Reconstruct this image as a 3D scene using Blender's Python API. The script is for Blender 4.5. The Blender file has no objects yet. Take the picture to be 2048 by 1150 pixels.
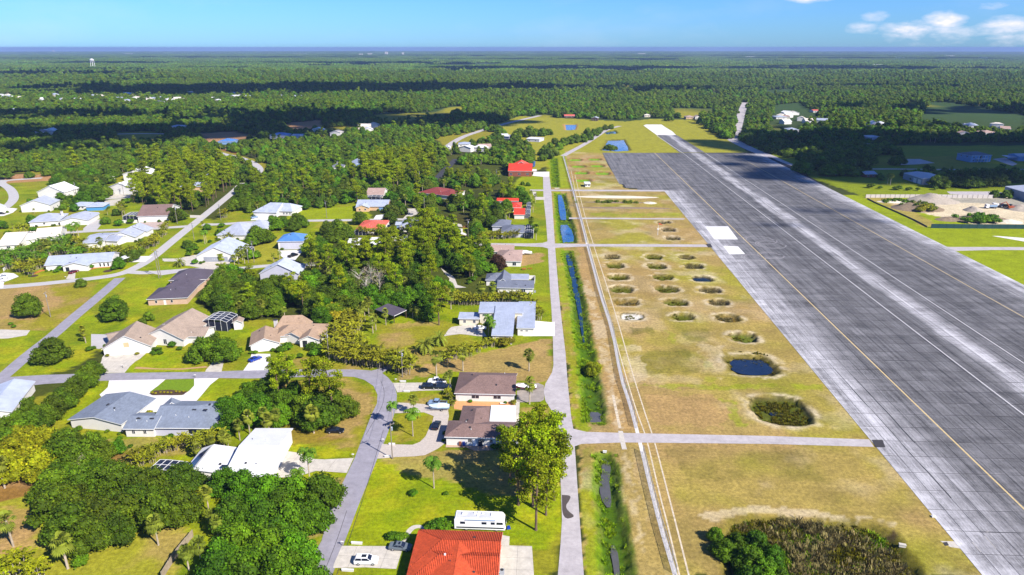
import bpy, math, random
import numpy as np
from mathutils import Vector, Matrix
R = math.radians
scene = bpy.context.scene
COL = scene.collection

# ---------------------------------------------------------------- camera
CAM_H = 100.0                     # a drone at about 330 feet
cam_d = bpy.data.cameras.new('drone_camera')
cam = bpy.data.objects.new('drone_camera', cam_d)
COL.objects.link(cam)
cam.location = (0, 0, CAM_H)
cam.rotation_euler = (R(90 - 19.374), 0, R(2.65))
cam_d.sensor_width = 36.0
cam_d.lens = 36.0 * 1365.0 / 2048.0
cam_d.clip_start = 1.0
cam_d.clip_end = 120000.0
scene.camera = cam

# ---------------------------------------------------------------- sky, sun, exposure
SUN_EL, SUN_AZ = 40.0, 127.9      # azimuth clockwise from +Y (the runway)
SUN_DIR = Vector((math.sin(R(SUN_AZ)) * math.cos(R(SUN_EL)), math.cos(R(SUN_AZ)) * math.cos(R(SUN_EL)), math.sin(R(SUN_EL))))
world = bpy.data.worlds.new('World')
scene.world = world
world.use_nodes = True
wt = world.node_tree
wt.nodes.clear()
def wn(kind, **kw):
    n = wt.nodes.new(kind)
    for k, v in kw.items(): setattr(n, k, v)
    return n
sky = wn('ShaderNodeTexSky', sky_type='NISHITA', sun_disc=False, sun_elevation=R(SUN_EL), sun_rotation=R(SUN_AZ),
         altitude=50.0, air_density=1.0, dust_density=0.25, ozone_density=3.0)
hs = wn('ShaderNodeHueSaturation')
hs.inputs['Saturation'].default_value = 1.0
hs.inputs['Value'].default_value = 1.0
wt.links.new(sky.outputs[0], hs.inputs['Color'])
tc = wn('ShaderNodeTexCoord')
vm = wn('ShaderNodeVectorMath', operation='MULTIPLY')
vm.inputs[1].default_value = (1, 1, 2.6)
wt.links.new(tc.outputs['Generated'], vm.inputs[0])
def wnoise(scale, detail, seed):
    n = wn('ShaderNodeTexNoise', noise_dimensions='4D')
    n.inputs['Scale'].default_value = scale
    n.inputs['Detail'].default_value = detail
    n.inputs['Roughness'].default_value = 0.58
    n.inputs['W'].default_value = seed
    wt.links.new(vm.outputs[0], n.inputs['Vector'])
    return n.outputs[0]
def wmath(op, a, b=None, clamp=False):
    n = wn('ShaderNodeMath', operation=op, use_clamp=clamp)
    for i, x in enumerate((a, b)):
        if x is None: continue
        if isinstance(x, (int, float)): n.inputs[i].default_value = x
        else: wt.links.new(x, n.inputs[i])
    return n.outputs[0]
# fair-weather cumulus low over the horizon: (azimuth, elevation, half width, half height, strength), in degrees
# around the whole horizon, of which the first few are those seen
puffs = [(30.6, 1.75, 1.5, 0.65, 1.0), (28.6, 1.15, 2.1, 0.75, .95), (25.6, 1.3, 1.4, 0.6, .62), (30.0, .9, 4.6, 0.9, .66), (34.0, 1.25, 1.9, 0.75, .95), (36.6, 1.15, 1.9, 0.8, 1.0), (35.5, .8, 4.0, 1.0, .66), (37.2, 3.1, 1.6, .5, .66), (33.0, 2.6, 1.5, .4, .5), (21.9, 3.55, 2.2, 0.6, 1.0), (37.5, 3.0, 1.2, .4, .6),
         (26.5, 2.0, 1.5, 0.6, .55), (-31.3, 1.9, 1.0, 0.5, .35), (-40.0, 1.6, 1.6, 0.9, .55), (-41.5, 3.0, 2.0, 1.0, .4), (39.5, 3.5, 3, 0.9, .6)]
prng = random.Random(4)
for k in range(26):
    puffs.append((46 + k * 10.3 + prng.uniform(-3, 3), prng.uniform(1.5, 6), prng.uniform(1.5, 3.5), prng.uniform(.6, 1.2), .9))
cover = None
for az, el, hw, hh, s in puffs:
    a = R(az - 2.65)
    c = (math.sin(a) * math.cos(R(el)), math.cos(a) * math.cos(R(el)), math.sin(R(el)))
    k = 1.0 / math.radians(hw)
    sub = wn('ShaderNodeVectorMath', operation='SUBTRACT')
    wt.links.new(tc.outputs['Generated'], sub.inputs[0])
    sub.inputs[1].default_value = c
    sc_ = wn('ShaderNodeVectorMath', operation='MULTIPLY')
    wt.links.new(sub.outputs[0], sc_.inputs[0])
    sc_.inputs[1].default_value = (k, k, 1.0 / math.radians(hh))
    ln = wn('ShaderNodeVectorMath', operation='LENGTH')
    wt.links.new(sc_.outputs[0], ln.inputs[0])
    d = wmath('MULTIPLY', wmath('SUBTRACT', 1.35, ln.outputs['Value'], True), s)
    cover = d if cover is None else wmath('MAXIMUM', cover, d)
n1 = wnoise(42.0, 6.0, 1.7)
fluff = wmath('MULTIPLY', wmath('SUBTRACT', n1, 0.42), 2.6)
amt = wmath('MULTIPLY', wmath('ADD', wmath('MULTIPLY', fluff, cover), wmath('MULTIPLY', wmath('SUBTRACT', cover, .44), .9)), 1.0, True)
veil = wmath('MULTIPLY', wmath('SUBTRACT', wnoise(5.0, 5.0, 8.1), 0.52), 0.5, True)
amt = wmath('MAXIMUM', amt, veil)
cm = wn('ShaderNodeMixRGB')
wt.links.new(amt, cm.inputs[0])
tint = wn('ShaderNodeMixRGB', blend_type='MULTIPLY')
tint.inputs[0].default_value = 1.0
tint.inputs[2].default_value = (.29, .575, 1.12, 1)
wt.links.new(hs.outputs[0], tint.inputs[1])
wt.links.new(tint.outputs[0], cm.inputs[1])
cm.inputs[2].default_value = (6.6, 6.4, 7.0, 1)
bg = wn('ShaderNodeBackground')
bg.inputs['Strength'].default_value = 0.08
wt.links.new(cm.outputs[0], bg.inputs['Color'])
wo = wn('ShaderNodeOutputWorld')
wt.links.new(bg.outputs[0], wo.inputs['Surface'])

sun_d = bpy.data.lights.new('sun', 'SUN')
sun_d.energy = 5.0
sun_d.angle = R(0.53)
sun_d.color = (1.0, 0.94, 0.84)
sun = bpy.data.objects.new('sun', sun_d)
COL.objects.link(sun)
sun.rotation_euler = (-SUN_DIR).to_track_quat('-Z', 'Y').to_euler()
sun.location = SUN_DIR * 500
vs = scene.view_settings
vs.view_transform = 'Standard'
vs.look = 'None'
vs.gamma = 1.0
vs.use_curve_mapping = False
vs.exposure = 1.02
scene.cycles.use_denoising = True
scene.cycles.max_bounces = 6
scene.cycles.diffuse_bounces = 3
scene.cycles.glossy_bounces = 2
scene.cycles.transparent_max_bounces = 8
scene.cycles.volume_bounces = 0
scene.cycles.use_adaptive_sampling = True

# ---------------------------------------------------------------- materials
def lin(r, g, b):                 # sRGB 0-255 -> linear
    return tuple(((c / 255 / 12.92) if c < 10.3 else ((c / 255 + .055) / 1.055) ** 2.4) for c in (r, g, b))
MATS = {}
def material(name, color, rough=.85, var=.18, scale=.6, metal=0.0, bump=0.0, bscale=8.0, spec=.3, attr=None, objvar=0.0, stretch=None, translucent=0.0, alpha=1.0):
    """Principled surface whose colour drifts with two octaves of world-space noise; ATTR names a colour attribute that multiplies it."""
    if name in MATS: return MATS[name]
    m = bpy.data.materials.new(name)
    m.use_nodes = True
    t = m.node_tree
    N, L = t.nodes, t.links
    p = N['Principled BSDF']
    p.inputs['Roughness'].default_value = rough
    p.inputs['Metallic'].default_value = metal
    p.inputs['Specular IOR Level'].default_value = spec
    geo = N.new('ShaderNodeNewGeometry')
    src = geo.outputs['Position']
    if stretch:
        v = N.new('ShaderNodeVectorMath'); v.operation = 'MULTIPLY'
        v.inputs[1].default_value = stretch
        L.new(src, v.inputs[0]); src = v.outputs[0]
    n1 = N.new('ShaderNodeTexNoise')
    n1.inputs['Scale'].default_value = scale
    n1.inputs['Detail'].default_value = 5.0
    n1.inputs['Roughness'].default_value = .65
    L.new(src, n1.inputs['Vector'])
    mr = N.new('ShaderNodeMapRange')
    mr.inputs[1].default_value = .3; mr.inputs[2].default_value = .7
    mr.inputs[3].default_value = 1 - var; mr.inputs[4].default_value = 1 + var
    L.new(n1.outputs[0], mr.inputs[0])
    mul = N.new('ShaderNodeMixRGB'); mul.blend_type = 'MULTIPLY'; mul.inputs[0].default_value = 1.0
    mul.inputs[1].default_value = (*color, 1)
    L.new(mr.outputs[0], mul.inputs[2])
    out = mul.outputs[0]
    if attr:
        a = N.new('ShaderNodeAttribute'); a.attribute_name = attr
        m2 = N.new('ShaderNodeMixRGB'); m2.blend_type = 'MULTIPLY'; m2.inputs[0].default_value = 1.0
        L.new(out, m2.inputs[1]); L.new(a.outputs['Color'], m2.inputs[2]); out = m2.outputs[0]
    if objvar:
        oi = N.new('ShaderNodeObjectInfo')
        h = N.new('ShaderNodeHueSaturation')
        f1 = N.new('ShaderNodeMapRange'); f1.inputs[3].default_value = .5 - objvar * .034; f1.inputs[4].default_value = .5 + objvar * .02
        f2 = N.new('ShaderNodeMapRange'); f2.inputs[3].default_value = 1 - objvar * .55; f2.inputs[4].default_value = 1 + objvar * .55
        w = N.new('ShaderNodeMath'); w.operation = 'FRACT'
        w2 = N.new('ShaderNodeMath'); w2.operation = 'MULTIPLY'; w2.inputs[1].default_value = 7.31
        L.new(oi.outputs['Random'], f1.inputs[0]); L.new(oi.outputs['Random'], w2.inputs[0]); L.new(w2.outputs[0], w.inputs[0]); L.new(w.outputs[0], f2.inputs[0])
        L.new(f1.outputs[0], h.inputs['Hue']); L.new(f2.outputs[0], h.inputs['Value'])
        L.new(out, h.inputs['Color']); out = h.outputs[0]
    L.new(out, p.inputs['Base Color'])
    if bump:
        n2 = N.new('ShaderNodeTexNoise'); n2.inputs['Scale'].default_value = bscale; n2.inputs['Detail'].default_value = 4.0
        L.new(src, n2.inputs['Vector'])
        b = N.new('ShaderNodeBump'); b.inputs['Strength'].default_value = bump; b.inputs['Distance'].default_value = .1
        L.new(n2.outputs[0], b.inputs['Height']); L.new(b.outputs[0], p.inputs['Normal'])
    if translucent:
        tr = N.new('ShaderNodeBsdfTranslucent'); mx = N.new('ShaderNodeMixShader'); mx.inputs[0].default_value = translucent
        L.new(out, tr.inputs[0]); L.new(p.outputs[0], mx.inputs[1]); L.new(tr.outputs[0], mx.inputs[2])
        L.new(mx.outputs[0], N['Material Output'].inputs['Surface'])
    MATS[name] = m
    return m

# ---------------------------------------------------------------- mesh helpers
class MB:
    """Collects faces (with material slots) and links them as one mesh object."""
    def __init__(s): s.v, s.f, s.m = [], [], []
    def face(s, pts, mi=0):
        i = len(s.v); s.v += [tuple(p) for p in pts]; s.f.append(tuple(range(i, i + len(pts)))); s.m.append(mi)
    def box(s, c, size, rz=0.0, mi=0, bottom=True, taper=1.0):
        x, y, z = size[0] / 2, size[1] / 2, size[2] / 2
        co, si = math.cos(rz), math.sin(rz)
        p = []
        for k, t in ((-z, 1.0), (z, taper)):
            for a, b in ((-x, -y), (x, -y), (x, y), (-x, y)):
                p.append((c[0] + a * t * co - b * t * si, c[1] + a * t * si + b * t * co, c[2] + k))
        i = len(s.v); s.v += p
        fs = [(4, 5, 6, 7), (0, 1, 5, 4), (1, 2, 6, 5), (2, 3, 7, 6), (3, 0, 4, 7)] + ([(3, 2, 1, 0)] if bottom else [])
        for q in fs: s.f.append(tuple(i + k for k in q)); s.m.append(mi)
    def tube(s, pts, rads, n=6, mi=0, cap=True):
        rings = []
        for k, p in enumerate(pts):
            p = Vector(p)
            d = (Vector(pts[min(k + 1, len(pts) - 1)]) - Vector(pts[max(k - 1, 0)])).normalized()
            u = d.orthogonal().normalized() if abs(d.z) < .99 else Vector((1, 0, 0))
            w = d.cross(u).normalized(); u = w.cross(d)
            i = len(s.v)
            for a in range(n):
                q = p + (u * math.cos(2 * math.pi * a / n) + w * math.sin(2 * math.pi * a / n)) * rads[k]
                s.v.append(tuple(q))
            rings.append(i)
        for a, b in zip(rings, rings[1:]):
            for k in range(n): s.f.append((a + k, a + (k + 1) % n, b + (k + 1) % n, b + k)); s.m.append(mi)
        if cap: s.f.append(tuple(rings[-1] + k for k in range(n))); s.m.append(mi)
    def sheet(s, pts, z, mi=0): s.face([(p[0], p[1], z) for p in pts], mi)
    def mesh(s, name, mats):
        me = bpy.data.meshes.new(name)
        me.from_pydata(s.v, [], s.f)
        for m in (mats if isinstance(mats, (list, tuple)) else [mats]): me.materials.append(m)
        if any(s.m): me.polygons.foreach_set('material_index', s.m)
        return me
    def build(s, name, mats, parent=None, **props):
        return put(name, s.mesh(name, mats), parent, **props)
def put(name, data, parent=None, loc=None, rz=0.0, **props):
    o = bpy.data.objects.new(name, data)
    COL.objects.link(o)
    if parent is not None: o.parent = parent
    if loc is not None: o.location = loc
    if rz: o.rotation_euler = (0, 0, rz)
    for k, v in props.items(): o[k] = v
    return o
def thing(name, label, cat, loc=(0, 0, 0), rz=0.0, group=None):
    o = put(name, None, None, loc, rz, label=label, category=cat)
    if group: o['group'] = group
    return o
def copy_tree(o, parent=None):
    c = o.copy(); COL.objects.link(c); c.parent = parent
    for ch in list(o.children): copy_tree(ch, c)
    return c
def np_mesh(name, verts, quads, mats, attrs=None, smooth=False):
    """Fast mesh from arrays: VERTS (n,3), QUADS (m,k) of one face size."""
    me = bpy.data.meshes.new(name)
    verts = np.asarray(verts, np.float32); quads = np.asarray(quads, np.int32)
    me.vertices.add(len(verts)); me.vertices.foreach_set('co', verts.ravel())
    m, k = quads.shape
    me.loops.add(m * k); me.loops.foreach_set('vertex_index', quads.ravel())
    me.polygons.add(m); me.polygons.foreach_set('loop_start', np.arange(0, m * k, k, dtype=np.int32))
    me.polygons.foreach_set('loop_total', np.full(m, k, np.int32))
    if smooth: me.polygons.foreach_set('use_smooth', np.ones(m, bool))
    for mt in (mats if isinstance(mats, (list, tuple)) else [mats]): me.materials.append(mt)
    for an, col in (attrs or {}).items():
        a = me.color_attributes.new(an, 'FLOAT_COLOR', 'POINT')
        c4 = np.ones((len(verts), 4), np.float32); c4[:, :3] = col
        a.data.foreach_set('color', c4.ravel())
    me.update(); me.validate()
    return me
def vnoise(x, y, seed=0):
    """Smooth value noise on arrays."""
    def h(i, j):
        n = (i * 374761393 + j * 668265263 + seed * 974634757) & 0x7fffffff
        n = ((n ^ (n >> 13)) * 1274126177) & 0x7fffffff
        return ((n ^ (n >> 16)) & 0xffff) / 65535.0
    xi = np.floor(x).astype(np.int64); yi = np.floor(y).astype(np.int64)
    fx = x - xi; fy = y - yi
    fx = fx * fx * (3 - 2 * fx); fy = fy * fy * (3 - 2 * fy)
    return (h(xi, yi) * (1 - fx) + h(xi + 1, yi) * fx) * (1 - fy) + (h(xi, yi + 1) * (1 - fx) + h(xi + 1, yi + 1) * fx) * fy
def fbm(x, y, seed=0, o=4):
    s, a, t = 0, .5, 0
    for k in range(o):
        s = s + a * vnoise(x * 2 ** k, y * 2 ** k, seed + k); t += a; a *= .55
    return s / t
def inside(poly, x, y):
    r = np.zeros(x.shape, bool)
    n = len(poly)
    for i in range(n):
        x1, y1 = poly[i]; x2, y2 = poly[(i + 1) % n]
        if y1 == y2: continue
        c = ((y1 > y) != (y2 > y)) & (x < (x2 - x1) * (y - y1) / (y2 - y1) + x1)
        r ^= c
    return r
def ribbon(pts, w):
    """Left and right edges of a strip of width W (number or list) along PTS."""
    L_, R_ = [], []
    for i, p in enumerate(pts):
        a = pts[max(i - 1, 0)]; b = pts[min(i + 1, len(pts) - 1)]
        d = Vector((b[0] - a[0], b[1] - a[1])).normalized()
        hw = (w[i] if isinstance(w, (list, tuple)) else w) / 2
        L_.append((p[0] - d.y * hw, p[1] + d.x * hw)); R_.append((p[0] + d.y * hw, p[1] - d.x * hw))
    return L_, R_
def smooth_line(pts, n=3):
    for _ in range(n):
        q = [pts[0]]
        for a, b in zip(pts, pts[1:]):
            q += [(a[0] * .75 + b[0] * .25, a[1] * .75 + b[1] * .25), (a[0] * .25 + b[0] * .75, a[1] * .25 + b[1] * .75)]
        pts = q + [pts[-1]]
    return pts
def drop(x, y):                   # the earth's curve, far out
    d = max(0.0, math.hypot(x, y) - 3000.0)
    return -d * d / (2 * 6371000.0)
# ---------------------------------------------------------------- ground: one graded sheet out to the horizon
K_ALB = 0.60
def alb(r, g, b, k=1.0): return tuple(c * K_ALB * k for c in lin(r, g, b))
LAWN = alb(164, 178, 16, .80); LAWN2 = alb(148, 162, 20, .78); DRYLAWN = alb(158, 150, 40, .9); DRY = alb(178, 154, 88, .93); TAN = alb(184, 150, 98, .95)
SAND = alb(222, 205, 172); DIRT = alb(150, 98, 58, .9); FLOOR = alb(74, 82, 30, .8); YFIELD = alb(166, 162, 46, .92); DITCH = alb(112, 152, 8, .72)
REED = alb(96, 104, 12, .8); REDSAND = alb(186, 140, 96); FARGREEN = alb(72, 98, 48, .8); MULCH = alb(120, 66, 34); VERGE = alb(154, 168, 14, .9)
def axis(parts):
    out = [parts[0][0]]
    for a, b, st in parts:
        n = max(1, int(round((b - a) / st)))
        out += [a + (b - a) * (k + 1) / n for k in range(n)]
    return out
def grow(a, sgn, st, ratio, lim):
    out, x = [], a
    while abs(x) < lim:
        x += sgn * st; st *= ratio; out.append(x)
    return out
gx = axis([(-340, 8, 1.6), (8, 120, .75), (120, 320, 2.2)])
gx = list(reversed(grow(gx[0], -1, 3, 1.10, 30000))) + gx + grow(gx[-1], 1, 3, 1.10, 30000)
gy = axis([(84, 360, .9), (360, 720, 1.8), (720, 1500, 7)])
gy = list(reversed(grow(84, -1, 4, 1.5, 3000))) + gy + grow(1500, 1, 9, 1.09, 30000)
GX, GY = np.meshgrid(np.array(gx), np.array(gy))
px_, py_ = GX.ravel(), GY.ravel()
NG = len(px_)
jx = px_ + (vnoise(px_ * .55, py_ * .55, 5) - .5) * 2.2 + (vnoise(px_ * .16, py_ * .16, 15) - .5) * 2.0
jy = py_ + (vnoise(px_ * .55, py_ * .55, 6) - .5) * 2.2 + (vnoise(px_ * .16, py_ * .16, 16) - .5) * 2.0
gcol = np.zeros((NG, 3)); gcol[:] = FLOOR
far_ = np.clip((np.hypot(px_, py_) - 700) / 600, 0, 1)[:, None]
gcol = gcol * (1 - far_) + np.array(FARGREEN) * far_
gz = np.zeros(NG)
def paint(poly, col, amount=1.0, patch=None, jitter=True):
    x, y = (jx, jy) if jitter else (px_, py_)
    xs = [p[0] for p in poly]; ys = [p[1] for p in poly]
    i = np.where((x > min(xs)) & (x < max(xs)) & (y > min(ys)) & (y < max(ys)))[0]
    if not len(i): return
    i = i[inside(poly, x[i], y[i])]
    a = np.full(len(i), amount)
    if patch: a = a * np.clip((fbm(px_[i] / patch[0], py_[i] / patch[0], patch[2]) - patch[1]) * 6 + .5, 0, 1)
    gcol[i] = gcol[i] * (1 - a[:, None]) + np.array(col) * a[:, None]
def paint_line(line, w, col, amount=1.0, patch=None):
    for a, b in zip(line, line[1:]):
        L_, R_ = ribbon([a, b], w); paint([L_[0], L_[1], R_[1], R_[0]], col, amount, patch)
# glades in the far woods
def glade(x, y): return vnoise(x / 75.0 + 31, y / 135.0 + 7, 201)
gl = (np.clip((.15 - glade(px_, py_)) * 16, 0, 1) * np.clip((np.hypot(px_, py_) - 760) / 60, 0, 1))[:, None]
gcol = gcol * (1 - gl) + (np.array(DRYLAWN) * .6 + np.array(YFIELD) * .4) * gl
# suburb, fields, clearings
paint([(-408.73, 462.86), (-422.35, 571.96), (-368.3, 601.13), (-273.67, 605.51), (-217.94, 493.46), (-174.54, 610.09), (-11.49, 578.44), (4.43, 544.41), (5.5, 295.25), (5.31, 218.83), (4.23, 163.11), (5.84, 144.65), (5.25, 124.15), (2.52, 109.09), (-49.26, 101.47), (-122.08, 98.1)], LAWN2)
paint([(5.33, 728.94), (58.85, 695.21), (61.13, 510.18), (90.44, 507.73), (93, 113.27), (9.16, 110.76), (9.59, 160.84), (5.29, 344.16)], DRY)
paint([(-73.22, 939.39), (-37.77, 1083.8), (23.43, 1054.84), (115.41, 1007.59), (156.41, 1045.77), (223.65, 1034.07), (219.03, 878.13), (206.9, 702.07), (25.77, 680.15), (5.69, 618.44), (-10.64, 578.48), (-9.21, 713.36), (-56.06, 881.62)], YFIELD)
paint([(198.7, 494.48), (198.21, 335.25), (196.43, 277.94), (270.78, 275.47), (463.67, 498.07)], VERGE)
paint([(223.74, 762.55), (212.99, 588.83), (227.41, 495.81), (432.68, 501.8), (658.16, 782.66), (371.99, 761.42), (298.81, 686.2)], LAWN2)
paint([(249.01, 629.7), (334.63, 633.66), (372.04, 579.46), (395.94, 580.57), (406.98, 597.81), (396.41, 690.72), (293.43, 673.15)], DRYLAWN, .7)
paint([(237.56, 475.93), (273.97, 491), (355.43, 494.77), (297.12, 407.44), (259.39, 406.9), (246.41, 431.82), (235.52, 454.03)], SAND)
paint([(269.54, 489.08), (353.08, 491.25), (335.34, 464.68), (305.77, 469.5), (278.87, 474.61)], alb(120, 128, 130), .6)
paint([(226.92, 490.55), (248.36, 488.1), (234.71, 410.63), (224.27, 400.51), (229.14, 440.69)], TAN, .6)
sub_ = [(-408.73, 462.86), (-422.35, 571.96), (-368.3, 601.13), (-273.67, 605.51), (-217.94, 493.46), (-174.54, 610.09), (-11.49, 578.44), (4.43, 544.41), (5.5, 295.25), (5.31, 218.83), (4.23, 163.11), (5.84, 144.65), (5.25, 124.15), (2.52, 109.09), (-49.26, 101.47), (-122.08, 98.1)]
paint(sub_, DRYLAWN, .75, (16, .50, 121)); paint(sub_, LAWN, .8, (9, .55, 123)); paint(sub_, alb(112, 142, 10, .8), .6, (7, .58, 125))
# clearings in the woods, upper left
for poly, c in (([(-417.8, 488.02), (-460.24, 540.94), (-429.87, 551.79), (-401.77, 567.83), (-381.95, 544.56), (-395.35, 521.57), (-416.84, 512.08)], REDSAND), ([(-476.44, 596.12), (-454.68, 632.29), (-396.93, 560.6), (-426.49, 547.19)], DRYLAWN), ([(-537.77, 843.1), (-499.9, 861.08), (-444.65, 811.69), (-441.52, 756.76), (-475.14, 755.2)], DRYLAWN),
                ([(-424.36, 832.69), (-392.11, 866.07), (-351.92, 815.99), (-338.88, 757.24), (-379.9, 759.61)], REDSAND), ([(-362.61, 971.64), (-327.7, 1008.55), (-291.34, 893.3), (-322.36, 869.3)], REDSAND), ([(-456.88, 657.81), (-408.27, 628.32), (-360.59, 587.87), (-360.93, 562.27), (-406.6, 599.35)], YFIELD),
                ([(-548.48, 670.57), (-530.9, 689.22), (-477.06, 650.29), (-479.29, 619.02), (-511.81, 623.52)], DRYLAWN), ([(-339.79, 698.06), (-316.56, 717.86), (-291.89, 665.44), (-301.39, 658.42)], DIRT), ([(-138.13, 835.79), (-70.46, 903.52), (-51.89, 815.41), (-97.02, 709.3)], DRYLAWN), ([(-306.46, 941.22), (-258.52, 969.68), (-233.59, 873.41), (-284.32, 871.06)], DRYLAWN),
                ([(-93.44, 613.85), (-34.86, 616.56), (-29.68, 560.87), (-73.82, 549.67)], LAWN), ([(-35.86, 560.58), (-0.83, 562.2), (-0.23, 507.34), (-28.67, 506.03)], LAWN), ([(-181.65, 644.93), (-167.2, 664.63), (-158.35, 627.96), (-173.78, 615.74)], DRYLAWN), ([(-67.47, 500.42), (-32.17, 502.06), (-35.16, 466.59), (-64.67, 465.22)], FLOOR),
                ([(-68.22, 419.98), (-43.61, 428.06), (-41.31, 389.39), (-63.37, 388.37)], DIRT), ([(-158.34, 429.91), (-104.59, 455.26), (-87.68, 405.79), (-134.81, 397.25), (-148.31, 367.38), (-161.34, 402.38)], LAWN), ([(-142.93, 403.24), (-97.46, 407.93), (-93.58, 390.56), (-136.52, 383.81)], YFIELD), ([(-159.01, 396.13), (-134.81, 397.25), (-133.41, 357.44), (-140.71, 347)], LAWN2),
                ([(-160.91, 356.16), (-148.31, 367.38), (-130.67, 320.03), (-143.9, 315.21)], YFIELD), ([(-61.3, 394.48), (-47.97, 383.24), (-49.52, 361.32), (-57.16, 366.21)], YFIELD), ([(-43.11, 365.8), (2.48, 374.36), (2.44, 355.61), (-42.19, 357.56)], LAWN), ([(-17.21, 348.82), (2.7, 349.74), (3.68, 295.17), (-2.77, 268.72), (-13.26, 268.23)], LAWN2), ([(-13.93, 334.14), (0.08, 339.3), (0.16, 321.88), (-10.64, 313.27)], TAN)):
    paint(poly, c, .95)
for poly, c in (([(-101.32, 667.68), (-64.1, 689.52), (-49.61, 663.61), (-86.68, 631.28)], DRYLAWN), ([(-274.05, 628.52), (-255.52, 617.66), (-227.86, 580.96), (-235.47, 556.03)], DRYLAWN), ([(-357.12, 712.17), (-326.26, 691.45), (-264.72, 628.95), (-262.41, 606.03), (-313.13, 651.42)], DRYLAWN), ([(-288.13, 700.45), (-275.34, 708.42), (-261.07, 683.87), (-274.77, 672.94)], YFIELD)): paint(poly, c, .9)
# woods floor among the houses
for poly in ([(-160.81, 284.04), (-134.24, 303.63), (-108.77, 369.21), (-78.4, 359.98), (-46.65, 372.09), (-22.16, 342.89), (-17.45, 268.04), (-38.42, 267.07), (-77.23, 253.69), (-93.77, 242.19), (-119.02, 241.02), (-140.44, 256.44)], [(-219.6, 608.01), (-45.36, 711.69), (-15.73, 578.24), (-38.57, 408.07), (-61.9, 360.75), (-83.9, 359.73), (-143.64, 496.9), (-161.34, 402.38), (-207.02, 458.64), (-234.52, 533.35)],
             [(-339.28, 551.22), (-264.66, 605.92), (-210.49, 458.48), (-201.24, 400.54), (-246.31, 425.84), (-283.4, 455.1)], [(-157.71, 169.28), (-153.22, 175.5), (-139.16, 204.03), (-154.32, 211.45), (-160.11, 184.86)], [(-65.46, 159.89), (-97.65, 178.07), (-102.06, 187.55), (-76.55, 192.15), (-66.23, 170.63)]):
    paint(poly, FLOOR, .9)
# bright mown lawns
for poly in ([(-44.12, 132.42), (-48.83, 152.1), (-38.38, 149.59), (-23.34, 153.28), (-8.96, 153.94), (5.77, 141.55), (5.36, 124.16), (2.58, 118.46), (-6.99, 118.79), (-19.33, 123.02), (-27.31, 124.31), (-28.81, 117.78), (-40.96, 116.91)], [(-68.87, 155.97), (-48.83, 152.1), (-49.84, 148.6), (-56.4, 148.75), (-62.01, 149.86)], [(-59.54, 142.68), (-48.38, 143.41), (-47.32, 130.41), (-46.85, 118.51), (-51.67, 107.94), (-60.5, 131.66)],
             [(-145.56, 211.85), (-129.81, 212.58), (-107.84, 207.46), (-109, 197.07), (-135.58, 195.11)], [(-122.46, 186.6), (-119.91, 190.84), (-110.31, 190.58), (-107.98, 184.61), (-112.09, 182.14)], [(-102.92, 176.29), (-104.41, 185.76), (-103.3, 191.95), (-91.3, 192.51), (-90.34, 175.36)], [(-137.09, 164.55), (-142.07, 185.69), (-136.82, 187.63), (-135.56, 184.32), (-133.15, 162)], [(-180.67, 202.1), (-181.85, 214.44), (-154.32, 211.45), (-154.49, 195.7), (-162.31, 192.42), (-171.21, 193.09)],
             [(-187.33, 194.18), (-206.71, 217.7), (-186.54, 219.53), (-181.85, 214.44), (-180.87, 198.99)], [(-97.49, 141.99), (-90.41, 153.75), (-83.47, 150.49), (-86.43, 140.38)], [(-188.74, 286.26), (-177.07, 301.64), (-160.28, 287.58), (-153.74, 261.73), (-157.88, 239.22), (-156.94, 215.59), (-161.77, 239.04)], [(-236.27, 295.07), (-241.91, 280.29), (-222.15, 295.72), (-229.64, 303.13), (-243.7, 298.56)], [(-215.14, 299.88), (-197.94, 316.91), (-195.78, 308.71), (-196.42, 293.16), (-207.13, 291.19)],
             [(-184.5, 297.47), (-183.3, 313.39), (-167.55, 302.08), (-175.08, 297.9)], [(-205.36, 320.87), (-207.53, 375.86), (-197.33, 334.78), (-195.78, 308.71)], [(-190.23, 321.57), (-190.13, 376.66), (-175.62, 377.34), (-179.03, 335.63), (-182.66, 321.92)], [(-226.49, 288.1), (-171.48, 238.59), (-177.9, 233.22), (-191.26, 232.6)], [(9.22, 344.34), (9.88, 168.09), (13.23, 165.6), (10.21, 219.06), (10.06, 295.46), (10.57, 346.29)], [(5.26, 714.03), (8.07, 513.54), (5.04, 513.4), (2.06, 579.07)],
             [(11.14, 156.76), (14.82, 158.62), (12.57, 110.92), (9.36, 110.77)]):
    paint(poly, LAWN, .85, (14, .36, 3)); paint(poly, alb(186, 178, 30, .88), .6, (5, .52, 131)); paint(poly, alb(128, 158, 6, .84), .6, (8, .56, 133))
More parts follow.
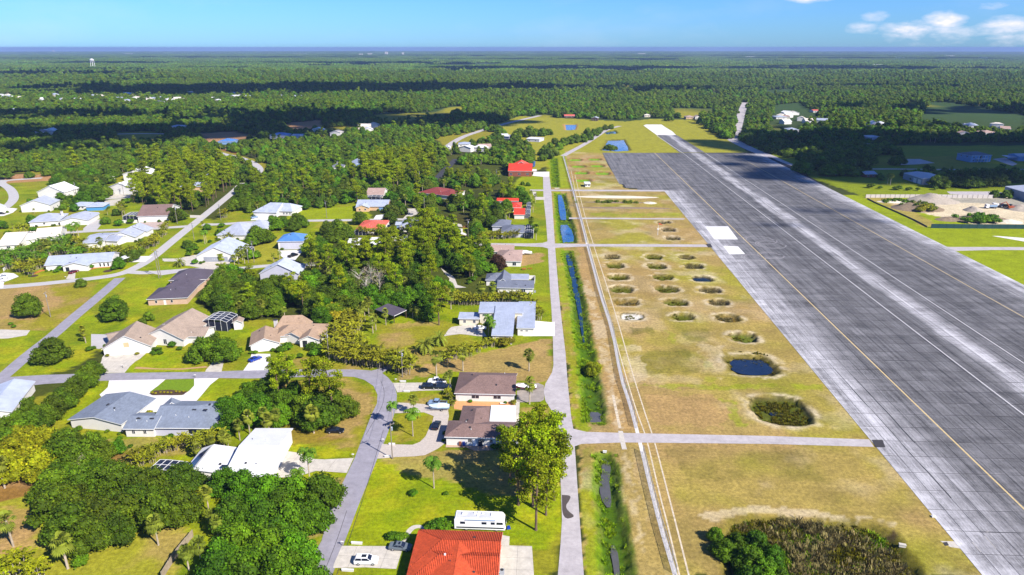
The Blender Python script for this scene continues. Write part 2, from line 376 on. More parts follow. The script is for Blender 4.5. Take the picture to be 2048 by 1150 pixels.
# dry and bare patches
for poly, c, a in (([(-250.5, 276.45), (-201.1, 283.57), (-189.39, 260.08), (-181.2, 238.14), (-185.97, 227.95), (-210.33, 226.82)], DRYLAWN, .95), ([(-247.87, 273.21), (-221.52, 277.79), (-199.87, 259.59), (-198.68, 237.33), (-218.11, 236.43)], TAN, .7), ([(-142.61, 139.91), (-121.1, 138.78), (-113.15, 129.22), (-111.5, 118.75), (-96.14, 119.46), (-76.65, 122.03), (-73.04, 105.59), (-112.81, 103.75)], YFIELD, .9), ([(-140.92, 137.86), (-121.01, 137.74), (-117.47, 131.88), (-122.51, 128.79), (-131.57, 126.51)], DIRT, .8),
                   ([(-124.63, 126.84), (-116.39, 125.4), (-107.06, 115.72), (-107.98, 109.6), (-116.36, 110.69)], REDSAND, .5), ([(-80.29, 191.28), (-62.51, 193.84), (-53.03, 188.14), (-48.84, 180.33), (-47.65, 163.3), (-49.14, 153.26), (-70, 157.15)], DRYLAWN, .9), ([(-63.93, 187.64), (-53, 184.87), (-48.22, 171.47), (-51.11, 158.03), (-59.21, 157.65), (-56.14, 171.1)], TAN, .7), ([(-72.35, 163.48), (-60.8, 162.69), (-52.46, 157.97), (-63.77, 154.98)], DIRT, .35),
                   ([(-61.52, 238.6), (-35.48, 244.89), (-21.68, 221.85), (-34.65, 201.25), (-52.71, 200.41)], DRYLAWN, .8), ([(-59.54, 230.01), (-49.16, 234.28), (-44.82, 220.78), (-55.02, 218.16)], TAN, .45), ([(-45.78, 198.9), (-17.8, 217.76), (4.19, 229.72), (4.28, 204.91), (0.69, 192.3), (-6.43, 193.67), (-27.99, 200.82), (-44.71, 193.62)], TAN, .75), ([(-5.82, 176.31), (2.97, 181.19), (4.95, 165.74), (-2.61, 162.8), (-5.43, 165.26)], DRYLAWN, .9),
                   ([(-42.08, 180.64), (-29.22, 185.97), (-28.35, 179.74), (-41.77, 179.12)], DRYLAWN, .9), ([(-41.73, 171.77), (-30.21, 172.3), (-29.53, 159.03), (-38.72, 157.36)], DRYLAWN, .8), ([(-40.06, 157.3), (-23.49, 154.45), (-7.83, 157.57), (5.16, 141.52), (-2, 134.37), (-15.24, 137.59), (-28.22, 143.07), (-39.32, 147.97)], TAN, .55), ([(-118.56, 154.91), (-94.15, 158.56), (-91.89, 151.28), (-103.11, 145.02), (-118.59, 146.56)], DRY, .6), ([(-114.19, 149.07), (-108.34, 150.52), (-103.75, 146.11), (-110.09, 143.59)], DIRT, .6),
                   ([(-84.41, 202.69), (-82.23, 208.64), (-54.79, 202.17), (-55, 199.57), (-79.23, 199.92)], DRYLAWN, .6), ([(-53.58, 139.82), (-46.23, 140.16), (-46.85, 118.51), (-48.06, 112.37), (-50.05, 121.59)], TAN, .6)):
    paint(poly, c, a)
    paint(poly, TAN, .55, (9, .58, 8))
# airfield: worn and greener bands of the dry field
fld = [(8.87, 714.2), (58.85, 695.21), (61.13, 510.18), (90.44, 507.73), (93, 113.27), (9.16, 110.76), (10.26, 160.87), (11.83, 344.46)]
paint(fld, YFIELD, .75, (24, .52, 21)); paint(fld, SAND, .34, (11, .60, 23)); paint(fld, REED, .32, (17, .60, 27)); paint(fld, TAN, .5, (38, .5, 29))
for poly, c, a in (([(25.79, 193.46), (88.14, 197.36), (87.52, 193.66), (26.35, 191.48)], VERGE, .55), ([(54.42, 186.66), (57.8, 185.26), (56.89, 170.8), (54.08, 170.67)], VERGE, .6), ([(46.42, 238.7), (49.23, 238.83), (47.72, 225.06), (45.94, 224.98)], VERGE, .4), ([(54.66, 216.18), (56.38, 216.26), (57.2, 198.34), (53.63, 196.45)], VERGE, .4),
                   ([(31.95, 187.2), (53.65, 189.81), (54.79, 176.24), (50.26, 169.15), (32.34, 169.66)], TAN, .7), ([(33.84, 220.15), (52.21, 221), (51.97, 203.42), (33.8, 200.78)], REED, .35), ([(33.59, 240.54), (43.04, 240.97), (41.91, 231.01), (32.38, 230.12)], REED, .5), ([(52.23, 239.94), (63.29, 239.48), (60.98, 229.19), (51.79, 227.88)], REED, .4),
                   ([(36.62, 130.71), (51.28, 134.98), (76.59, 130.82), (81.5, 131.91), (79.46, 129.93), (47.95, 131.23), (40.53, 128.3)], SAND, .5), ([(30.19, 431.48), (65.49, 433.11), (63.61, 419.34), (29.43, 419.09)], LAWN, .5), ([(67.09, 433.19), (89.56, 434.23), (85.41, 420.35), (63.79, 420.68)], LAWN, .5), ([(33.46, 159.48), (68.58, 158.71), (70.06, 145.55), (37.01, 144.02)], REED, .25),
                   ([(28.15, 224.16), (35.27, 224.49), (34.91, 197.31), (28.14, 193.57)], SAND, .4), ([(56.62, 225.47), (65.52, 225.89), (58, 198.37), (54, 205.35)], SAND, .3)):
    paint(poly, c, a, (7, .4, 31))
# verge and ditch bands beside the access road
paint([(5.03, 344.15), (7.19, 348.99), (11.43, 349.18), (13.53, 257.89), (13.89, 196.33), (13.92, 165.63), (9.8, 165.96), (9.43, 196.13), (8.94, 236.97)], VERGE, .85, (10, .38, 37))
paint([(6.4, 496.39), (12.34, 500.36), (13.61, 410.48), (11.6, 356.03), (6.75, 355.81)], VERGE, .9); paint([(5.26, 714.03), (21.79, 714.8), (20.1, 512.15), (5.78, 511.48)], VERGE, .9)
paint([(7.27, 246.86), (13.09, 247.13), (12.96, 203.45), (12.44, 177.16), (9.96, 177.04), (9.35, 203.28)], DRYLAWN, .7, (6, .42, 41))
paint([(23.46, 438.32), (23.35, 354.6), (24.95, 276.14), (25.89, 228.46), (26.57, 193.5), (27.1, 166.76), (20.13, 165.92), (19.78, 196.61), (18.31, 237.4), (18.48, 295.85), (17.9, 352.39)], TAN, .8); paint([(18.48, 295.85), (21.9, 296.01), (24.21, 219.71), (22.95, 166.57), (20.54, 165.94), (19.83, 219.51)], SAND, .45, (3, .45, 47))
paint([(20.94, 158.9), (24.41, 159.06), (25.62, 111.52), (19.39, 111.23)], DRY, .9); paint([(21.89, 156.55), (23.58, 152), (22.6, 118.62), (21.02, 118.55)], SAND, .35, (3, .48, 43))
# hollows: (outline, depth, bank width, bed colour)
def dist_poly(poly, x, y):
    d = np.full(x.shape, 1e9)
    for i in range(len(poly)):
        (x1, y1), (x2, y2) = poly[i], poly[(i + 1) % len(poly)]
        L2 = (x2 - x1) ** 2 + (y2 - y1) ** 2 + 1e-9
        t = np.clip(((x - x1) * (x2 - x1) + (y - y1) * (y2 - y1)) / L2, 0, 1)
        d = np.minimum(d, np.hypot(x - x1 - t * (x2 - x1), y - y1 - t * (y2 - y1)))
    return d
def hollow(poly, depth, bank, bed, rim=None, bank_col=None):
    xs = [p[0] for p in poly]; ys = [p[1] for p in poly]
    i = np.where((px_ > min(xs) - 4) & (px_ < max(xs) + 4) & (py_ > min(ys) - 4) & (py_ < max(ys) + 4))[0]
    wx = px_[i] + (vnoise(px_[i] * .6, py_[i] * .6, 71) - .5) * 1.5; wy = py_[i] + (vnoise(px_[i] * .6, py_[i] * .6, 72) - .5) * 1.5
    d = dist_poly(poly, wx, wy) * np.where(inside(poly, wx, wy), 1, -1)
    t = np.clip(d / bank, 0, 1); s = t * t * (3 - 2 * t)
    gz[i] = np.minimum(gz[i], -depth * s * (.92 + .16 * vnoise(px_[i] * .9, py_[i] * .9, 73)))
    a = np.clip((d / bank - .25) * 2.2, 0, 1)[:, None] * .95
    gcol[i] = gcol[i] * (1 - a) + np.array(bed) * a
    if rim is not None:
        a = (np.exp(-((d + .7) / 1.2) ** 2) * .75 * np.clip(vnoise(px_[i] * .5, py_[i] * .5, 75) * 2 - .5, 0, 1))[:, None]
        gcol[i] = gcol[i] * (1 - a) + np.array(rim) * a
    if bank_col is not None:
        a = (np.exp(-((d / bank - .3) / .28) ** 2) * .85)[:, None]
        gcol[i] = gcol[i] * (1 - a) + np.array(bank_col) * a
def oval(c, a, b, n=20, p=2.8):
    return [(c[0] + a * math.copysign(abs(math.cos(2 * math.pi * k / n)) ** (2 / p), math.cos(2 * math.pi * k / n)), c[1] + b * math.copysign(abs(math.sin(2 * math.pi * k / n)) ** (2 / p), math.sin(2 * math.pi * k / n))) for k in range(n)]
BROWNREED = alb(92, 78, 30); DARKBED = alb(56, 52, 30)
pits = [((35.07, 333.75), 4.2, 4.4, 'd'), ((56.22, 333.85), 4.6, 4.6, 'g'), ((72.9, 334.62), 4.2, 4.2, 'd'), ((35.39, 318.6), 4.8, 4.8, 'g'), ((55.43, 318.72), 5.0, 4.8, 'g'), ((73.36, 319.55), 4.8, 4.6, 'b'), ((35.31, 300.95), 5.0, 4.8, 'g'), ((55.85, 301.9), 4.8, 4.6, 'g'),
        ((73.37, 300.54), 5.0, 4.6, 'w'), ((35.17, 284.32), 5.4, 4.8, 'g'), ((55.13, 285.24), 5.2, 4.8, 'g'), ((73.46, 284.78), 4.8, 4.0, 'b'), ((35.33, 268.09), 5.4, 4.4, 'r'), ((55.72, 269.03), 5.2, 4.2, 'g'), ((73.68, 269.27), 4.4, 3.8, 'b'), ((35.68, 251.85), 5.0, 4.2, 's'),
        ((55.56, 252.77), 4.6, 4.0, 'g'), ((73.2, 252.53), 5.0, 4.2, 'r'), ((74.05, 233.41), 5.2, 4.6, 'm'), ((73.54, 408.15), 4.0, 3.6, 'b'), ((73.2, 390.01), 4.2, 4.4, 'b'), ((72.23, 371.14), 4.2, 4.2, 'b')]
BED = dict(d=BROWNREED, g=REED, b=DARKBED, w=DARKBED, r=alb(128, 104, 30), s=alb(226, 222, 214), m=alb(96, 108, 26))
for c, a, b, k in pits: hollow(oval(c, a, b), 1.5 if k != 's' else .8, 1.5, BED[k], SAND, alb(70, 60, 34) if k in 'dbwm' else alb(88, 78, 22))
pond_near = oval((70.44, 210.24), 9.0, 8.4, 28, 3.2); marsh_pit = oval((70.42, 179.84), 8.6, 8.6, 28, 3.2)
hollow(pond_near, 1.7, 3.2, DARKBED, SAND, alb(110, 100, 36)); hollow(marsh_pit, 1.5, 1.8, alb(78, 88, 16), SAND, alb(64, 60, 26))
big_hollow = [(38.2, 125.35), (42.07, 130.09), (50.32, 131.7), (63.41, 130.9), (75.32, 130.42), (78.48, 126.72), (78.72, 119.72), (78.72, 111.94), (76.17, 103.6), (37.92, 101.83), (36.66, 112.03)]
hollow(big_hollow, 1.6, 3.5, alb(92, 92, 36), None, alb(112, 104, 32)); paint([(46.51, 126.06), (77.23, 127.48), (74.36, 107.19), (40.82, 105.64)], alb(96, 110, 20), .8, (5, .5, 81)); paint([(46.51, 126.06), (77.23, 127.48), (74.36, 107.19), (40.82, 105.64)], alb(88, 70, 50), .8, (4, .55, 83))
for c, a, k in (((29.53, 651.63), 8, 'g'), ((48.17, 655.56), 8, 'g'), ((31.13, 614.1), 8, 'g'), ((47.85, 617.62), 8, 'g'), ((31.71, 580.44), 8, 'g'), ((49.73, 578.83), 8, 'm'), ((31.61, 545.67), 8, 'm')):
    hollow(oval(c, a, a * 1.1), 1.6, 4.5, alb(112, 168, 20), REDSAND, alb(140, 104, 60))
pond_far = [(70.7, 802.54), (94.8, 808.22), (90.57, 714.35), (74.44, 706.43), (56.91, 716.42), (64.09, 755.17)]
pond_square = [(26.56, 969.58), (46.63, 970.51), (42.32, 903), (26.03, 896.57)]; pond_mid = [(73.07, 876.72), (92.13, 899.63), (92.67, 867), (75.71, 855.84)]
hollow([(x * 1.0, y) for x, y in pond_far], 2.0, 6, DARKBED, None, alb(116, 110, 40)); hollow(pond_square, 2.0, 5, REDSAND, REDSAND, REDSAND); hollow(pond_mid, 2.0, 5, DARKBED, None, REED)
for poly in ([(42.66, 427.86), (88.13, 429.97), (86.41, 425.77), (42.29, 423.73)],): paint(poly, VERGE, .3)
for line, w, dep in (([(12.61, 344.5), (13.8, 318.41), (14.61, 295.67), (15.05, 269.54), (15.23, 247.23), (15.39, 227.98), (15.69, 211.19), (15.44, 192.98), (15.45, 178.77), (15.59, 169.97)], [6.5, 7, 7, 7.5, 7.5, 7.5, 7.5, 8, 8, 7], 1.6), ([(17.09, 155.62), (16.79, 147.28), (16.35, 139.05), (16.24, 129.77), (16.21, 119.86), (16.05, 109.71)], [5.5, 7, 7.5, 8, 8, 8], 1.7),
                     ([(12.23, 494.82), (12.39, 452.81), (12.95, 421.01), (13.69, 391.94), (14.09, 358.14)], [9, 10, 11, 12, 11], 1.7), ([(9.79, 660.02), (9.69, 579.42), (9.61, 515.58)], [7, 7, 7], 1.2)):
    L_, R_ = ribbon(smooth_line(line, 1), [w[0]] * 99 if False else [w[min(k * len(w) // (2 * len(line)), len(w) - 1)] for k in range(2 * len(line))])
    hollow(L_ + R_[::-1], dep, 2.6, alb(70, 108, 8, .9), None, DITCH)
# fine drift of tone and the lie of the far land
gcol *= (.90 + .22 * fbm(px_ / 5.0, py_ / 5.0, 91)[:, None]) * (.93 + .16 * vnoise(px_ * 1.1, py_ * 1.1, 93)[:, None])
dd = np.maximum(0, np.hypot(px_, py_) - 3000)
gz -= dd * dd / (2 * 6371000.0)
gz += np.where((np.hypot(px_, py_) < 1500) & (gz < -.02), 0, -.02 * vnoise(px_ * .4, py_ * .4, 95))
nx_, ny_ = len(gx), len(gy)
idx = np.arange(nx_ * ny_).reshape(ny_, nx_)
quads = np.stack([idx[:-1, :-1].ravel(), idx[:-1, 1:].ravel(), idx[1:, 1:].ravel(), idx[1:, :-1].ravel()], 1)
m_ground = material('turf', (1, 1, 1), .95, .34, 1.1, bump=.6, bscale=4.0, spec=.1, attr='Col')
def more_noise(m, scale, lo, hi, stretch=None, detail=6.0):
    """One more octave of tone on a material, before its colour enters the surface."""
    t = m.node_tree; p = next(n for n in t.nodes if n.type == 'BSDF_PRINCIPLED'); src = p.inputs['Base Color'].links[0].from_socket
    g = t.nodes.new('ShaderNodeNewGeometry'); v = t.nodes.new('ShaderNodeVectorMath'); v.operation = 'MULTIPLY'; v.inputs[1].default_value = stretch or (1, 1, 1); t.links.new(g.outputs['Position'], v.inputs[0])
    n = t.nodes.new('ShaderNodeTexNoise'); n.inputs['Scale'].default_value = scale; n.inputs['Detail'].default_value = detail; n.inputs['Roughness'].default_value = .7; t.links.new(v.outputs[0], n.inputs['Vector'])
    r = t.nodes.new('ShaderNodeMapRange'); r.inputs[1].default_value = .3; r.inputs[2].default_value = .7; r.inputs[3].default_value = lo; r.inputs[4].default_value = hi; t.links.new(n.outputs[0], r.inputs[0])
    x = t.nodes.new('ShaderNodeMixRGB'); x.blend_type = 'MULTIPLY'; x.inputs[0].default_value = 1; t.links.new(src, x.inputs[1]); t.links.new(r.outputs[0], x.inputs[2]); t.links.new(x.outputs[0], p.inputs['Base Color'])
more_noise(m_ground, 4.5, .70, 1.32); more_noise(m_ground, .12, .84, 1.18); more_noise(m_ground, .5, .88, 1.14, (.25, 1.6, 1))
gm = np_mesh('ground', np.stack([px_, py_, gz], 1), quads, m_ground, {'Col': gcol}, True)
put('ground', gm, kind='structure')
def ground_z(x, y):
    i = min(max(np.searchsorted(gy, y), 1), ny_ - 1); j = min(max(np.searchsorted(gx, x), 1), nx_ - 1)
    return float(gz[(i - 1) * nx_ + j - 1])

# ---------------------------------------------------------------- water
m_water = material('water', (.010, .030, .060), .06, .25, .4, spec=.6, bump=.08, bscale=1.2)
m_murk = material('murky_water', (.075, .075, .08), .18, .15, .5, spec=.5)
m_dark = material('pond_water', (.006, .014, .035), .08, .3, .5, spec=.5, bump=.05, bscale=1.5)
m_blue = material('clear_pond_water', (.02, .09, .24), .08, .2, .2, spec=.5, bump=.05, bscale=.8)
def water(name, poly, z, m=None, **kw):
    b = MB(); b.sheet(poly, z); return b.build(name, m or m_water, kind='structure', **kw)
water('pond', oval((70.28, 210.97), 7.0, 6.4, 28, 2.6), -1.12, m_dark)
water('pond', oval((73.73, 301.91), 4.2, 3.6), -.8, m_dark)
water('pond', oval((69.21, 179.68), 2.0, 1.2), -1.28, m_dark)
water('pond', [(x, y) for x, y in pond_far], -.9, m_blue); water('pond', pond_square, -.9, m_blue); water('pond', pond_mid, -.9, m_blue)
def channel(line, w, z, m):
    L_, R_ = ribbon(line, w); water('ditch_water', L_ + R_[::-1], z, m)
channel([(12.88, 344.51), (13.73, 331.01), (14.39, 314.43), (14.95, 298.56), (15.06, 284.71), (15.47, 269.56), (15.62, 255.22), (15.56, 242.17), (15.62, 228.89)], [2.4, 2.6, 2.6, 2.4, 2.6, 1.8, 1.6, 1.0, .5], -1.32, m_water)
channel([(15.98, 177.91), (15.97, 175.58), (15.78, 172.74), (15.59, 169.97)], [2.0, 5.2, 5.8, 3.2], -1.02, m_murk)
channel([(17.19, 155.15), (17.33, 152.16), (17.01, 148.37), (16.16, 144.08), (16.07, 140.02), (16.15, 136.72), (16.41, 134.29)], [2.2, 2.6, 2.0, 2.4, 2.6, 2.2, .8], -1.36, m_murk)
channel([(16.14, 121.43), (16.24, 119.09), (16.31, 116.53), (16.18, 111.09)], [.6, 1.6, 1.4, 1.0], -1.42, m_murk)
channel([(11.83, 492.99), (12.4, 468.79), (12.71, 437.83), (12.81, 415.66)], [2.6, 3.8, 4.4, 3.4], -1.2, m_blue); channel([(12.8, 402.84), (13.66, 390.76), (14.34, 374.91), (14.06, 357.14)], [4.0, 6.5, 6.8, 5.0], -1.2, m_blue)

# ---------------------------------------------------------------- roads, paths and drives
m_asphalt = material('asphalt', alb(168, 164, 176, .98), .9, .12, .35, bump=.15, bscale=14, stretch=(1, 1, 1))
m_lane = material('pale_asphalt', alb(206, 198, 200, .95), .9, .14, .22, bump=.12, bscale=9)
m_conc = material('concrete', alb(218, 210, 198), .88, .12, .5, bump=.1, bscale=8)
m_white = material('white_concrete', alb(246, 242, 240), .85, .08, .4)
m_paver = material('pavers', alb(212, 200, 190), .9, .12, 1.2, bump=.4, bscale=9)
m_crack_and_shadow = material('tar_and_shadow', (.035, .033, .036), .9)  # dark marks, and the wire shadows painted on the street
m_ltcrack = material('joint_dirt', (.16, .15, .14), .9)
def clip(poly, axis_, lim, keep_less):
    out = []
    for i in range(len(poly)):
        a, b = poly[i], poly[(i + 1) % len(poly)]
        ia = (a[axis_] <= lim) == keep_less; ib = (b[axis_] <= lim) == keep_less
        if ia: out.append(a)
        if ia != ib:
            t = (lim - a[axis_]) / (b[axis_] - a[axis_])
            out.append((a[0] + t * (b[0] - a[0]), a[1] + t * (b[1] - a[1])))
    return out
def area(p): return abs(sum(p[i][0] * p[(i + 1) % len(p)][1] - p[(i + 1) % len(p)][0] * p[i][1] for i in range(len(p)))) / 2
def paved(name, poly, z, m, cell=None, ang=0.0, gap=.05):
    """A paved area; with CELL, its slabs lie on it as pieces of their own with open joints."""
    b = MB(); b.sheet(poly, z); o = b.build(name, m_ltcrack if cell else m, kind='structure')
    if cell:
        ca, sa = math.cos(R(ang)), math.sin(R(ang))
        q = [(x * ca + y * sa, -x * sa + y * ca) for x, y in poly]
        x0, x1 = min(p[0] for p in q), max(p[0] for p in q); y0, y1 = min(p[1] for p in q), max(p[1] for p in q)
        nx, ny = max(1, round((x1 - x0) / cell)), max(1, round((y1 - y0) / cell))
        for i in range(nx):
            for j in range(ny):
                c = q
                for ax, lo, st in ((0, x0 + (x1 - x0) * i / nx, (x1 - x0) / nx), (1, y0 + (y1 - y0) * j / ny, (y1 - y0) / ny)):
                    c = clip(c, ax, lo + st - gap / 2, True)
                    if len(c) > 2: c = clip(c, ax, lo + gap / 2, False)
                if len(c) > 2 and area(c) > .4:
                    s = MB(); s.sheet([(x * ca - y * sa, x * sa + y * ca) for x, y in c], z + .012); s.build('slab', m, o)
    return o
def road(name, line, w, z, m, n=2):
    L_, R_ = ribbon(smooth_line(line, n), w)
    b = MB()
    for k in range(len(L_) - 1):
        b.face([(*R_[k], z + drop(*R_[k])), (*R_[k + 1], z + drop(*R_[k + 1])), (*L_[k + 1], z + drop(*L_[k + 1])), (*L_[k], z + drop(*L_[k]))])
    return b.build(name, m, kind='structure')
access = [(3.78, 106.49), (4.82, 119.34), (5.33, 127.52), (5.34, 144.63), (6.1, 155.82), (6.28, 163.21), (4.97, 166.53), (3.94, 174.74), (1.63, 182.05), (1.01, 188.34), (1.63, 193.36), (3.75, 201.19), (4.29, 206.42), (4.34, 227.02), (4.05, 257.45), (3.6, 281.55), (3.13, 326.22), (2.95, 346.88), (1.94, 408.65), (0.23, 474.92), (-0.41, 559.91), (4.91, 557.86), (6, 492.72), (6.38, 423.43), (6.7, 351.87), (6.99, 318.09), (7.31, 281.72), (7.77, 252.15), (8.56, 216.49), (8.62, 195.4), (8.96, 173.55), (9.38, 165.94), (9.39, 155.97), (9.29, 124.01), (9.34, 106.74)]
paved('access_road', access, .030, m_lane)
for poly in ([(8.45, 166.95), (12.92, 165.06), (28.93, 165.03), (62.27, 165.29), (89.02, 164.76), (88.7, 161.07), (61.05, 161.25), (22.67, 160.21), (11.24, 158.94), (8.11, 156.86)], [(5.69, 356.75), (23.73, 356.59), (87.37, 358.55), (88.15, 353.7), (23.45, 351.67), (9.31, 349.09), (5.59, 347.96)], [(-9.92, 504.98), (89.32, 507.68), (89.51, 502.08), (-9.8, 499.34)], [(16.27, 417.15), (88.02, 417.83), (86.9, 415.17), (16.14, 413.19)],
             [(-39.8, 355.65), (-6.74, 356.18), (0.01, 357.49), (3.28, 361.7), (4, 345.98), (0.04, 349.62), (-15.17, 350.85), (-41.53, 351.59)]):
    paved('taxi_lane', poly, .036, m_lane)
more_noise(m_asphalt, .6, .86, 1.12); more_noise(m_lane, .8, .84, 1.12); more_noise(m_conc, .9, .84, 1.12); more_noise(m_paver, 3.5, .8, 1.15)
m_road2 = material('street_concrete', alb(204, 200, 200), .9, .08, .3)
main_road = [(-46.38, 101.6), (-46.96, 111.26), (-46.43, 118.21), (-47.81, 129.3), (-47.65, 142.6), (-47.58, 149.39), (-48.2, 163.28), (-48.56, 172.88), (-48.49, 178.2), (-49.64, 183.74), (-52.17, 189.18), (-56.01, 193.1), (-59.75, 195.03), (-63.06, 195.23), (-75.66, 194.29), (-92.58, 192.45), (-104.42, 192.25), (-124.32, 189.94), (-141.09, 188.47), (-155.87, 185.73), (-167.51, 181.85), (-173.73, 177.68), (-180.28, 185.62), (-170.46, 189.9), (-160.84, 191.77), (-150.96, 192.95), (-135.98, 194.36), (-111.11, 196.24), (-97.05, 197.99), (-77.79, 199.62), (-61.18, 200.39), (-56.07, 199.89), (-51.56, 198.27), (-48.91, 195.18), (-45.97, 190.48), (-43.69, 184.02), (-42.34, 176.09), (-41.86, 168.96), (-41.68, 160.99), (-41.68, 149.21), (-41.61, 130.5), (-41.39, 116.89), (-41.02, 103.12)]
paved('street', main_road, .034, m_asphalt)
road('street', [(-170.69, 177.82), (-173.13, 191.2), (-175.02, 199.26), (-176.99, 208.32), (-179.32, 222.6), (-183.92, 242.21), (-186.73, 256.63), (-190.42, 273.88), (-193.84, 288.89)], 4.8, .031, m_asphalt)
road('street', [(-244.64, 272.03), (-228.2, 277.48), (-215.8, 282.89), (-206.25, 287.6), (-197.58, 293.11), (-195.09, 302.37), (-195.88, 318.72), (-201.75, 348.15), (-211.69, 402.65), (-220.02, 448.32), (-228.28, 491.1), (-235.54, 520.48)], 5.4, .031, m_road2)
road('street', [(-208.36, 385.25), (-219.26, 381.16), (-230.27, 377.12), (-251.05, 373.84), (-268.4, 368.48), (-289.49, 360.85)], 5.2, .029, m_road2)
road('street', [(-203.56, 389.11), (-193.09, 389.6), (-177.68, 396.53), (-142.51, 401.97), (-106.1, 404.94), (-78.94, 408.79), (-65.23, 400.47)], 5.2, .029, m_road2)
road('street', [(-193.87, 297.79), (-186.43, 296.62), (-178.24, 299.28), (-163.54, 303.83), (-152.06, 304.36), (-144.74, 305.48), (-137.38, 308.99), (-127.62, 311.86), (-108.66, 314.37)], 4.6, .0285, m_road2)
road('street', [(-406.91, 534.25), (-417.49, 529.29), (-428.69, 522.19), (-424.65, 511.72), (-404.15, 494.46), (-384.21, 472.85), (-369.85, 454.42), (-360.69, 438.66), (-352.52, 420.92)], 6.0, .031, m_road2); road('street', [(-428.69, 522.19), (-446.9, 519.18)], 6, .029, m_road2)
road('street', [(-339.18, 442.81), (-329.83, 449.67), (-317.43, 455.18), (-303.76, 459.16), (-291.68, 463.11)], 5.2, .0285, m_road2)
road('street', [(-346.65, 701.42), (-319.51, 670.87), (-300, 655.24), (-284.69, 640.16), (-268.15, 619.97), (-254.19, 598.17), (-243.15, 575.18), (-240.45, 555.8)], 7.0, .031, m_road2)
road('street', [(-522.29, 828.16), (-491.48, 834.74), (-454.97, 831.27), (-424.96, 827.56)], 6.0, .031, m_road2)
road('street', [(-84.86, 523.3), (-85.98, 562.95), (-84.84, 600.63), (-83.99, 628.49), (-83.36, 649.47)], 6.0, .031, material('new_asphalt', (.035, .035, .045), .9))
road('street', [(-104.76, 708.94), (-98.95, 813.24), (-81.42, 880.45), (-54.78, 972.42), (-28.71, 1037.2), (-6.92, 1093.47)], 8.0, .031, m_lane)
road('street', [(216.86, 804.8), (243.22, 895.48), (278.53, 1015.14), (329.32, 1189.04), (385.74, 1378.5)], 12.0, .031, m_lane); road('street', [(216.3, 809.28), (215.07, 770.31), (215.98, 716.55), (220.16, 672.91)], 12.0, .029, m_lane)
road('street', [(222.16, 679.41), (222.17, 642.66), (226.21, 615.03), (240.87, 607.81)], 6.0, .033, m_lane); road('street', [(282.7, 609.75), (310.59, 611.04), (344.04, 610), (378.76, 611.6), (422.16, 613.61)], 5.0, .031, m_lane)
road('footpath', [(18.72, 673.24), (26.47, 700.68), (41.62, 750.11), (59.88, 820.59), (82.2, 910.59), (102.14, 947.51)], 6.0, .029, m_lane)
paved('taxi_lane', [(213.68, 360.47), (216.33, 359.63), (237.56, 360.61), (295.21, 362.32), (290.87, 356.45), (235.37, 354.81), (213.67, 351.94)], .033, m_lane); paved('footpath', [(252.45, 383.76), (255.54, 383.9), (270.24, 379.25), (306.65, 377.8), (302.74, 372.51), (262.81, 372.69)], .033, m_white)
paved('yard_slab', [(321.11, 633.04), (339.73, 669.06), (357.3, 669.87), (358.73, 646.09), (336.05, 636.52)], .033, m_lane); paved('yard_slab', [(426.15, 673.06), (443.97, 683.27), (430.65, 643.71), (418.94, 632.05)], .033, m_lane); paved('yard_slab', [(296.51, 511.66), (328.5, 513.14), (361.37, 498.5), (351.94, 484.51), (294.01, 502.44)], .031, m_lane)
# drives
paved('driveway', [(-41.63, 116.88), (-31.98, 117.23), (-28.55, 115.79), (-28.58, 115.6), (-28.66, 110.65), (-34.99, 110.82), (-41.58, 110.33), (-41.73, 111.53)], .042, m_conc, 3.0, -3)
paved('driveway', [(-7.87, 121.84), (-6.15, 121.5), (-6.08, 118.63), (-1.24, 118.65), (-0.58, 108.53), (-7.82, 108.2)], .042, m_conc, 3.4, 0)
paved('walkway', smooth_line([(-29.15, 118.78), (-29.06, 120.86), (-28.82, 122.58), (-28.06, 123.91), (-26.98, 124.36), (-25.81, 124.34), (-24.71, 122.98)], 2) + smooth_line([(-24.92, 122.54), (-25.93, 123.36), (-26.92, 123.2), (-27.6, 122.2), (-28.12, 119.65), (-28.48, 118.61)], 2), .044, m_conc)
paved('driveway', [(-41.74, 149.54), (-41.99, 156.42), (-33.84, 156.43), (-32.07, 157.93), (-31.02, 160.82), (-30.72, 165.42), (-30.27, 168.16), (-25.64, 168.37), (-25.22, 157.62), (-26.83, 154.81), (-29.67, 151.72), (-32.51, 151.01), (-37.02, 150.51), (-40.15, 149.79)], .040, m_paver)
paved('driveway', [(-46.56, 191.51), (-37.24, 192.11), (-29.38, 190.34), (-29.37, 187.42), (-37.09, 186.65), (-43.89, 185.36)], .042, m_conc, 4, 0); paved('driveway', [(-42.58, 179.02), (-38.38, 178.9), (-34.53, 178.47), (-27.16, 176.93), (-26.11, 171.86), (-25.7, 161.07), (-30.16, 160.87), (-30.45, 171.66), (-33.71, 173.67), (-42.01, 172.71)], .041, m_paver)
paved('driveway', [(-66.82, 139.74), (-67.46, 151.64), (-65.81, 151.82), (-63.67, 151.41), (-60.66, 150.1), (-57.91, 148.61), (-55.09, 148.55), (-47.82, 149.57), (-47.82, 143), (-55.71, 143.51), (-58.83, 141.45), (-62.53, 140.47)], .042, m_conc, 5, -8)
paved('driveway', [(-137.11, 188.95), (-119.57, 190.62), (-119.62, 186.27), (-119.98, 182.17), (-118.66, 180.27), (-112.46, 180.24), (-108.99, 180.51), (-108.23, 183.09), (-108.37, 186.79), (-110.76, 191.6), (-102.97, 192.26), (-103.59, 187.56), (-103.1, 181.09), (-102.77, 175.22), (-105.57, 171.9), (-109.89, 170.74), (-118.41, 168.45), (-124.31, 170.07), (-134.33, 179.65), (-134.73, 184.46)], .042, m_white)
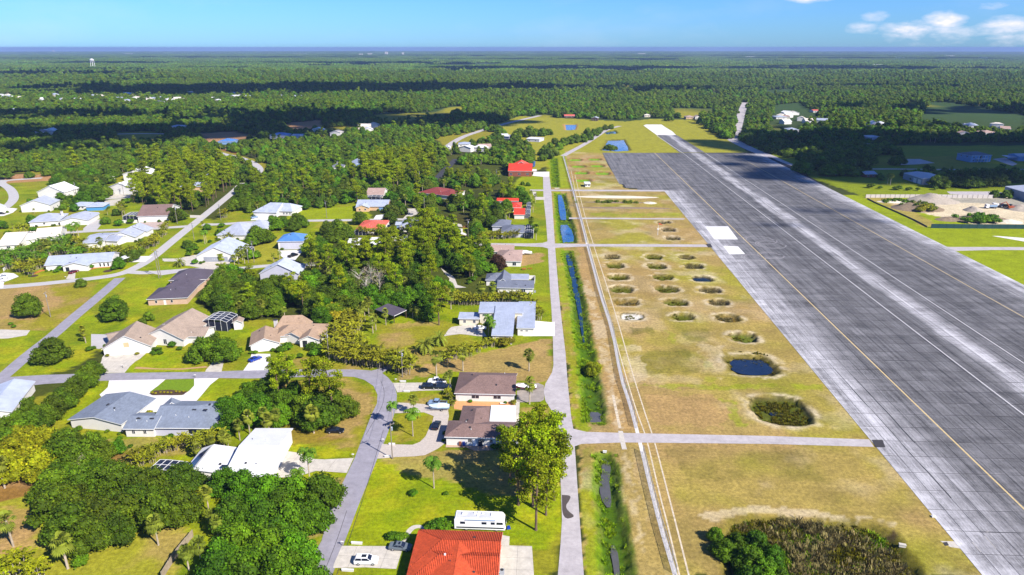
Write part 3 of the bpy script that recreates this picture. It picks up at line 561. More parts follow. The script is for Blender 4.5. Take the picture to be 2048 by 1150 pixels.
paved('driveway', [(-151.12, 210.96), (-137, 210.8), (-136.57, 209.2), (-136.25, 205.02), (-136.64, 202.95), (-136.4, 199.46), (-135.3, 194.44), (-144.53, 194.01), (-146.89, 199.47), (-148.39, 202.92), (-149.75, 205.43)], .042, m_conc, 4, 2); paved('driveway', [(-166.24, 224.95), (-159.04, 224.91), (-157.56, 222.93), (-154.1, 213.85), (-155.15, 212.14), (-158.94, 213.63)], .041, m_road2)
paved('walkway', [(-109.88, 197.76), (-110.21, 202.16), (-110.78, 207.23), (-108, 207.62), (-104.1, 196.6), (-109.42, 196.35)], .043, m_conc); paved('driveway', [(-99.96, 210.81), (-93.47, 210.95), (-88.19, 198.69), (-97.41, 197.78), (-98, 203.9)], .042, m_white)
paved('driveway', [(-56.49, 199.07), (-53.77, 200.77), (-49.63, 204.95), (-48.73, 202.69), (-50.66, 199.98), (-52.2, 196.71)], .042, m_asphalt); paved('driveway', [(-27.99, 240.81), (-23.69, 240.36), (-19.8, 229.31), (-23.68, 229.73), (-27.65, 230.87), (-30.12, 231.25), (-32.89, 230.21), (-35.63, 229.05), (-34.79, 235.36), (-34, 237.81)], .042, m_conc, 4, 0)
paved('driveway', [(-2.48, 245.63), (3.83, 244.39), (5.22, 244.98), (5.04, 231.06), (-6.68, 230.39), (-2.74, 238.11)], .042, m_white); paved('driveway', [(-49.43, 312.68), (-44.72, 303.77), (-41.34, 299.06), (-39.69, 294.4), (-37.65, 286.3), (-33.2, 283), (-40.56, 281.79), (-41.94, 288.79), (-42.35, 295.21), (-45.37, 301.78)], .042, m_conc)
paved('driveway', [(-58.71, 383.75), (-54.93, 389.75), (-50.13, 388.42), (-46.75, 385.82), (-45.89, 378.39), (-39.78, 370.05), (-39.5, 367.26), (-49.54, 377.49)], .042, m_white); paved('driveway', [(-58.1, 393.04), (-55.27, 401.21), (-48.78, 396.65), (-47.28, 390.41), (-52.09, 391.75), (-56.34, 391.55)], .042, m_conc)
paved('driveway', [(-7.25, 193.41), (-0.65, 193.49), (1.1, 192.03), (1.22, 182.78), (0.05, 181.52), (-5.59, 180.86), (-6.97, 181.2)], .042, material('stained_concrete', alb(170, 160, 152), .9, .2, .6), 3.6, 0)
paved('patio', [(-25.75, 181.13), (-7.54, 181.57), (-7.51, 176.49), (-22.82, 175.4), (-24.12, 175.8), (-25.2, 176.05)], .043, material('terracotta_pavers', alb(236, 172, 116), .9, .12, 1.0)); paved('walkway', [(-7.26, 181.99), (-6.09, 182.04), (-5.78, 165.7), (-6.95, 165.64)], .043, m_conc)
paved('patio', [(-24.98, 157.04), (-11.65, 157.34), (-11.48, 155), (-14.2, 154.57), (-17.12, 154.43), (-19.51, 155.88), (-24.78, 155.63)], .040, material('pale_gravel', alb(206, 176, 152), .95, .2, 3))
paved('driveway', [(-213.61, 323.74), (-206.32, 322.92), (-197.7, 323.89), (-195.95, 313.89), (-201.28, 313.1), (-208.68, 312.76)], .042, m_white); paved('driveway', [(-190.66, 319.67), (-183.13, 320.02), (-177.34, 326.57), (-171.35, 326.85), (-154.46, 316.36), (-150.61, 306.96), (-155.5, 301.63), (-170.16, 308.14), (-174.79, 308.98), (-181.25, 315.12), (-187.05, 314.85)], .0415, m_conc)
paved('driveway', [(-186.45, 300.2), (-181.58, 299.42), (-172.22, 300.86), (-170.7, 297.94), (-176.62, 293.76), (-186.04, 297.23)], .041, m_road2); paved('driveway', [(-245.2, 391.6), (-228.15, 394.85), (-221.47, 382.35), (-231.55, 379.56)], .042, material('pink_concrete', alb(206, 184, 176)))
paved('driveway', [(-217.63, 286.17), (-223.48, 298.49), (-220.67, 297.61), (-213.46, 286.36)], .042, m_conc); paved('driveway', [(-263.66, 368.31), (-269.02, 377.06), (-275.92, 397.64), (-269.73, 399.62), (-258.56, 373)], .042, m_road2); paved('driveway', [(-307.76, 459.78), (-314.11, 475.39), (-295.4, 471.61), (-292, 459.41)], .042, m_conc); paved('driveway', [(-304.24, 453.42), (-295.02, 458.18), (-288.44, 445.71), (-286.27, 437.64), (-292.71, 435.35)], .042, m_conc)
paved('driveway', [(-181.62, 410.02), (-168.4, 412.39), (-170.35, 423.12), (-167.58, 421.41), (-165.75, 402.18), (-179.02, 400.73)], .042, m_white); paved('driveway', [(-137.94, 336.32), (-124.92, 338.13), (-123.62, 326.37), (-122.94, 319.65), (-127.75, 321.09), (-132.21, 325.97)], .042, m_white); paved('driveway', [(-105.32, 417.67), (-100.15, 420.59), (-97.86, 407.58), (-104.7, 408.11)], .042, m_white)
paved('driveway', [(-92.28, 429.21), (-90.37, 436.88), (-80.69, 438.29), (-79.6, 422.45), (-85.58, 408.14), (-86.72, 409.8), (-86.17, 423.96)], .042, m_conc); paved('driveway', [(-8.41, 581.8), (4.92, 583.07), (4.79, 559.05), (-0.82, 558.79), (-9.18, 562.93)], .042, m_white); paved('driveway', [(-8.47, 496.66), (-5.35, 496.8), (-4.42, 478.27), (1.13, 478.52), (1.14, 468.63), (-5.21, 468.34)], .042, m_conc)
paved('driveway', [(-253.85, 290.18), (-253.13, 294.12), (-247.8, 293.39), (-241.84, 288.82), (-242.52, 280.41), (-236.85, 272.71), (-240.01, 272.56)], .042, m_white); paved('driveway', [(-359.27, 424.43), (-349.56, 426.82), (-345.14, 425.09), (-339.85, 414.04), (-338.97, 405.08), (-342.56, 403.15)], .042, m_white); paved('driveway', [(-335.73, 447.71), (-345.83, 466.99), (-349.24, 469.12), (-339.62, 453.94), (-352.5, 462.15), (-348.52, 457.89)], .042, m_white)
paved('driveway', [(-208.24, 227.79), (-191.25, 227.36), (-189.26, 222.7), (-194.08, 219.59), (-200.98, 218.7)], .042, m_conc); paved('driveway', [(-222.96, 412.52), (-212.65, 412.11), (-212.21, 405.13), (-219.52, 405.66)], .041, m_conc)

# ---------------------------------------------------------------- tracks, and cast shadows painted dark on the paving
m_track = material('sandy_track', alb(222, 206, 180), .95, .35, 1.2)
def strip(name, line, w, z, m, n=1, **kw):
    return road(name, line, w, z, m, n)
strip('wheel_track', [(23.68, 592.6), (23.56, 504.64), (24.35, 410.98), (24.96, 354.67), (26, 296.2), (26.89, 247.77), (27.41, 204.12), (28.07, 177.88), (28.96, 164.26), (28.95, 155.7), (28.7, 140.61), (28.73, 125.24), (28.47, 110.29)], .36, .012, m_track)
strip('wheel_track', [(26.14, 568.14), (26.1, 495.47), (26.5, 411.08), (27.37, 354.78), (28.73, 296.33), (29.61, 247.9), (29.87, 204.23), (30.4, 177.99), (30.87, 164.35), (30.91, 155.79), (30.75, 140.7), (30.6, 125.33), (30.36, 110.37)], .38, .012, m_track)
strip('footpath', [(22.34, 166.02), (22.27, 161.42), (22.44, 156.81)], 1.3, .045, m_conc); strip('wheel_track', [(22.2, 186.75), (22.22, 177.61), (22.36, 167.6)], .8, .012, m_track)
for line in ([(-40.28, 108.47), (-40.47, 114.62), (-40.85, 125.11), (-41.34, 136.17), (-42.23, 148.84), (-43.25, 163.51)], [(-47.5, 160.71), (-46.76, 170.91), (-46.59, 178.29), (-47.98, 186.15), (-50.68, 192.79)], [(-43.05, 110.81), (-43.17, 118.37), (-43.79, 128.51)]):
    strip('painted_wire_shadow', line, .10, .040, m_crack_and_shadow, 2)  # thin dark strips painted as the shadows of overhead wires
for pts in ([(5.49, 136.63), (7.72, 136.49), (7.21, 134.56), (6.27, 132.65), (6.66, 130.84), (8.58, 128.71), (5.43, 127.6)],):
    paved('painted_tree_shadow', smooth_line(pts + pts[:1], 2), .041, material('shadow_dark_concrete', alb(96, 86, 82), .5, .2, 2))  # dark sheet in the shape of a tree's cast shadow
# ---------------------------------------------------------------- runway
X0, X1, Y0, Y1 = 89.2, 214.6, 84.0, 700.0
def runway_material(name, k):
    m = bpy.data.materials.new(name); m.use_nodes = True
    t = m.node_tree; N, L = t.nodes, t.links
    p = N['Principled BSDF']; p.inputs['Roughness'].default_value = .85; p.inputs['Specular IOR Level'].default_value = .25
    g = N.new('ShaderNodeNewGeometry')
    def noise(st, scale, det=5.0, rough=.6):
        v = N.new('ShaderNodeVectorMath'); v.operation = 'MULTIPLY'; v.inputs[1].default_value = st; L.new(g.outputs['Position'], v.inputs[0])
        n = N.new('ShaderNodeTexNoise'); n.inputs['Scale'].default_value = scale; n.inputs['Detail'].default_value = det; n.inputs['Roughness'].default_value = rough
        L.new(v.outputs[0], n.inputs['Vector']); return n.outputs[0]
    def mth(op, a, b, c=False):
        n = N.new('ShaderNodeMath'); n.operation = op; n.use_clamp = c
        for i, x in enumerate((a, b)):
            if isinstance(x, (int, float)): n.inputs[i].default_value = x
            else: L.new(x, n.inputs[i])
        return n.outputs[0]
    sx = N.new('ShaderNodeSeparateXYZ'); L.new(g.outputs['Position'], sx.inputs[0])
    wob = mth('MULTIPLY', mth('SUBTRACT', noise((.10, .03, 1), 1.0), .5), 9.0)
    u = mth('DIVIDE', mth('SUBTRACT', mth('ADD', sx.outputs['X'], wob), X0), X1 - X0)
    u = mth('MAXIMUM', u, mth('MULTIPLY', mth('GREATER_THAN', sx.outputs['Y'], 506.0), .17))
    r = N.new('ShaderNodeValToRGB'); L.new(u, r.inputs[0])
    e = r.color_ramp.elements
    stops = [(0, .43), (.055, .40), (.10, .26), (.15, .18), (.30, .135), (.455, .145), (.475, .36), (.515, .40), (.54, .155), (.70, .13), (.86, .165), (.925, .22), (.965, .40), (1, .46)]
    for i, (q, c) in enumerate(stops):
        el = e[i] if i < 2 else e.new(q)
        el.position = q; el.color = (c, c * .975, c * 1.03, 1)
    st = mth('MULTIPLY', mth('SUBTRACT', noise((1.0, .03, 1), 1.3, 8.0, .78), .5), 2.7)
    mot = mth('MULTIPLY', mth('SUBTRACT', noise((.05, .16, 1), 1.0, 7.0, .75), .5), 2.0)
    fine = mth('MULTIPLY', mth('SUBTRACT', noise((1, .25, 1), 3.5, 6.0, .75), .5), 1.5)
    band = mth('MULTIPLY', mth('SUBTRACT', noise((.30, .006, 1), 1.0, 4.0, .6), .5), 1.6)
    f = mth('ADD', 1.0, mth('ADD', mth('ADD', mth('ADD', st, band), mot), fine))
    f = mth('MULTIPLY', mth('MAXIMUM', f, .35), k)
    mx = N.new('ShaderNodeMixRGB'); mx.blend_type = 'MULTIPLY'; mx.inputs[0].default_value = 1
    L.new(r.outputs[0], mx.inputs[1]); L.new(f, mx.inputs[2])
    L.new(mx.outputs[0], p.inputs['Base Color'])
    return m
RW = [runway_material('worn_runway_concrete', .68 * s) for s in (1.0, .9, 1.12, 1.04)]
m_joint = material('runway_joint', (.022, .021, .025), .9)
b = MB(); b.sheet([(X0, Y0), (X1 + .2, Y0), (X1 + .2, 297), (213.06, 486.47), (226.03, 706.42), (58.85, 695.21), (57.96, 620.86), (59.06, 558.08), (61.55, 514.06), (90.12, 505.83)], .02)
b2 = MB()
runway = b.build('runway', m_joint, kind='structure')
SW, SL = 3.81, 7.3
cells = []
rw_poly = [(X0, Y0), (X1, Y0), (X1, 300), (X1, 480), (213.06, 486.47), (226.03, 706.42), (58.85, 695.21), (57.96, 620.86), (59.06, 558.08), (61.55, 514.06), (90.12, 505.83), (X0, 500)]
rr = random.Random(7)
for j in range(int((Y1 - Y0) / SL)):
    for i in range(-9, 33):
        x, y = X0 + i * SW, Y0 + j * SL
        c = [(x + .065, y + .075), (x + SW - .065, y + .075), (x + SW - .065, y + SL - .075), (x + .065, y + SL - .075)]
        mid = (x + SW / 2, y + SL / 2)
        if not bool(inside(rw_poly, np.array([mid[0]]), np.array([mid[1]]))[0]): continue
        cells.append((math.hypot(*mid) if mid[1] > 104 and mid[0] < mid[1] * .76 + 14 else 1e9, c))
cells.sort(key=lambda q: q[0])
rest = MB()
for k, (dq, c) in enumerate(cells):
    mi = rr.choice((0, 0, 1, 2, 3)); zt = .055 + rr.uniform(-.004, .004)
    s = MB() if k < 300 and dq < 1e8 else rest
    tgt = mi if s is rest else 0
    s.face([(p[0], p[1], zt) for p in c], tgt)
    for a in range(4): s.face([(*c[a], .02), (*c[(a + 1) % 4], .02), (*c[(a + 1) % 4], zt), (*c[a], zt)], tgt)
    if s is not rest: s.build('slab', RW[mi], runway)
rest.build('slab', RW, runway, kind='stuff')
m_yel = material('yellow_paint', alb(232, 206, 146), .7, .15, 1.5); m_wpaint = material('white_paint', alb(230, 228, 230), .7, .25, 1.5)
def stripe(name, x, y0, y1, w, m, n=40):
    b = MB(); b.sheet([(x - w / 2, y0), (x + w / 2, y0), (x + w / 2, y1), (x - w / 2, y1)], .070); return b.build(name, m, kind='structure')
stripe('yellow_line', 111.4, 84, 698, .42, m_yel); stripe('yellow_line', 189.3, 84, 690, .34, m_yel); stripe('white_line', 139.5, 84, 705, .36, m_wpaint); stripe('white_line', 162.0, 84, 700, .36, m_wpaint)
for y0, y1 in (((151.54, 198.95)[1] - 20, (151.54, 198.95)[1]), ((151.18, 208.02)[1], (151.16, 244.52)[1]), ((151.22, 266.51)[1], (151.04, 297.09)[1]), ((150.5, 319.93)[1], (150.77, 351.83)[1]), ((150.55, 376.89)[1], (149.58, 410.42)[1]), ((150.58, 434.25)[1], (149.54, 467.02)[1]), ((149.74, 490.46)[1], (148.83, 516.17)[1]), ((148.47, 542.46)[1], (148.73, 569.13)[1]), ((148.68, 593.31)[1], (148.63, 619.54)[1])):
    stripe('white_dash', 151.2, y0, y1, .4, m_wpaint)
m_block = material('fresh_white_paint', alb(252, 250, 250), .8, .04, .5)
for poly in ([(95.99, 398.13), (109.59, 398.76), (107.8, 369.64), (94.84, 369.04)], [(96.32, 356.01), (104.06, 355.4), (103.93, 341.38), (95.76, 340.11)]):
    b = MB(); b.sheet(poly, .072); b.build('white_paint_block', m_block, kind='structure')
paved('runway_end', [(134.69, 955.28), (139.85, 968.31), (161.17, 969.29), (160.81, 937.92), (161.74, 886.23), (159.57, 849.57), (136.25, 838.58)], .034, m_white)
paved('runway_strip', [(136.58, 848.51), (160.18, 849.6), (162.49, 703.48), (136.78, 702.29)], .036, RW[2]); strip('white_line', [(135.05, 838.52), (139.5, 700)], .6, .05, m_wpaint)
paved('apron_step', [(94.79, 124.28), (98.63, 128.47), (97.54, 124.88), (96.25, 120.53), (87.38, 122.54), (86.28, 124.36)], .031, m_conc); paved('drain_grate', [(86.66, 123.9), (87.6, 124.1), (87.42, 123), (86.49, 122.81)], .045, m_crack_and_shadow)
paved('hold_mark', [(89.58, 164.54), (92.55, 164.68), (91.64, 160.97), (88.99, 160.85)], .076, m_crack_and_shadow); paved('hold_mark', [(88.12, 359.57), (90.55, 359.68), (90.05, 352.82), (87.67, 352.71)], .076, m_crack_and_shadow)

m_seal = material('crack_seal', (.026, .025, .03), .8, .2, 1); m_skid = material('pale_scuff', alb(176, 172, 176), .9, .3, 1.5); m_rub = material('rubber_mark', (.085, .082, .09), .9, .3, .8)
kr = random.Random(17)
for k in range(34):               # sealed cracks wander along the joints
    x = X0 + SW * kr.randint(2, 31); y = kr.uniform(104, 420); n = kr.randint(4, 9); pts_ = []
    for i in range(n): pts_.append((x + kr.uniform(-.22, .22), y)); y += kr.uniform(4, 9)
    strip('crack_seal', pts_, kr.choice((.14, .2, .3)), .066, m_seal)
for k in range(16):
    y = Y0 + SL * kr.randint(3, 34); x = kr.uniform(96, 180); pts_ = []
    for i in range(kr.randint(3, 6)): pts_.append((x, y + kr.uniform(-.2, .2))); x += kr.uniform(4, 9)
    strip('crack_seal', pts_, kr.choice((.14, .22)), .0665, m_seal)
for (cx_, cy_), r_ in (((122.54, 360.01), 6.5), ((116.43, 339.64), 5.0), ((119.62, 369.15), 7.5), ((106.51, 335.31), 4.5)):
    for q in range(2): strip('skid_mark', [(cx_ + (r_ + q * 1.4) * math.cos(t / 14 * 5.2 + q), cy_ + (r_ + q * 1.4) * math.sin(t / 14 * 5.2 + q)) for t in range(15)], .35, .0675, m_skid)
for k in range(9):
    x = kr.uniform(142, 160); y = kr.uniform(110, 520); strip('rubber_mark', [(x, y), (x + kr.uniform(-.5, .5), y + kr.uniform(20, 60))], kr.uniform(.2, .35), .067, m_rub)
# ---------------------------------------------------------------- tree models
def leafmat(name, rgb, k=1.0, objvar=.5, tr=.18, rough=.75):
    return material(name, tuple(c * .62 * k for c in lin(*rgb)), rough, .16, .35, attr='tint', objvar=objvar, translucent=tr, spec=.18)
LEAF = dict(dark=leafmat('dark_oak_leaves', (88, 116, 10), 1.2), green=leafmat('green_leaves', (92, 138, 8), .95), yellow=leafmat('yellow_green_leaves', (146, 154, 12), 1.05), pine=leafmat('pine_needles', (142, 164, 10), 1.2, .4, .3),
            palm=leafmat('palm_fronds', (138, 150, 44), 1.0, .4), queen=leafmat('feather_fronds', (104, 146, 30), 1.0, .3), areca=leafmat('areca_fronds', (146, 150, 24), 1.05, .5), olive=leafmat('olive_leaves', (98, 122, 28), 1.05), copper=leafmat('copper_leaves', (88, 64, 44), 1.0, .3), gold=leafmat('gold_bamboo_leaves', (164, 156, 20), 1.0, .2))
for k_ in ('dark', 'green', 'pine', 'olive'): more_noise(LEAF[k_], .011, .72, 1.22, None, 3.0)
BARK = material('bark', alb(118, 98, 80), .95, .25, 1.0, objvar=.3); PALEBARK = material('palm_trunk', alb(196, 180, 158), .95, .2, 1.2, objvar=.2); DEADWOOD = material('weathered_deadwood', alb(206, 198, 186), .95, .15, 1.0)
def rand_dirs(rng, n, zmin=-.45):
    z = rng.uniform(zmin, 1, n); a = rng.uniform(0, 2 * np.pi, n); r = np.sqrt(1 - z * z)
    return np.stack([r * np.cos(a), r * np.sin(a), z], 1)
def cards(rng, pos, nrm, size, tint, aspect=1.0, jit=.55):
    n = len(pos)
    nn = nrm + rng.normal(0, jit, (n, 3)); nn /= np.linalg.norm(nn, axis=1)[:, None] + 1e-9
    t = np.cross(nn, rng.normal(0, 1, (n, 3))); t /= np.linalg.norm(t, axis=1)[:, None] + 1e-9
    b = np.cross(nn, t)
    s = (size * rng.uniform(.65, 1.3, n))[:, None]
    v = np.stack([pos - t * s * .5 * aspect, pos - b * s * .42, pos + t * s * .5 * aspect, pos + b * s * .42], 1).reshape(-1, 3)
    q = np.arange(4 * n).reshape(n, 4)
    return v, q, np.repeat(tint, 4, 0)
def ball(c, r, rings=5, seg=8, lump=.0, rng=None):
    v, q = [], []
    for i in range(rings + 1):
        th = math.pi * (.04 + .92 * i / rings)
        for k in range(seg):
            f = 1 + (rng.uniform(-lump, lump) if rng is not None else 0)
            v.append((c[0] + r[0] * f * math.sin(th) * math.cos(2 * math.pi * k / seg), c[1] + r[1] * f * math.sin(th) * math.sin(2 * math.pi * k / seg), c[2] + r[2] * f * math.cos(th)))
    for i in range(rings):
        for k in range(seg): q.append((i * seg + k, (i + 1) * seg + k, (i + 1) * seg + (k + 1) % seg, i * seg + (k + 1) % seg))
    v.append((c[0], c[1], c[2] + r[2])); return np.array(v), np.array(q)
def join(parts):
    V, Q, Tn, o = [], [], [], 0
    for v, q, t in parts:
        V.append(v); Q.append(q + o); Tn.append(t); o += len(v)
    return np.concatenate(V), np.concatenate(Q), np.concatenate(Tn)
def lobes_oak(rng, n, R_=5.0, h0=2.6, h1=8.2):
    L_ = []
    for k in range(n):
        a = 2.4 * k + rng.uniform(-.5, .5); f = math.sqrt((k + .5) / n)
        z = h0 + (h1 - h0) * (1 - f * f * .9) * rng.uniform(.72, 1.02)
        r = R_ * ((.20 + .17 * rng.uniform()) if n > 16 else (.28 + .16 * rng.uniform()) * (1 if n > 10 else 1.25))
        d = (R_ - r * .9) * f * rng.uniform(.78, 1.18)
        L_.append((np.array([d * math.cos(a), d * math.sin(a), max(z - r * .55, h0 * .7)]), np.array([r, r, r * rng.uniform(.75, .95)])))
        if f > .55 and n > 10: L_.append((np.array([d * .92 * math.cos(a + .3), d * .92 * math.sin(a + .3), h0 + rng.uniform(-.4, .8)]), np.array([r * .85, r * .85, r * .7])))
    return L_
def crown(rng, lobes, n, size, core=.8, jit=.55, zmin=-.45, aspect=1.0, spread=.08):
    parts = []
    w = np.array([l[1][0] ** 2 for l in lobes]); w /= w.sum()
    for i, (c, r) in enumerate(lobes):
        lt = rng.uniform(.70, 1.26)
        m = max(4, int(n * w[i]))
        d = rand_dirs(rng, m, zmin)
        lump = 1 + .16 * np.sin(d[:, 0] * 5 + i) * np.sin(d[:, 1] * 5 + 2 * i) + rng.normal(0, spread, m)
        p = c + d * r * lump[:, None]
        t = np.ones((m, 3)) * lt * rng.uniform(.6, 1.45, m)[:, None]
        t[:, 0] *= rng.uniform(.9, 1.2, m)
        parts.append(cards(rng, p, d, size, t, aspect, jit))
        if core:
            v, q = ball(c, r * core, 5, 8, .08, rng); parts.append((v, q, np.ones((len(v), 3)) * lt * .8))
    return join(parts)
def trunk_mb(h, r0, r1, lean=(0, 0), limbs=(), n=7):
    b = MB(); pts = [(lean[0] * t * t * h, lean[1] * t * t * h, t * h - .2) for t in (0, .06, .3, .65, 1)]
    b.tube(pts, [r0 * 1.35, r0, r0 * .85 + r1 * .15, (r0 + r1) / 2, r1], n)
    for (z, tip, r) in limbs:
        s = (lean[0] * (z / h) ** 2 * h, lean[1] * (z / h) ** 2 * h, z)
        mid = tuple(a * .5 + c * .5 + (0, 0, .15)[k] for k, (a, c) in enumerate(zip(s, tip)))
        b.tube([s, mid, tip], [r, r * .75, r * .35], 5)
    return b
MODEL = {}
def model(kind, i, crown_arrays, trunk, leaf, bark):
    v, q, t = crown_arrays
    cm_ = np_mesh(kind + '_crown', v, q, leaf, {'tint': t})
    tm = trunk.mesh(kind + '_trunk', bark)
    MODEL.setdefault(kind, []).append((cm_, tm))
for i in range(6):                # broad oaks, 10 m across
    rng = np.random.default_rng(100 + i); lb = lobes_oak(rng, 24, 5.0, 2.0, 8.2)
    model('oak', i, crown(rng, lb, 4300, .47, .74, .7), trunk_mb(4.5, .34, .2, (rng.uniform(-.1, .1), rng.uniform(-.1, .1)), [(2.2, tuple(l[0] * .8), .14) for l in lb[:6]]), LEAF['dark'], BARK)
for i in range(5):                # slash pines, 16 m tall
    rng = np.random.default_rng(200 + i); h = 16.0; lean = (rng.uniform(-.08, .08), rng.uniform(-.08, .08)); lb, lm = [], []
    for k in range(28):
        z = h * rng.uniform(.40, 1.02); f = 1 - abs(z / h - .68) * 1.35; a = rng.uniform(0, 6.28); d = rng.uniform(.2, 1) * 4.1 * max(.25, f)
        ax = np.array([lean[0] * (z / h) ** 2 * h, lean[1] * (z / h) ** 2 * h, 0]); c = ax + np.array([d * math.cos(a), d * math.sin(a), z]); r = rng.uniform(.75, 1.35)
        lb.append((c, np.array([r, r, r * .62])))
        if k < 14: lm.append((min(z - .5, h * .95), tuple(c), .07))
    model('pine', i, crown(rng, lb, 2500, .40, .40, .8, -.8, 1.3, .14), trunk_mb(h, .26, .08, lean, lm), LEAF['pine'], BARK)
def frond_fan(rng, base, az, el, ln, blades=8, wid=.8):
    """A cabbage-palm leaf: a stalk and drooping blades spread like a fan."""
    d = np.array([math.cos(az) * math.cos(el), math.sin(az) * math.cos(el), math.sin(el)]); s = np.array([-math.sin(az), math.cos(az), 0.0])
    hub = base + d * ln * .5; v, q = [], []
    for k in range(blades):
        a = (k / (blades - 1) - .5) * 2.3; dd = d * math.cos(a) + s * math.sin(a)
        t1 = hub + dd * ln * .38; t2 = hub + dd * ln * .62 + np.array([0, 0, -.26 * ln * rng.uniform(.7, 1.4)]); w = (s * math.cos(a) - d * math.sin(a)) * ln * .085 * wid
        i = len(v); v += [hub, t1 - w, t2, t1 + w]; q.append((i, i + 1, i + 2, i + 3))
    i = len(v); w = s * .05; v += [base - w, base + w, hub + w, hub - w]; q.append((i, i + 1, i + 2, i + 3))
    return np.array(v), np.array(q)
def frond_feather(rng, base, az, el, ln, droop=1.0, seg=6, wid=.20):
    """A feather palm leaf: an arching spine with leaflets hanging to both sides."""
    v, q = [], []; p = np.array(base, float); e = el; s = np.array([-math.sin(az), math.cos(az), 0.0]); pts = [p.copy()]
    for k in range(seg):
        p = p + np.array([math.cos(az) * math.cos(e), math.sin(az) * math.cos(e), math.sin(e)]) * ln / seg; e -= droop * (.18 + .09 * k); pts.append(p.copy())
    for k in range(seg):
        w = ln * wid * (math.sin(math.pi * (k + .7) / (seg + .8)) ** .6)
        for sg in (-1, 1):
            o = s * sg * w + np.array([0, 0, -w * .45]); i = len(v); dv = (pts[k + 1] - pts[k]) * .5
            v += [pts[k], pts[k] + o + dv, pts[k] + o * .9 + dv * 2.0, pts[k + 1]]; q.append((i, i + 1, i + 2, i + 3))
    return np.array(v), np.array(q)
def fronds(parts, rng, lo=.75, hi=1.3): return join([(v, q, np.ones((len(v), 3)) * rng.uniform(lo, hi)) for v, q in parts])
for i in range(3):                # cabbage palms, 7 m
    rng = np.random.default_rng(300 + i); top = np.array([0, 0, 6.0]); P_ = []
    for k in range(44):
        el = rng.uniform(-1.25, 1.4); P_.append(frond_fan(rng, top + np.array([0, 0, el * .35]), k * 2.4 + rng.uniform(-.3, .3), el, rng.uniform(1.2, 2.15)))
    model('cabbage_palm', i, fronds(P_, rng), trunk_mb(6.2, .21, .17, (rng.uniform(-.06, .06) * 0, 0)), LEAF['palm'], PALEBARK)
for i in range(2):                # queen palms, 9 m
    rng = np.random.default_rng(330 + i); P_ = [frond_feather(rng, (0, 0, 7.6), k * 2.4, rng.uniform(-.2, 1.2), rng.uniform(2.8, 3.5), 1.15) for k in range(20)]
    model('queen_palm', i, fronds(P_, rng), trunk_mb(7.7, .17, .13), LEAF['queen'], PALEBARK)
rng = np.random.default_rng(350); P_ = [frond_feather(rng, (0, 0, 2.4), k * 2.4, rng.uniform(-.75, 1.25), rng.uniform(3.2, 3.9), .62, 7, .11) for k in range(46)]
model('date_palm', 0, fronds(P_, rng), trunk_mb(2.6, .45, .42), LEAF['palm'], BARK)
for i in range(4):                # clumping areca palms, 5 m
    rng = np.random.default_rng(360 + i); P_ = []; tk = MB()
    for s in range(9):
        a = s * 2.4; d = 1.15 * math.sqrt(s / 9); x, y = d * math.cos(a), d * math.sin(a); h = rng.uniform(2.2, 4.0); tk.tube([(x, y, -.1), (x * 1.5, y * 1.5, h)], [.07, .05], 5)
        for k in range(7): P_.append(frond_feather(rng, (x * 1.5, y * 1.5, h - .3), k * 2.4 + s, rng.uniform(.2, 1.35), rng.uniform(1.5, 2.2), 1.3, 4, .17))
    model('palm_clump', i, fronds(P_, rng, .6, 1.4), tk, LEAF['areca'], PALEBARK)
for i in range(3):                # shrubs, 2.4 m across
    rng = np.random.default_rng(390 + i); lb = [(np.array([.62 * math.cos(k * 2.4) * math.sqrt(k / 6), .62 * math.sin(k * 2.4) * math.sqrt(k / 6), .85 + .35 * (1 - k / 6)]), np.array([.6, .6, .55])) for k in range(7)]
    model('shrub', i, crown(rng, lb, 420, .3), trunk_mb(.9, .06, .04), LEAF['green'], BARK)
for i in range(2):                # bare dead trees, 11 m
    rng = np.random.default_rng(400 + i); tk = trunk_mb(7.5, .22, .1, (.05, .02))
    twig = []
    for k in range(26):
        z = rng.uniform(3, 7.4); a = rng.uniform(0, 6.28); l_ = rng.uniform(1.5, 4.0); tip = (l_ * math.cos(a) * .75, l_ * math.sin(a) * .75, z + l_ * .8); tk.tube([(.05 * z / 2, .02 * z / 2, z), (tip[0] * .5, tip[1] * .5, z + l_ * .45), tip], [.09, .06, .02], 4); twig.append((np.array(tip), np.array([.9, .9, .8])))
    model('bare_tree', i, crown(rng, twig, 420, .26, 0, 1.0, -1), tk, leafmat('grey_twigs', (172, 158, 136), 1.0, .1), DEADWOOD)
# distant versions: one mesh each, crown and trunk together
FAR = {}
def far_model(kind, lobes, n, size, leaf, th, tr, seed, core=.86):
    rng = np.random.default_rng(seed); v, q, t = crown(rng, lobes, n, size, core, .5)
    tb = trunk_mb(th, tr, tr * .6, n=4); tv = np.array(tb.v); tq = np.array([f if len(f) == 4 else (*f, f[-1]) for f in tb.f if len(f) == 4])
    nv = len(v); me = np_mesh(kind, np.concatenate([v, tv]), np.concatenate([q, tq + nv]), [leaf, BARK], {'tint': np.concatenate([t, np.ones((len(tv), 3))])})
    mi = np.zeros(len(me.polygons), np.int32); mi[len(q):] = 1; me.polygons.foreach_set('material_index', mi); FAR.setdefault(kind, []).append(me)
for i in range(4):
    rng = np.random.default_rng(500 + i); far_model('oak', lobes_oak(rng, 11, 5.6, 1.8, 7.2), 620, .82, LEAF['dark'], 4, .3, 510 + i)
for i in range(3):
    rng = np.random.default_rng(520 + i); far_model('green_tree', lobes_oak(rng, 9, 5.2, 2.4, 7.8), 560, .82, LEAF['green'], 4, .3, 530 + i)
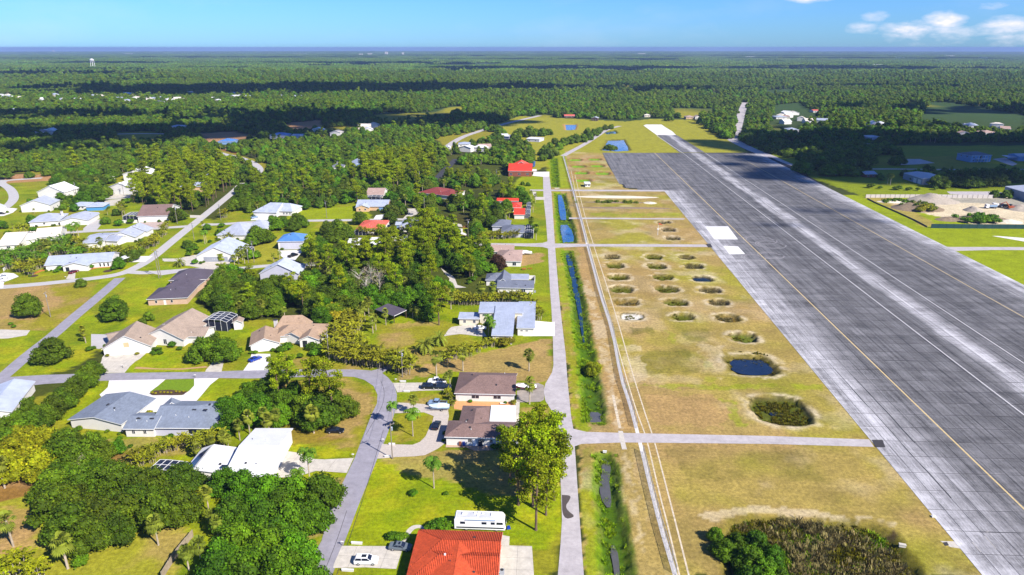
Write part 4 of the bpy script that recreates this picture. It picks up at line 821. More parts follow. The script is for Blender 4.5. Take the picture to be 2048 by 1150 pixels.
for i in range(3):
    rng = np.random.default_rng(540 + i); lb = [(np.array([rng.uniform(0, 2.2) * math.cos(k * 2.4), rng.uniform(0, 2.2) * math.sin(k * 2.4), rng.uniform(7, 12.6)]), np.array([1.9, 1.9, 1.4])) for k in range(9)]
    far_model('pine', lb, 460, .72, leafmat('far_pine_needles', (112, 142, 14), 1.1), 11, .22, 550 + i, .75)
for i in range(2):
    rng = np.random.default_rng(570 + i); P_ = [frond_fan(rng, np.array([0, 0, 6.0]), k * 2.4, rng.uniform(-1, 1.2), 1.9, 4, 1.8) for k in range(20)]; v, q, t = fronds(P_, rng)
    tb = trunk_mb(6.1, .2, .17, n=4); tv = np.array(tb.v); tq = np.array([f for f in tb.f if len(f) == 4]); me = np_mesh('cabbage_palm', np.concatenate([v, tv]), np.concatenate([q, tq + len(v)]), [LEAF['palm'], PALEBARK], {'tint': np.concatenate([t, np.ones((len(tv), 3))])})
    mi = np.zeros(len(me.polygons), np.int32); mi[len(q):] = 1; me.polygons.foreach_set('material_index', mi); FAR.setdefault('cabbage_palm', []).append(me)
for i in range(3):                # a hundred metres of distant canopy
    rng = np.random.default_rng(600 + i); parts = []
    for k in range(95):
        c = (rng.uniform(-50, 50), rng.uniform(-50, 50), rng.uniform(4, 8)); r = rng.uniform(4.0, 7.0); v, q = ball(c, (r, r, r * .85), 4, 7, .16, rng)
        tt = rng.uniform(.6, 1.35); parts.append((v, q, np.ones((len(v), 3)) * np.array([tt * rng.uniform(.85, 1.25), tt, tt])))
    v, q, t = join(parts); FAR.setdefault('canopy', []).append(np_mesh('canopy', v, q, leafmat('far_canopy', (84, 116, 20), 1.15, .45, .1), {'tint': t}))
for n_ in ('far_pine_needles', 'far_canopy'): more_noise(MATS[n_], .006, .66, 1.26, None, 4.0)
def scatter(name, mesh, pts, scl, label, cat):
    """Many trees of one mesh as one object: geometry nodes put an instance on each point."""
    me = bpy.data.meshes.new(name); pts = np.asarray(pts, np.float32)
    me.vertices.add(len(pts)); me.vertices.foreach_set('co', pts.ravel())
    rg = np.random.default_rng(len(pts))
    for an, val in (('sc', scl), ('rot', rg.uniform(0, 6.28, len(pts)))):
        a = me.attributes.new(an, 'FLOAT', 'POINT'); a.data.foreach_set('value', np.asarray(val, np.float32))
    o = put(name, me, label=label, category=cat, kind='stuff')
    src = bpy.data.objects.new('pattern_' + name, mesh)
    ng = bpy.data.node_groups.new(name, 'GeometryNodeTree')
    ng.interface.new_socket('Geometry', in_out='INPUT', socket_type='NodeSocketGeometry'); ng.interface.new_socket('Geometry', in_out='OUTPUT', socket_type='NodeSocketGeometry')
    N, L = ng.nodes, ng.links
    gi = N.new('NodeGroupInput'); go = N.new('NodeGroupOutput'); ip = N.new('GeometryNodeInstanceOnPoints'); oi = N.new('GeometryNodeObjectInfo'); oi.inputs[0].default_value = src
    def attr(n):
        a = N.new('GeometryNodeInputNamedAttribute'); a.data_type = 'FLOAT'; a.inputs[0].default_value = n; return a.outputs[0]
    cx = N.new('ShaderNodeCombineXYZ'); L.new(attr('rot'), cx.inputs[2]); L.new(gi.outputs[0], ip.inputs['Points']); L.new(oi.outputs['Geometry'], ip.inputs['Instance']); L.new(cx.outputs[0], ip.inputs['Rotation']); L.new(attr('sc'), ip.inputs['Scale']); L.new(ip.outputs[0], go.inputs[0])
    md = o.modifiers.new('scatter', 'NODES'); md.node_group = ng
    return o

# tufts of reed and grass for ditches and hollows
def tuft(name, n, h, w, leaf, seed, lean=.5):
    r = np.random.default_rng(seed); v, q, t = [], [], []
    for k in range(n):
        a = r.uniform(0, 6.28); d = r.uniform(0, w); x, y = d * math.cos(a), d * math.sin(a); hh = h * r.uniform(.5, 1.1); l_ = lean * r.uniform(.2, 1) * hh; ca, sa = math.cos(a + r.uniform(-1, 1)), math.sin(a + r.uniform(-1, 1)); b_ = .05 + .06 * r.uniform(); i = len(v); c = r.uniform(.6, 1.4)
        v += [(x - sa * b_, y + ca * b_, 0), (x + sa * b_, y - ca * b_, 0), (x + ca * l_ + sa * b_ * .5, y + sa * l_ - ca * b_ * .5, hh), (x + ca * l_ - sa * b_ * .5, y + sa * l_ + ca * b_ * .5, hh)]; q.append((i, i + 1, i + 2, i + 3)); t += [(c, c, c)] * 4
    return np_mesh(name, v, q, leaf, {'tint': np.array(t)})
TUFT = dict(green=tuft('green_tuft', 46, .55, .8, leafmat('ditch_grass_blades', (138, 172, 10), 1.15), 1), brown=tuft('brown_tuft', 46, 1.2, .8, leafmat('dead_reed_blades', (150, 138, 84)), 2, .6), olive=tuft('olive_tuft', 46, .8, .7, leafmat('reed_blades', (124, 120, 14)), 3))
# ---------------------------------------------------------------- houses
W_WHITE = material('white_stucco', alb(250, 246, 240), .85, .05, .5); W_CREAM = material('cream_stucco', alb(248, 238, 214), .85, .06, .5); W_TAN = material('tan_stucco', alb(222, 188, 160), .88, .10, .9, bump=.2, bscale=6)
W_LAV = material('pale_lavender_siding', alb(216, 216, 232), .8, .05, .5); W_BLUE = material('sky_blue_siding', alb(92, 164, 226), .8, .06, .5); W_PALEBLUE = material('pale_blue_siding', alb(140, 176, 222), .8, .08, .5); W_BRICK = material('red_brick', alb(156, 92, 70), .9, .22, 2.5, bump=.3, bscale=10)
W_PEACH = material('peach_stucco', alb(240, 200, 156), .85, .08, .6); W_GREY = material('grey_siding', alb(176, 180, 190), .8, .06, .5); W_DARK = material('dark_timber', alb(96, 76, 66), .9, .15, 1)
R_BROWN = material('brown_shingle', alb(142, 116, 110), .95, .34, 2.6, bump=.3, bscale=7, stretch=(1, 1.6, 1)); R_TAUPE = material('taupe_shingle', alb(178, 158, 142), .95, .22, 2.6, bump=.3, bscale=7); R_TAN = material('tan_shingle', alb(184, 156, 132), .95, .12, 1.4, bump=.2, bscale=7)
R_BLUEGREY = material('blue_grey_shingle', alb(136, 146, 164), .95, .16, 2.0, bump=.3, bscale=6, stretch=(1, .5, 1)); R_PURPLE = material('dark_plum_shingle', alb(96, 88, 102), .95, .12, 1.6, bump=.2, bscale=7); R_SLATE = material('slate_grey_shingle', alb(122, 128, 146), .95, .12, 1.8, bump=.2, bscale=7)
R_METAL = material('pale_blue_metal_roof', alb(200, 209, 230), .45, .08, .4, spec=.5, metal=.15); R_WHITE = material('white_metal_roof', alb(250, 250, 252), .5, .04, .4, spec=.5); R_BLUE = material('blue_metal_roof', alb(96, 150, 222), .45, .08, .4, spec=.5, metal=.1); R_GREYMETAL = material('grey_metal_roof', alb(190, 196, 214), .5, .08, .4, spec=.5, metal=.1)
R_RED = material('red_barrel_tile', alb(208, 84, 46, .95), .88, .32, 3.0); R_REDMETAL = material('red_metal_roof', alb(238, 74, 44), .5, .08, .5, spec=.5); R_SALMON = material('salmon_metal_roof', alb(232, 112, 92), .55, .08, .5); R_MAROON = material('maroon_metal_roof', alb(150, 72, 66), .6, .1, .6); R_PINK = material('pinkish_brown_shingle', alb(188, 160, 150), .95, .18, 2.2); R_CREAM = material('cream_tile_roof', alb(248, 236, 220), .85, .07, .8)
TRIM = material('white_trim', alb(250, 250, 250), .6, .03, .5); GLASS = material('window_glass', (.012, .016, .03), .08, .2, .4, spec=.6); DARKTRIM = material('dark_trim', (.03, .03, .035), .6); DOORM = material('garage_door_white', alb(252, 250, 246), .6, .03, .4)
SCREEN = material('dark_insect_screen', (.012, .015, .03), .5, .15, .3, spec=.4); SOLAR = material('solar_panel', (.008, .012, .06), .15, .15, .5, spec=.6); BRICKCHIM = material('chimney_stucco', alb(236, 230, 226), .9, .08, 1)
for r__ in (R_BROWN, R_TAUPE, R_TAN, R_BLUEGREY, R_PURPLE, R_SLATE, R_METAL, R_BLUE, R_GREYMETAL, R_RED, R_REDMETAL, R_SALMON, R_MAROON, R_PINK, R_CREAM): more_noise(r__, .35, .84, 1.12)
more_noise(R_RED, 1.6, .78, 1.16); more_noise(R_WHITE, .3, .93, 1.04)
KEEPOUT = []; LANDMARKS = []; HOUSES = []; vrng = random.Random(21)
def wing_faces(w, d, h, r, kind, rf=.5):
    """Roof planes and gable triangles of one wing, in its own axes (eaves at height H, ridge R above)."""
    x, y = w / 2, d / 2; P = {}
    A, B_, C, D = (-x, -y, h), (x, -y, h), (x, y, h), (-x, y, h)
    roofs, gables = [], []
    if kind == 'flat': roofs = [[(-x, -y, h), (x, -y, h), (x, y, h + r), (-x, y, h + r)]]
    elif kind in ('shed',):
        roofs = [[A, B_, (x, y, h + r), (-x, y, h + r)]]; gables = [[B_, C, (x, y, h + r)], [D, A, (-x, y, h + r)], [C, D, (-x, y, h + r), (x, y, h + r)]]
    elif kind[-1] == 'x':
        il = min(y, w * .48) if kind[0] == 'h' or kind.startswith('l') else 0; ir = min(y, w * .48) if kind[0] == 'h' or kind.startswith('r') else 0
        e, f = (-x + il, 0, h + r), (x - ir, 0, h + r)
        roofs = [[A, B_, f, e], [C, D, e, f]]
        (roofs if il else gables).append([D, A, e]); (roofs if ir else gables).append([B_, C, f])
    else:
        xr = -x + w * rf; ib = min(x, d * .48) if kind[0] == 'h' or kind.startswith('b') else 0; if_ = min(x, d * .48) if kind[0] == 'h' or kind.startswith('f') else 0
        e, f = (xr, -y + if_, h + r), (xr, y - ib, h + r)
        roofs = [[D, A, e, f], [B_, C, f, e]]
        (roofs if if_ else gables).append([A, B_, e]); (roofs if ib else gables).append([C, D, f])
    return roofs, gables
def ribs(mb, poly, spacing, hgt, wid, mi=0):
    """Raised seams or tile columns running up a roof plane."""
    P = [Vector(p) for p in poly]; n = (P[1] - P[0]).cross(P[2] - P[0]).normalized()
    if n.z < 0: n = -n
    e1 = Vector((0, 0, 1)).cross(n)
    if e1.length < .02: e1 = Vector((1, 0, 0))
    e1.normalize(); e2 = n.cross(e1); o = P[0]
    q = [((p - o).dot(e1), (p - o).dot(e2)) for p in P]
    a0, a1 = min(p[0] for p in q), max(p[0] for p in q); k = a0 + spacing / 2
    while k < a1:
        ys = []
        for i in range(len(q)):
            (xa, ya), (xb, yb) = q[i], q[(i + 1) % len(q)]
            if (xa - k) * (xb - k) < 0: ys.append(ya + (yb - ya) * (k - xa) / (xb - xa))
        if len(ys) >= 2 and max(ys) - min(ys) > .3:
            lo, hi = min(ys), max(ys)
            def at3(s, t, u=0): return tuple(o + e1 * s + e2 * t + n * u)
            mb.face([at3(k - wid / 2, lo, .004), at3(k, lo, hgt), at3(k, hi, hgt), at3(k - wid / 2, hi, .004)], mi)
            mb.face([at3(k, lo, hgt), at3(k + wid / 2, lo, .004), at3(k + wid / 2, hi, .004), at3(k, hi, hgt)], mi)
        k += spacing
class House:
    def __init__(s, name, label, at, cat='house', group=None, phrase=None):
        s.o = thing(name, label, cat, (at[0], at[1], 0), 0, group); s.at = at; s.wings = []
        LANDMARKS.append((at[0], at[1], phrase or label, s.o)); HOUSES.append(s)
    def tr(s, spec):
        cx, cy, w, d, a, h, r = spec; ca, sa = math.cos(R(a)), math.sin(R(a))
        return lambda p: (cx - s.at[0] + p[0] * ca - p[1] * sa, cy - s.at[1] + p[0] * sa + p[1] * ca, p[2])
    def wing(s, spec, kind, wall, roof, rise=None, over=.45, seam=None, rf=.5, base=0.0, fascia=None, dh=0.0):
        cx, cy, w, d, a, h, r = spec
        if rise is not None: r = rise
        h += dh; spec = (cx, cy, w, d, a, h, r); s.wings.append(spec); f = s.tr(spec)
        roofs, gables = wing_faces(w, d, h, r, kind, rf)
        rb = MB()
        for p in roofs: rb.face([f(q) for q in p], 0)
        # fascia under the eaves and the soffit
        x, y, tk = w / 2, d / 2, .22
        ring = [(-x, -y), (x, -y), (x, y), (-x, y)]
        edges = set()
        for p in roofs:
            for i in range(len(p)):
                q1, q2 = p[i], p[(i + 1) % len(p)]
                key = frozenset((tuple(round(c, 3) for c in q1), tuple(round(c, 3) for c in q2)))
                if key in edges: edges.discard(key)
                else: edges.add(key)
        for k in edges:
            q = list(k)
            if len(q) == 2: rb.face([f((q[0][0], q[0][1], q[0][2] - tk)), f((q[1][0], q[1][1], q[1][2] - tk)), f(q[1]), f(q[0])], 1)
        for p in roofs: rb.face([f((q[0], q[1], q[2] - tk)) for q in p][::-1], 1)
        rb.build('roof', [roof, fascia or TRIM], s.o)
        if seam:
            sb = MB()
            for p in roofs: ribs(sb, [f(q) for q in p], *seam)
            sb.build('roof_seams', roof, s.o, kind='stuff')
        if wall is not None:
            wb = MB(); xi, yi = x - over, y - over; c4 = [(-xi, -yi), (xi, -yi), (xi, yi), (-xi, yi)]
            for i in range(4):
                p, q = c4[i], c4[(i + 1) % 4]
                wb.face([f((*p, base)), f((*q, base)), f((*q, h - .02)), f((*p, h - .02))])
            for g_ in gables:
                kx, ky = (xi / x), (yi / y)
                wb.face([f((q[0] * kx, q[1] * ky, q[2] - tk - .01 if q[2] > h + .01 else h - tk * .1)) for q in g_])
            wb.build('wall', wall, s.o)
        if w > 7.5 and d > 5 and cy < 520 and r > .8 and kind not in ('shed', 'flat'):
            for k in range(vrng.randint(2, 4)):      # pipes, hoods and cowls
                u, v = vrng.uniform(-.32, .32) * w, vrng.choice((-1, -1, 1)) * vrng.uniform(.1, .34) * d
                z = h + (r * (1 - abs(v) / y) if kind[-1] == 'x' else r * (1 - abs(u) / x)); q = MB(); t_ = f((u, v, z))
                if vrng.random() < .5: q.tube([(t_[0], t_[1], z - .1), (t_[0], t_[1], z + .35)], [.09, .09], 6); q.build('vent_pipe', TRIM if vrng.random() < .6 else DARKTRIM, s.o)
                else: q.box((t_[0], t_[1], z + .08), (.5, .5, .34), R(a), taper=.8); q.build('roof_vent', roof if vrng.random() < .5 else DARKTRIM, s.o)
            gq = MB(); p0, p1 = f((-x, -y - .06, h - .1)), f((x, -y - .06, h - .1)); gq.tube([p0, p1], [.08, .08], 4)
            if kind[-1] == 'x' or kind[0] == 'h': gq.build('gutter', TRIM, s.o)
        co = [f((u * (w / 2 + 1.2), v * (d / 2 + 1.2), 0)) for u, v in ((-1, -1), (1, -1), (1, 1), (-1, 1))]
        KEEPOUT.append([(p[0] + s.at[0], p[1] + s.at[1]) for p in co])
        return spec
    def side(s, spec, side, over=.45):
        cx, cy, w, d, a, h, r = spec
        if side == 'f': return lambda t, z, o: s.tr(spec)((-w / 2 + t * w, -d / 2 + over - o, z))
        if side == 'b': return lambda t, z, o: s.tr(spec)((w / 2 - t * w, d / 2 - over + o, z))
        if side == 'r': return lambda t, z, o: s.tr(spec)((w / 2 - over + o, -d / 2 + t * d, z))
        return lambda t, z, o: s.tr(spec)((-w / 2 + over - o, d / 2 - t * d, z))
    def opening(s, spec, side, t, wid, z0, hgt, kind='window', bars=1, mat=None, label=None, over=.45):
        g_ = s.side(spec, side, over); L_ = spec[2] if side in 'fb' else spec[3]; dt = wid / 2 / L_
        fr = MB(); e = .07 if kind == 'window' else .06; ez = e
        def quad(mb, ta, tb, za, zb, o): mb.face([g_(ta, za, o), g_(tb, za, o), g_(tb, zb, o), g_(ta, zb, o)])
        def bar(ta, tb, za, zb, o=.05):
            p = [g_(ta, za, 0.0), g_(tb, za, 0.0), g_(tb, zb, 0.0), g_(ta, zb, 0.0), g_(ta, za, o), g_(tb, za, o), g_(tb, zb, o), g_(ta, zb, o)]
            for q in ((4, 5, 6, 7), (0, 1, 5, 4), (1, 2, 6, 5), (2, 3, 7, 6), (3, 0, 4, 7)): fr.face([p[i] for i in q])
        et = e / L_; a, b, z1 = t - dt, t + dt, z0 + hgt
        bar(a, b, z0, z0 + e); bar(a, b, z1 - e, z1); bar(a, a + et, z0 + e, z1 - e); bar(b - et, b, z0 + e, z1 - e)
        if kind == 'window':
            for i in range(1, bars + 1):
                c = a + (b - a) * i / (bars + 1); bar(c - et / 2, c + et / 2, z0 + e, z1 - e, .045)
        o = fr.build(kind, TRIM if mat is None or kind == 'window' else mat, s.o)
        pn = MB()
        if kind == 'garage_door':
            for i in range(4):
                za, zb = z0 + e + (hgt - 2 * e) * i / 4 + .012, z0 + e + (hgt - 2 * e) * (i + 1) / 4 - .012
                quad(pn, a + et, b - et, za, zb, .03)
            pn.build('door_panel', mat or DOORM, o)
        else:
            quad(pn, a + et, b - et, z0 + e, z1 - e, .025); pn.build('pane' if kind == 'window' else 'door_leaf', GLASS if kind == 'window' else (mat or DOORM), o)
        if label: o['label'] = label
        return o
    def windows(s, spec, side, ts, wid=1.2, z0=.9, hgt=1.2, bars=1):
        for t in ts: s.opening(spec, side, t, wid, z0, hgt, 'window', bars)
    def box(s, name, at, size, z, mat, rz=0):
        b = MB(); b.box((at[0] - s.at[0], at[1] - s.at[1], z + size[2] / 2), size, R(rz), 0); return b.build(name, mat, s.o)
    def chimney(s, at, top, size=(1.0, 1.0)):
        o = s.box('chimney', at, (size[0], size[1], top), 0, BRICKCHIM); b = MB(); b.box((at[0] - s.at[0], at[1] - s.at[1], top + .07), (size[0] + .25, size[1] + .25, .14)); b.build('chimney_cap', DARKTRIM, o)
    def vents(s, spec, pts, size=(.7, .45), mat=None):
        f = s.tr(spec); cx, cy, w, d, a, h, r = spec
        for x, y in pts:
            z = h + r * (1 - abs(y) / (d / 2)) if abs(y) <= d / 2 else h
            b = MB(); p = f((x, y, z + .06)); b.box((p[0], p[1], p[2]), (size[0], size[1], .22), R(a)); b.build('roof_vent', mat or DARKTRIM, s.o)
    def cage(s, spec, rise=.6, nx=4, ny=3, roof=None):
        """A screened pool enclosure: dark mesh panels between thin white bars."""
        cx, cy, w, d, a, h, r = spec; f = s.tr(spec); x, y = w / 2, d / 2
        fr = MB(); pn = MB(); H2 = h + rise
        pts = lambda u, v: f((-x + w * u, -y + d * v, h + rise * min(1, 4 * min(u, 1 - u)) ))
        for i in range(nx):
            for j in range(ny):
                m = MB(); q = [pts(i / nx, j / ny), pts((i + 1) / nx, j / ny), pts((i + 1) / nx, (j + 1) / ny), pts(i / nx, (j + 1) / ny)]; m.face(q); m.build('screen_panel', SCREEN, s.o)
        for i in range(nx + 1): fr.tube([(p[0], p[1], p[2] + .05) for p in (pts(i / nx, j / ny) for j in range(ny + 1))], [.07] * (ny + 1), 4)
        for j in range(ny + 1): fr.tube([(p[0], p[1], p[2] + .05) for p in (pts(i / nx, j / ny) for i in range(nx + 1))], [.07] * (nx + 1), 4)
        for u, v in [(i / nx, 0) for i in range(nx + 1)] + [(i / nx, 1) for i in range(nx + 1)] + [(0, .5), (1, .5)]:
            p = pts(u, v); fr.tube([(p[0], p[1], 0), p], [.06, .06], 4)
        for k, (q0, q1) in enumerate((((0, 0), (1, 0)), ((1, 0), (1, 1)), ((0, 1), (0, 0)))):
            m = MB(); p0, p1 = f((-x + w * q0[0], -y + d * q0[1], 0)), f((-x + w * q1[0], -y + d * q1[1], 0)); m.face([p0, p1, (p1[0], p1[1], h), (p0[0], p0[1], h)]); m.build('screen_panel', SCREEN, s.o)
        fr.build('cage_frame', TRIM, s.o)
        KEEPOUT.append([(p[0] + s.at[0], p[1] + s.at[1]) for p in (f((-x, -y, 0)), f((x, -y, 0)), f((x, y, 0)), f((-x, y, 0)))])
SEAM = (.62, .05, .09); TILE = (.36, .15, .34)
def sub(spec, dx=0, dy=0, w=None, d=None, h=None, r=None):
    """A wing set off from another along its own axes."""
    cx, cy, W, D, a, H_, R_ = spec; ca, sa = math.cos(R(a)), math.sin(R(a))
    return (cx + dx * ca - dy * sa, cy + dx * sa + dy * ca, w or W, d or D, a, h or H_, R_ if r is None else r)

# the red-tiled house in front
s = (-16.45, 113.32, 18.03, 11.65, 0, 3, 2.45)
H1 = House('house', 'red barrel-tiled house nearest the camera with a motorhome behind it', s[:2], phrase='the red-tiled house with the motorhome')
s = H1.wing(s, 'lx', W_CREAM, R_RED, seam=TILE, fascia=TRIM)
xr = (-15.98, 106.99)[0]
w2 = (xr, s[1] - 9.5, 13.5, 19.0, 0, 3.0, s[6] - .03)
H1.wing(w2, 'gy', W_CREAM, R_RED, seam=TILE)
w3 = (s[0] - s[2] * .25 - .2, s[1] - 7.0, s[2] * .5 - .2, 14.0, 0, 2.98, s[6] * .98); H1.wing((s[0] - .02, s[1] - 4, s[2] - .04, s[3], 0, 2.96, s[6] * .9), 'lx', None, R_RED, seam=TILE)
H1.windows(s, 'b', (.2, .5, .8), 1.4); H1.windows(s, 'r', (.4,), 1.6); b = MB(); p = (-18.34, 109.25); b.box((p[0] - s[0], p[1] - s[1], 5.0), (.35, .35, .9)); b.build('roof_vent', TRIM, H1.o)
# the pair of brown-shingled houses
s = (-16.48, 187.53, 18.35, 14.2, 0, 2.8, 2.7)
H2 = House('house', 'long brown-shingled white house with two double windows over a terracotta patio', s[:2], phrase='the long brown-shingled house')
s = H2.wing(s, 'lx', W_WHITE, R_BROWN); H2.windows(s, 'f', (.345, .70), 2.3, .95, 1.15); H2.opening(s, 'f', .09, .95, .05, 2.05, 'door')
s = (-15.8, 160.56, 18.8, 8.45, 0, 2.8, 1.6)
H3 = House('house', 'brown-shingled house with a square white flat roof patch', s[:2], phrase='the brown house with the white flat roof patch')
s = H3.wing(s, 'lx', W_WHITE, R_BROWN); ridge = (-17.89, 163.6); lef = (-22.19, 166.14); bk = (-20.61, 173.18)
H3.wing((ridge[0], (s[1] + bk[1]) / 2, 2 * (ridge[0] - lef[0]), bk[1] - s[1], 0, 2.82, s[6] * .98), 'by', W_WHITE, R_BROWN)
q = (-10.33, 168.72, 7.12, 8.39, 0.97, 3.1, 0)
H3.wing(q, 'flat', W_WHITE, R_WHITE, rise=.25, over=.2); H3.windows(s, 'f', (.36, .5, .545, .66), .9, 1.0, 1.1); H3.opening(s, 'f', .36, .9, .05, 2.0, 'door'); H3.opening(s, 'f', .44, .9, .05, 2.0, 'door')
# the two-storey metal-roofed house by the access road
q = (-15.43, 244.9, 17.06, 9.26, 1.52, 5.2, 0)
H4 = House('house', 'two-storey cream house under stepped blue-grey metal roofs beside the access road', q[:2], phrase='the stepped metal-roofed house')
q = H4.wing(q, 'flat', W_CREAM, R_METAL, rise=.9, seam=SEAM); c4 = (-13.8, 234, 7.77, 23.32, 0, 4.2, 0)
H4.wing((c4[0], c4[1], c4[2], c4[3], 0, 3.6, 0), 'shed', W_CREAM, R_METAL, rise=2.6, seam=SEAM); e4 = (-5.66, 242.26, 6.77, 23.51, 0, 3.2, 0)
e4 = H4.wing((e4[0], e4[1], e4[2], e4[3], 0, 3.2, 0), 'shed', W_WHITE, R_METAL, rise=1.6, seam=SEAM); a4 = (-27.54, 242.25, 8.24, 5.37, 0, 2.8, 0)
a4 = H4.wing(a4, 'shed', W_CREAM, R_METAL, rise=.6, seam=SEAM); H4.windows(a4, 'f', (.3, .75), 1.0); H4.windows(e4, 'f', (.28, .56), 1.0, 1.7, .5, 0); H4.windows(q, 'f', (.12,), 1.1, 3.6, .9)
# dark grey house north of it
s = (-11.31, 280.79, 16, 10.39, 0, 2.8, 1.82)
H5 = House('house', 'slate-grey shingled house with white gables and a walled courtyard', s[:2], phrase='the slate-grey house with the courtyard')
s = H5.wing(s, 'gx', W_WHITE, R_SLATE); H5.windows(s, 'f', (.68, .74), .9, .6, 1.5, 0); H5.wing(sub(s, -s[2] * .36, s[3] * .55, w=7, d=13, r=2.6), 'gy', W_WHITE, R_SLATE); H5.wing(sub(s, -s[2] * .52, s[3] * .9, w=11, d=9, r=2.0), 'hx', W_WHITE, R_SLATE); H5.wing(sub(s, .5, s[3] * .95, w=10, d=7, r=.3), 'flat', W_WHITE, R_GREYMETAL)
g5 = (-7.54, 292.89, 8.63, 6.04, -0.38, 1.8, 0)
for u in (-.5, .5, .0): H5.box('courtyard_wall', sub(g5, u * g5[2], 0)[:2], (.2, g5[3], 1.8), 0, W_WHITE, g5[4])
H5.box('courtyard_wall', sub(g5, 0, g5[3] * .5)[:2], (g5[2], .2, 1.8), 0, W_WHITE, g5[4])
s = (-20.55, 336.02, 12.65, 11.64, 0, 2.8, 2.04)
H6 = House('house', 'pinkish brown hip-roofed house at the crossroads beside white boat clutter', s[:2], phrase='the pinkish brown house at the crossroads')
s = H6.wing(s, 'gx', W_WHITE, R_PINK); t6 = (-16.25, 324.23, 12.81, 19.95, 0, 2.8, 0)
t6 = H6.wing(t6, 'hx', W_WHITE, R_PINK, rise=2.4); H6.windows(t6, 'f', (.72,), 1.8, .5, 1.6, 1)
s = (-24.05, 389.47, 10.74, 15.68, 0, 2.8, 2.35)
H7 = House('house', 'purple-grey shingled house with a black screened pool behind a palm hedge', s[:2], phrase='the purple-grey house with the screened pool')
s = H7.wing(s, 'hx', W_LAV, R_SLATE); t7 = (-16.83, 377.1, 13.3, 18.08, 0, 2.8, 0)
H7.wing(t7, 'hx', W_LAV, R_SLATE, rise=1.6); c7 = (-7.54, 375.67, 4.76, 18.22, 0, 2.8, 0)
H7.cage(c7)
s = (-23.77, 454.54, 14.96, 7.45, 0, 2.8, 1.3)
H8 = House('house', 'white house of three bright red metal roofs with a black pool cage', s[:2], phrase='the house of three red metal roofs')
H8.wing(s, 'gx', W_WHITE, R_REDMETAL, seam=SEAM); t8 = (-17.85, 439.17, 7.76, 16.14, 0, 2.8, 0)
H8.wing(t8, 'hx', W_WHITE, R_REDMETAL, rise=1.4, seam=SEAM); t8 = (-14.55, 419.37, 6.99, 15.89, 0, 2.8, 2.38)
H8.wing(t8, 'gx', W_WHITE, R_REDMETAL, seam=SEAM); c8 = (-9.34, 429.93, 2.82, 32.52, 0, 2.6, 0)
H8.cage(c8)
s = (-19.25, 572.4, 19.88, 27.44, 0, 4.5, 4.12)
H9 = House('hangar_house', 'brick hangar house with an orange-red metal roof and three white double windows', s[:2], phrase='the orange-red roofed brick hangar')
s = H9.wing(s, 'gx', W_BRICK, R_REDMETAL, seam=SEAM); H9.windows(s, 'f', (.12, .47, .81), 2.2, 1.2, 1.6, 1); H9.wing(sub(s, 0, s[3] * .62, w=s[2] * .7, d=12, h=5.0, r=3.2), 'gy', W_BRICK, R_REDMETAL, seam=SEAM)
sp = (-10.34, 605.25, 6.03, 30.57, 0, 2.5, 0)
for i in range(3):
    for j in range(3): H9.box('solar_panel', sub(sp, (i - 1) * sp[2] / 3, (j - 1) * sp[3] / 3)[:2], (sp[2] / 3 - .3, sp[3] / 3 - .3, .12), 3.0, SOLAR)
H9.box('carport_roof', sub(s, s[2] * .55, -1)[:2], (5, 9, .3), 3.0, R_WHITE, s[4])
s = (-111.36, 438.21, 20.93, 15.99, 2.65, 2.8, 2.8)
HA = House('house', 'peach-gabled house with a pale blue metal roof on a green lawn', s[:2], phrase='the peach-gabled house')
s = HA.wing(s, 'gx', W_PEACH, R_METAL, seam=SEAM); g_ = HA.wing(sub(s, -s[2] * .26, -s[3] * .42, w=9, d=s[3] * .6, r=1.7), 'gy', W_PEACH, R_METAL, seam=SEAM); HA.windows(g_, 'f', (.3, .7), 1.2); HA.opening(sub(s, 0, 0), 'f', .82, 4.6, .05, 2.2, 'garage_door', mat=W_PALEBLUE)
s = (-118.08, 475.5, 12.53, 18.52, 2.65, 2.8, 3.24)
HB = House('house', 'pinkish brown gabled house with a pool cage behind the peach-gabled one', s[:2]); s = HB.wing(s, 'gx', W_WHITE, R_PINK); HB.cage(sub(s, .5, -s[3] * .5 - 3.5, w=9, d=6, h=2.6), .4, 3, 2)
s = (-75.74, 482.05, 19.8, 20.93, -24.71, 2.8, 0)
HC = House('house', 'wide maroon hip-roofed house half hidden by trees', s[:2], phrase='the maroon-roofed house'); HC.wing(s, 'hx', W_WHITE, R_MAROON, rise=3.0); HC.wing(sub(s, s[2] * .55, 0, w=s[2] * .6, r=2.0), 'hx', W_WHITE, R_MAROON)
s = (-98.52, 382.94, 15.45, 21.68, 1.01, 2.8, 0)
HD = House('house', 'salmon-red hip-roofed house with a dark pool screen in front', s[:2], phrase='the salmon-roofed house'); s = HD.wing(s, 'hx', W_WHITE, R_SALMON, rise=2.2, seam=SEAM); HD.cage(sub(s, -s[2] * .28, -s[3] * .5 - 1.6, w=s[2] * .4, d=3.6, h=2.5), .3, 3, 2)
s = (-74.73, 386.97, 16.24, 19.7, 2.65, 3, 0)
HE = House('house', 'pale blue-grey pyramid-roofed house beside the salmon-roofed one', s[:2], phrase='the pyramid-roofed house'); HE.wing(s, 'hx', W_WHITE, R_GREYMETAL, rise=3.0, seam=SEAM); HE.wing(sub(s, -s[2] * .5, -1, w=6, d=7, r=1.0), 'gx', W_PALEBLUE, R_METAL, seam=SEAM)
s = (-87.41, 347.35, 31.28, 11.98, 14.26, 2.8, 0)
HF = House('house', 'long white metal-roofed house hidden behind tall pines', s[:2], phrase='the long white roof behind the pines'); HF.wing(s, 'gx', W_WHITE, R_WHITE, rise=2.2, seam=SEAM)
s = (-132.25, 345.16, 13.87, 14.01, 5.8, 4.6, 2.94)
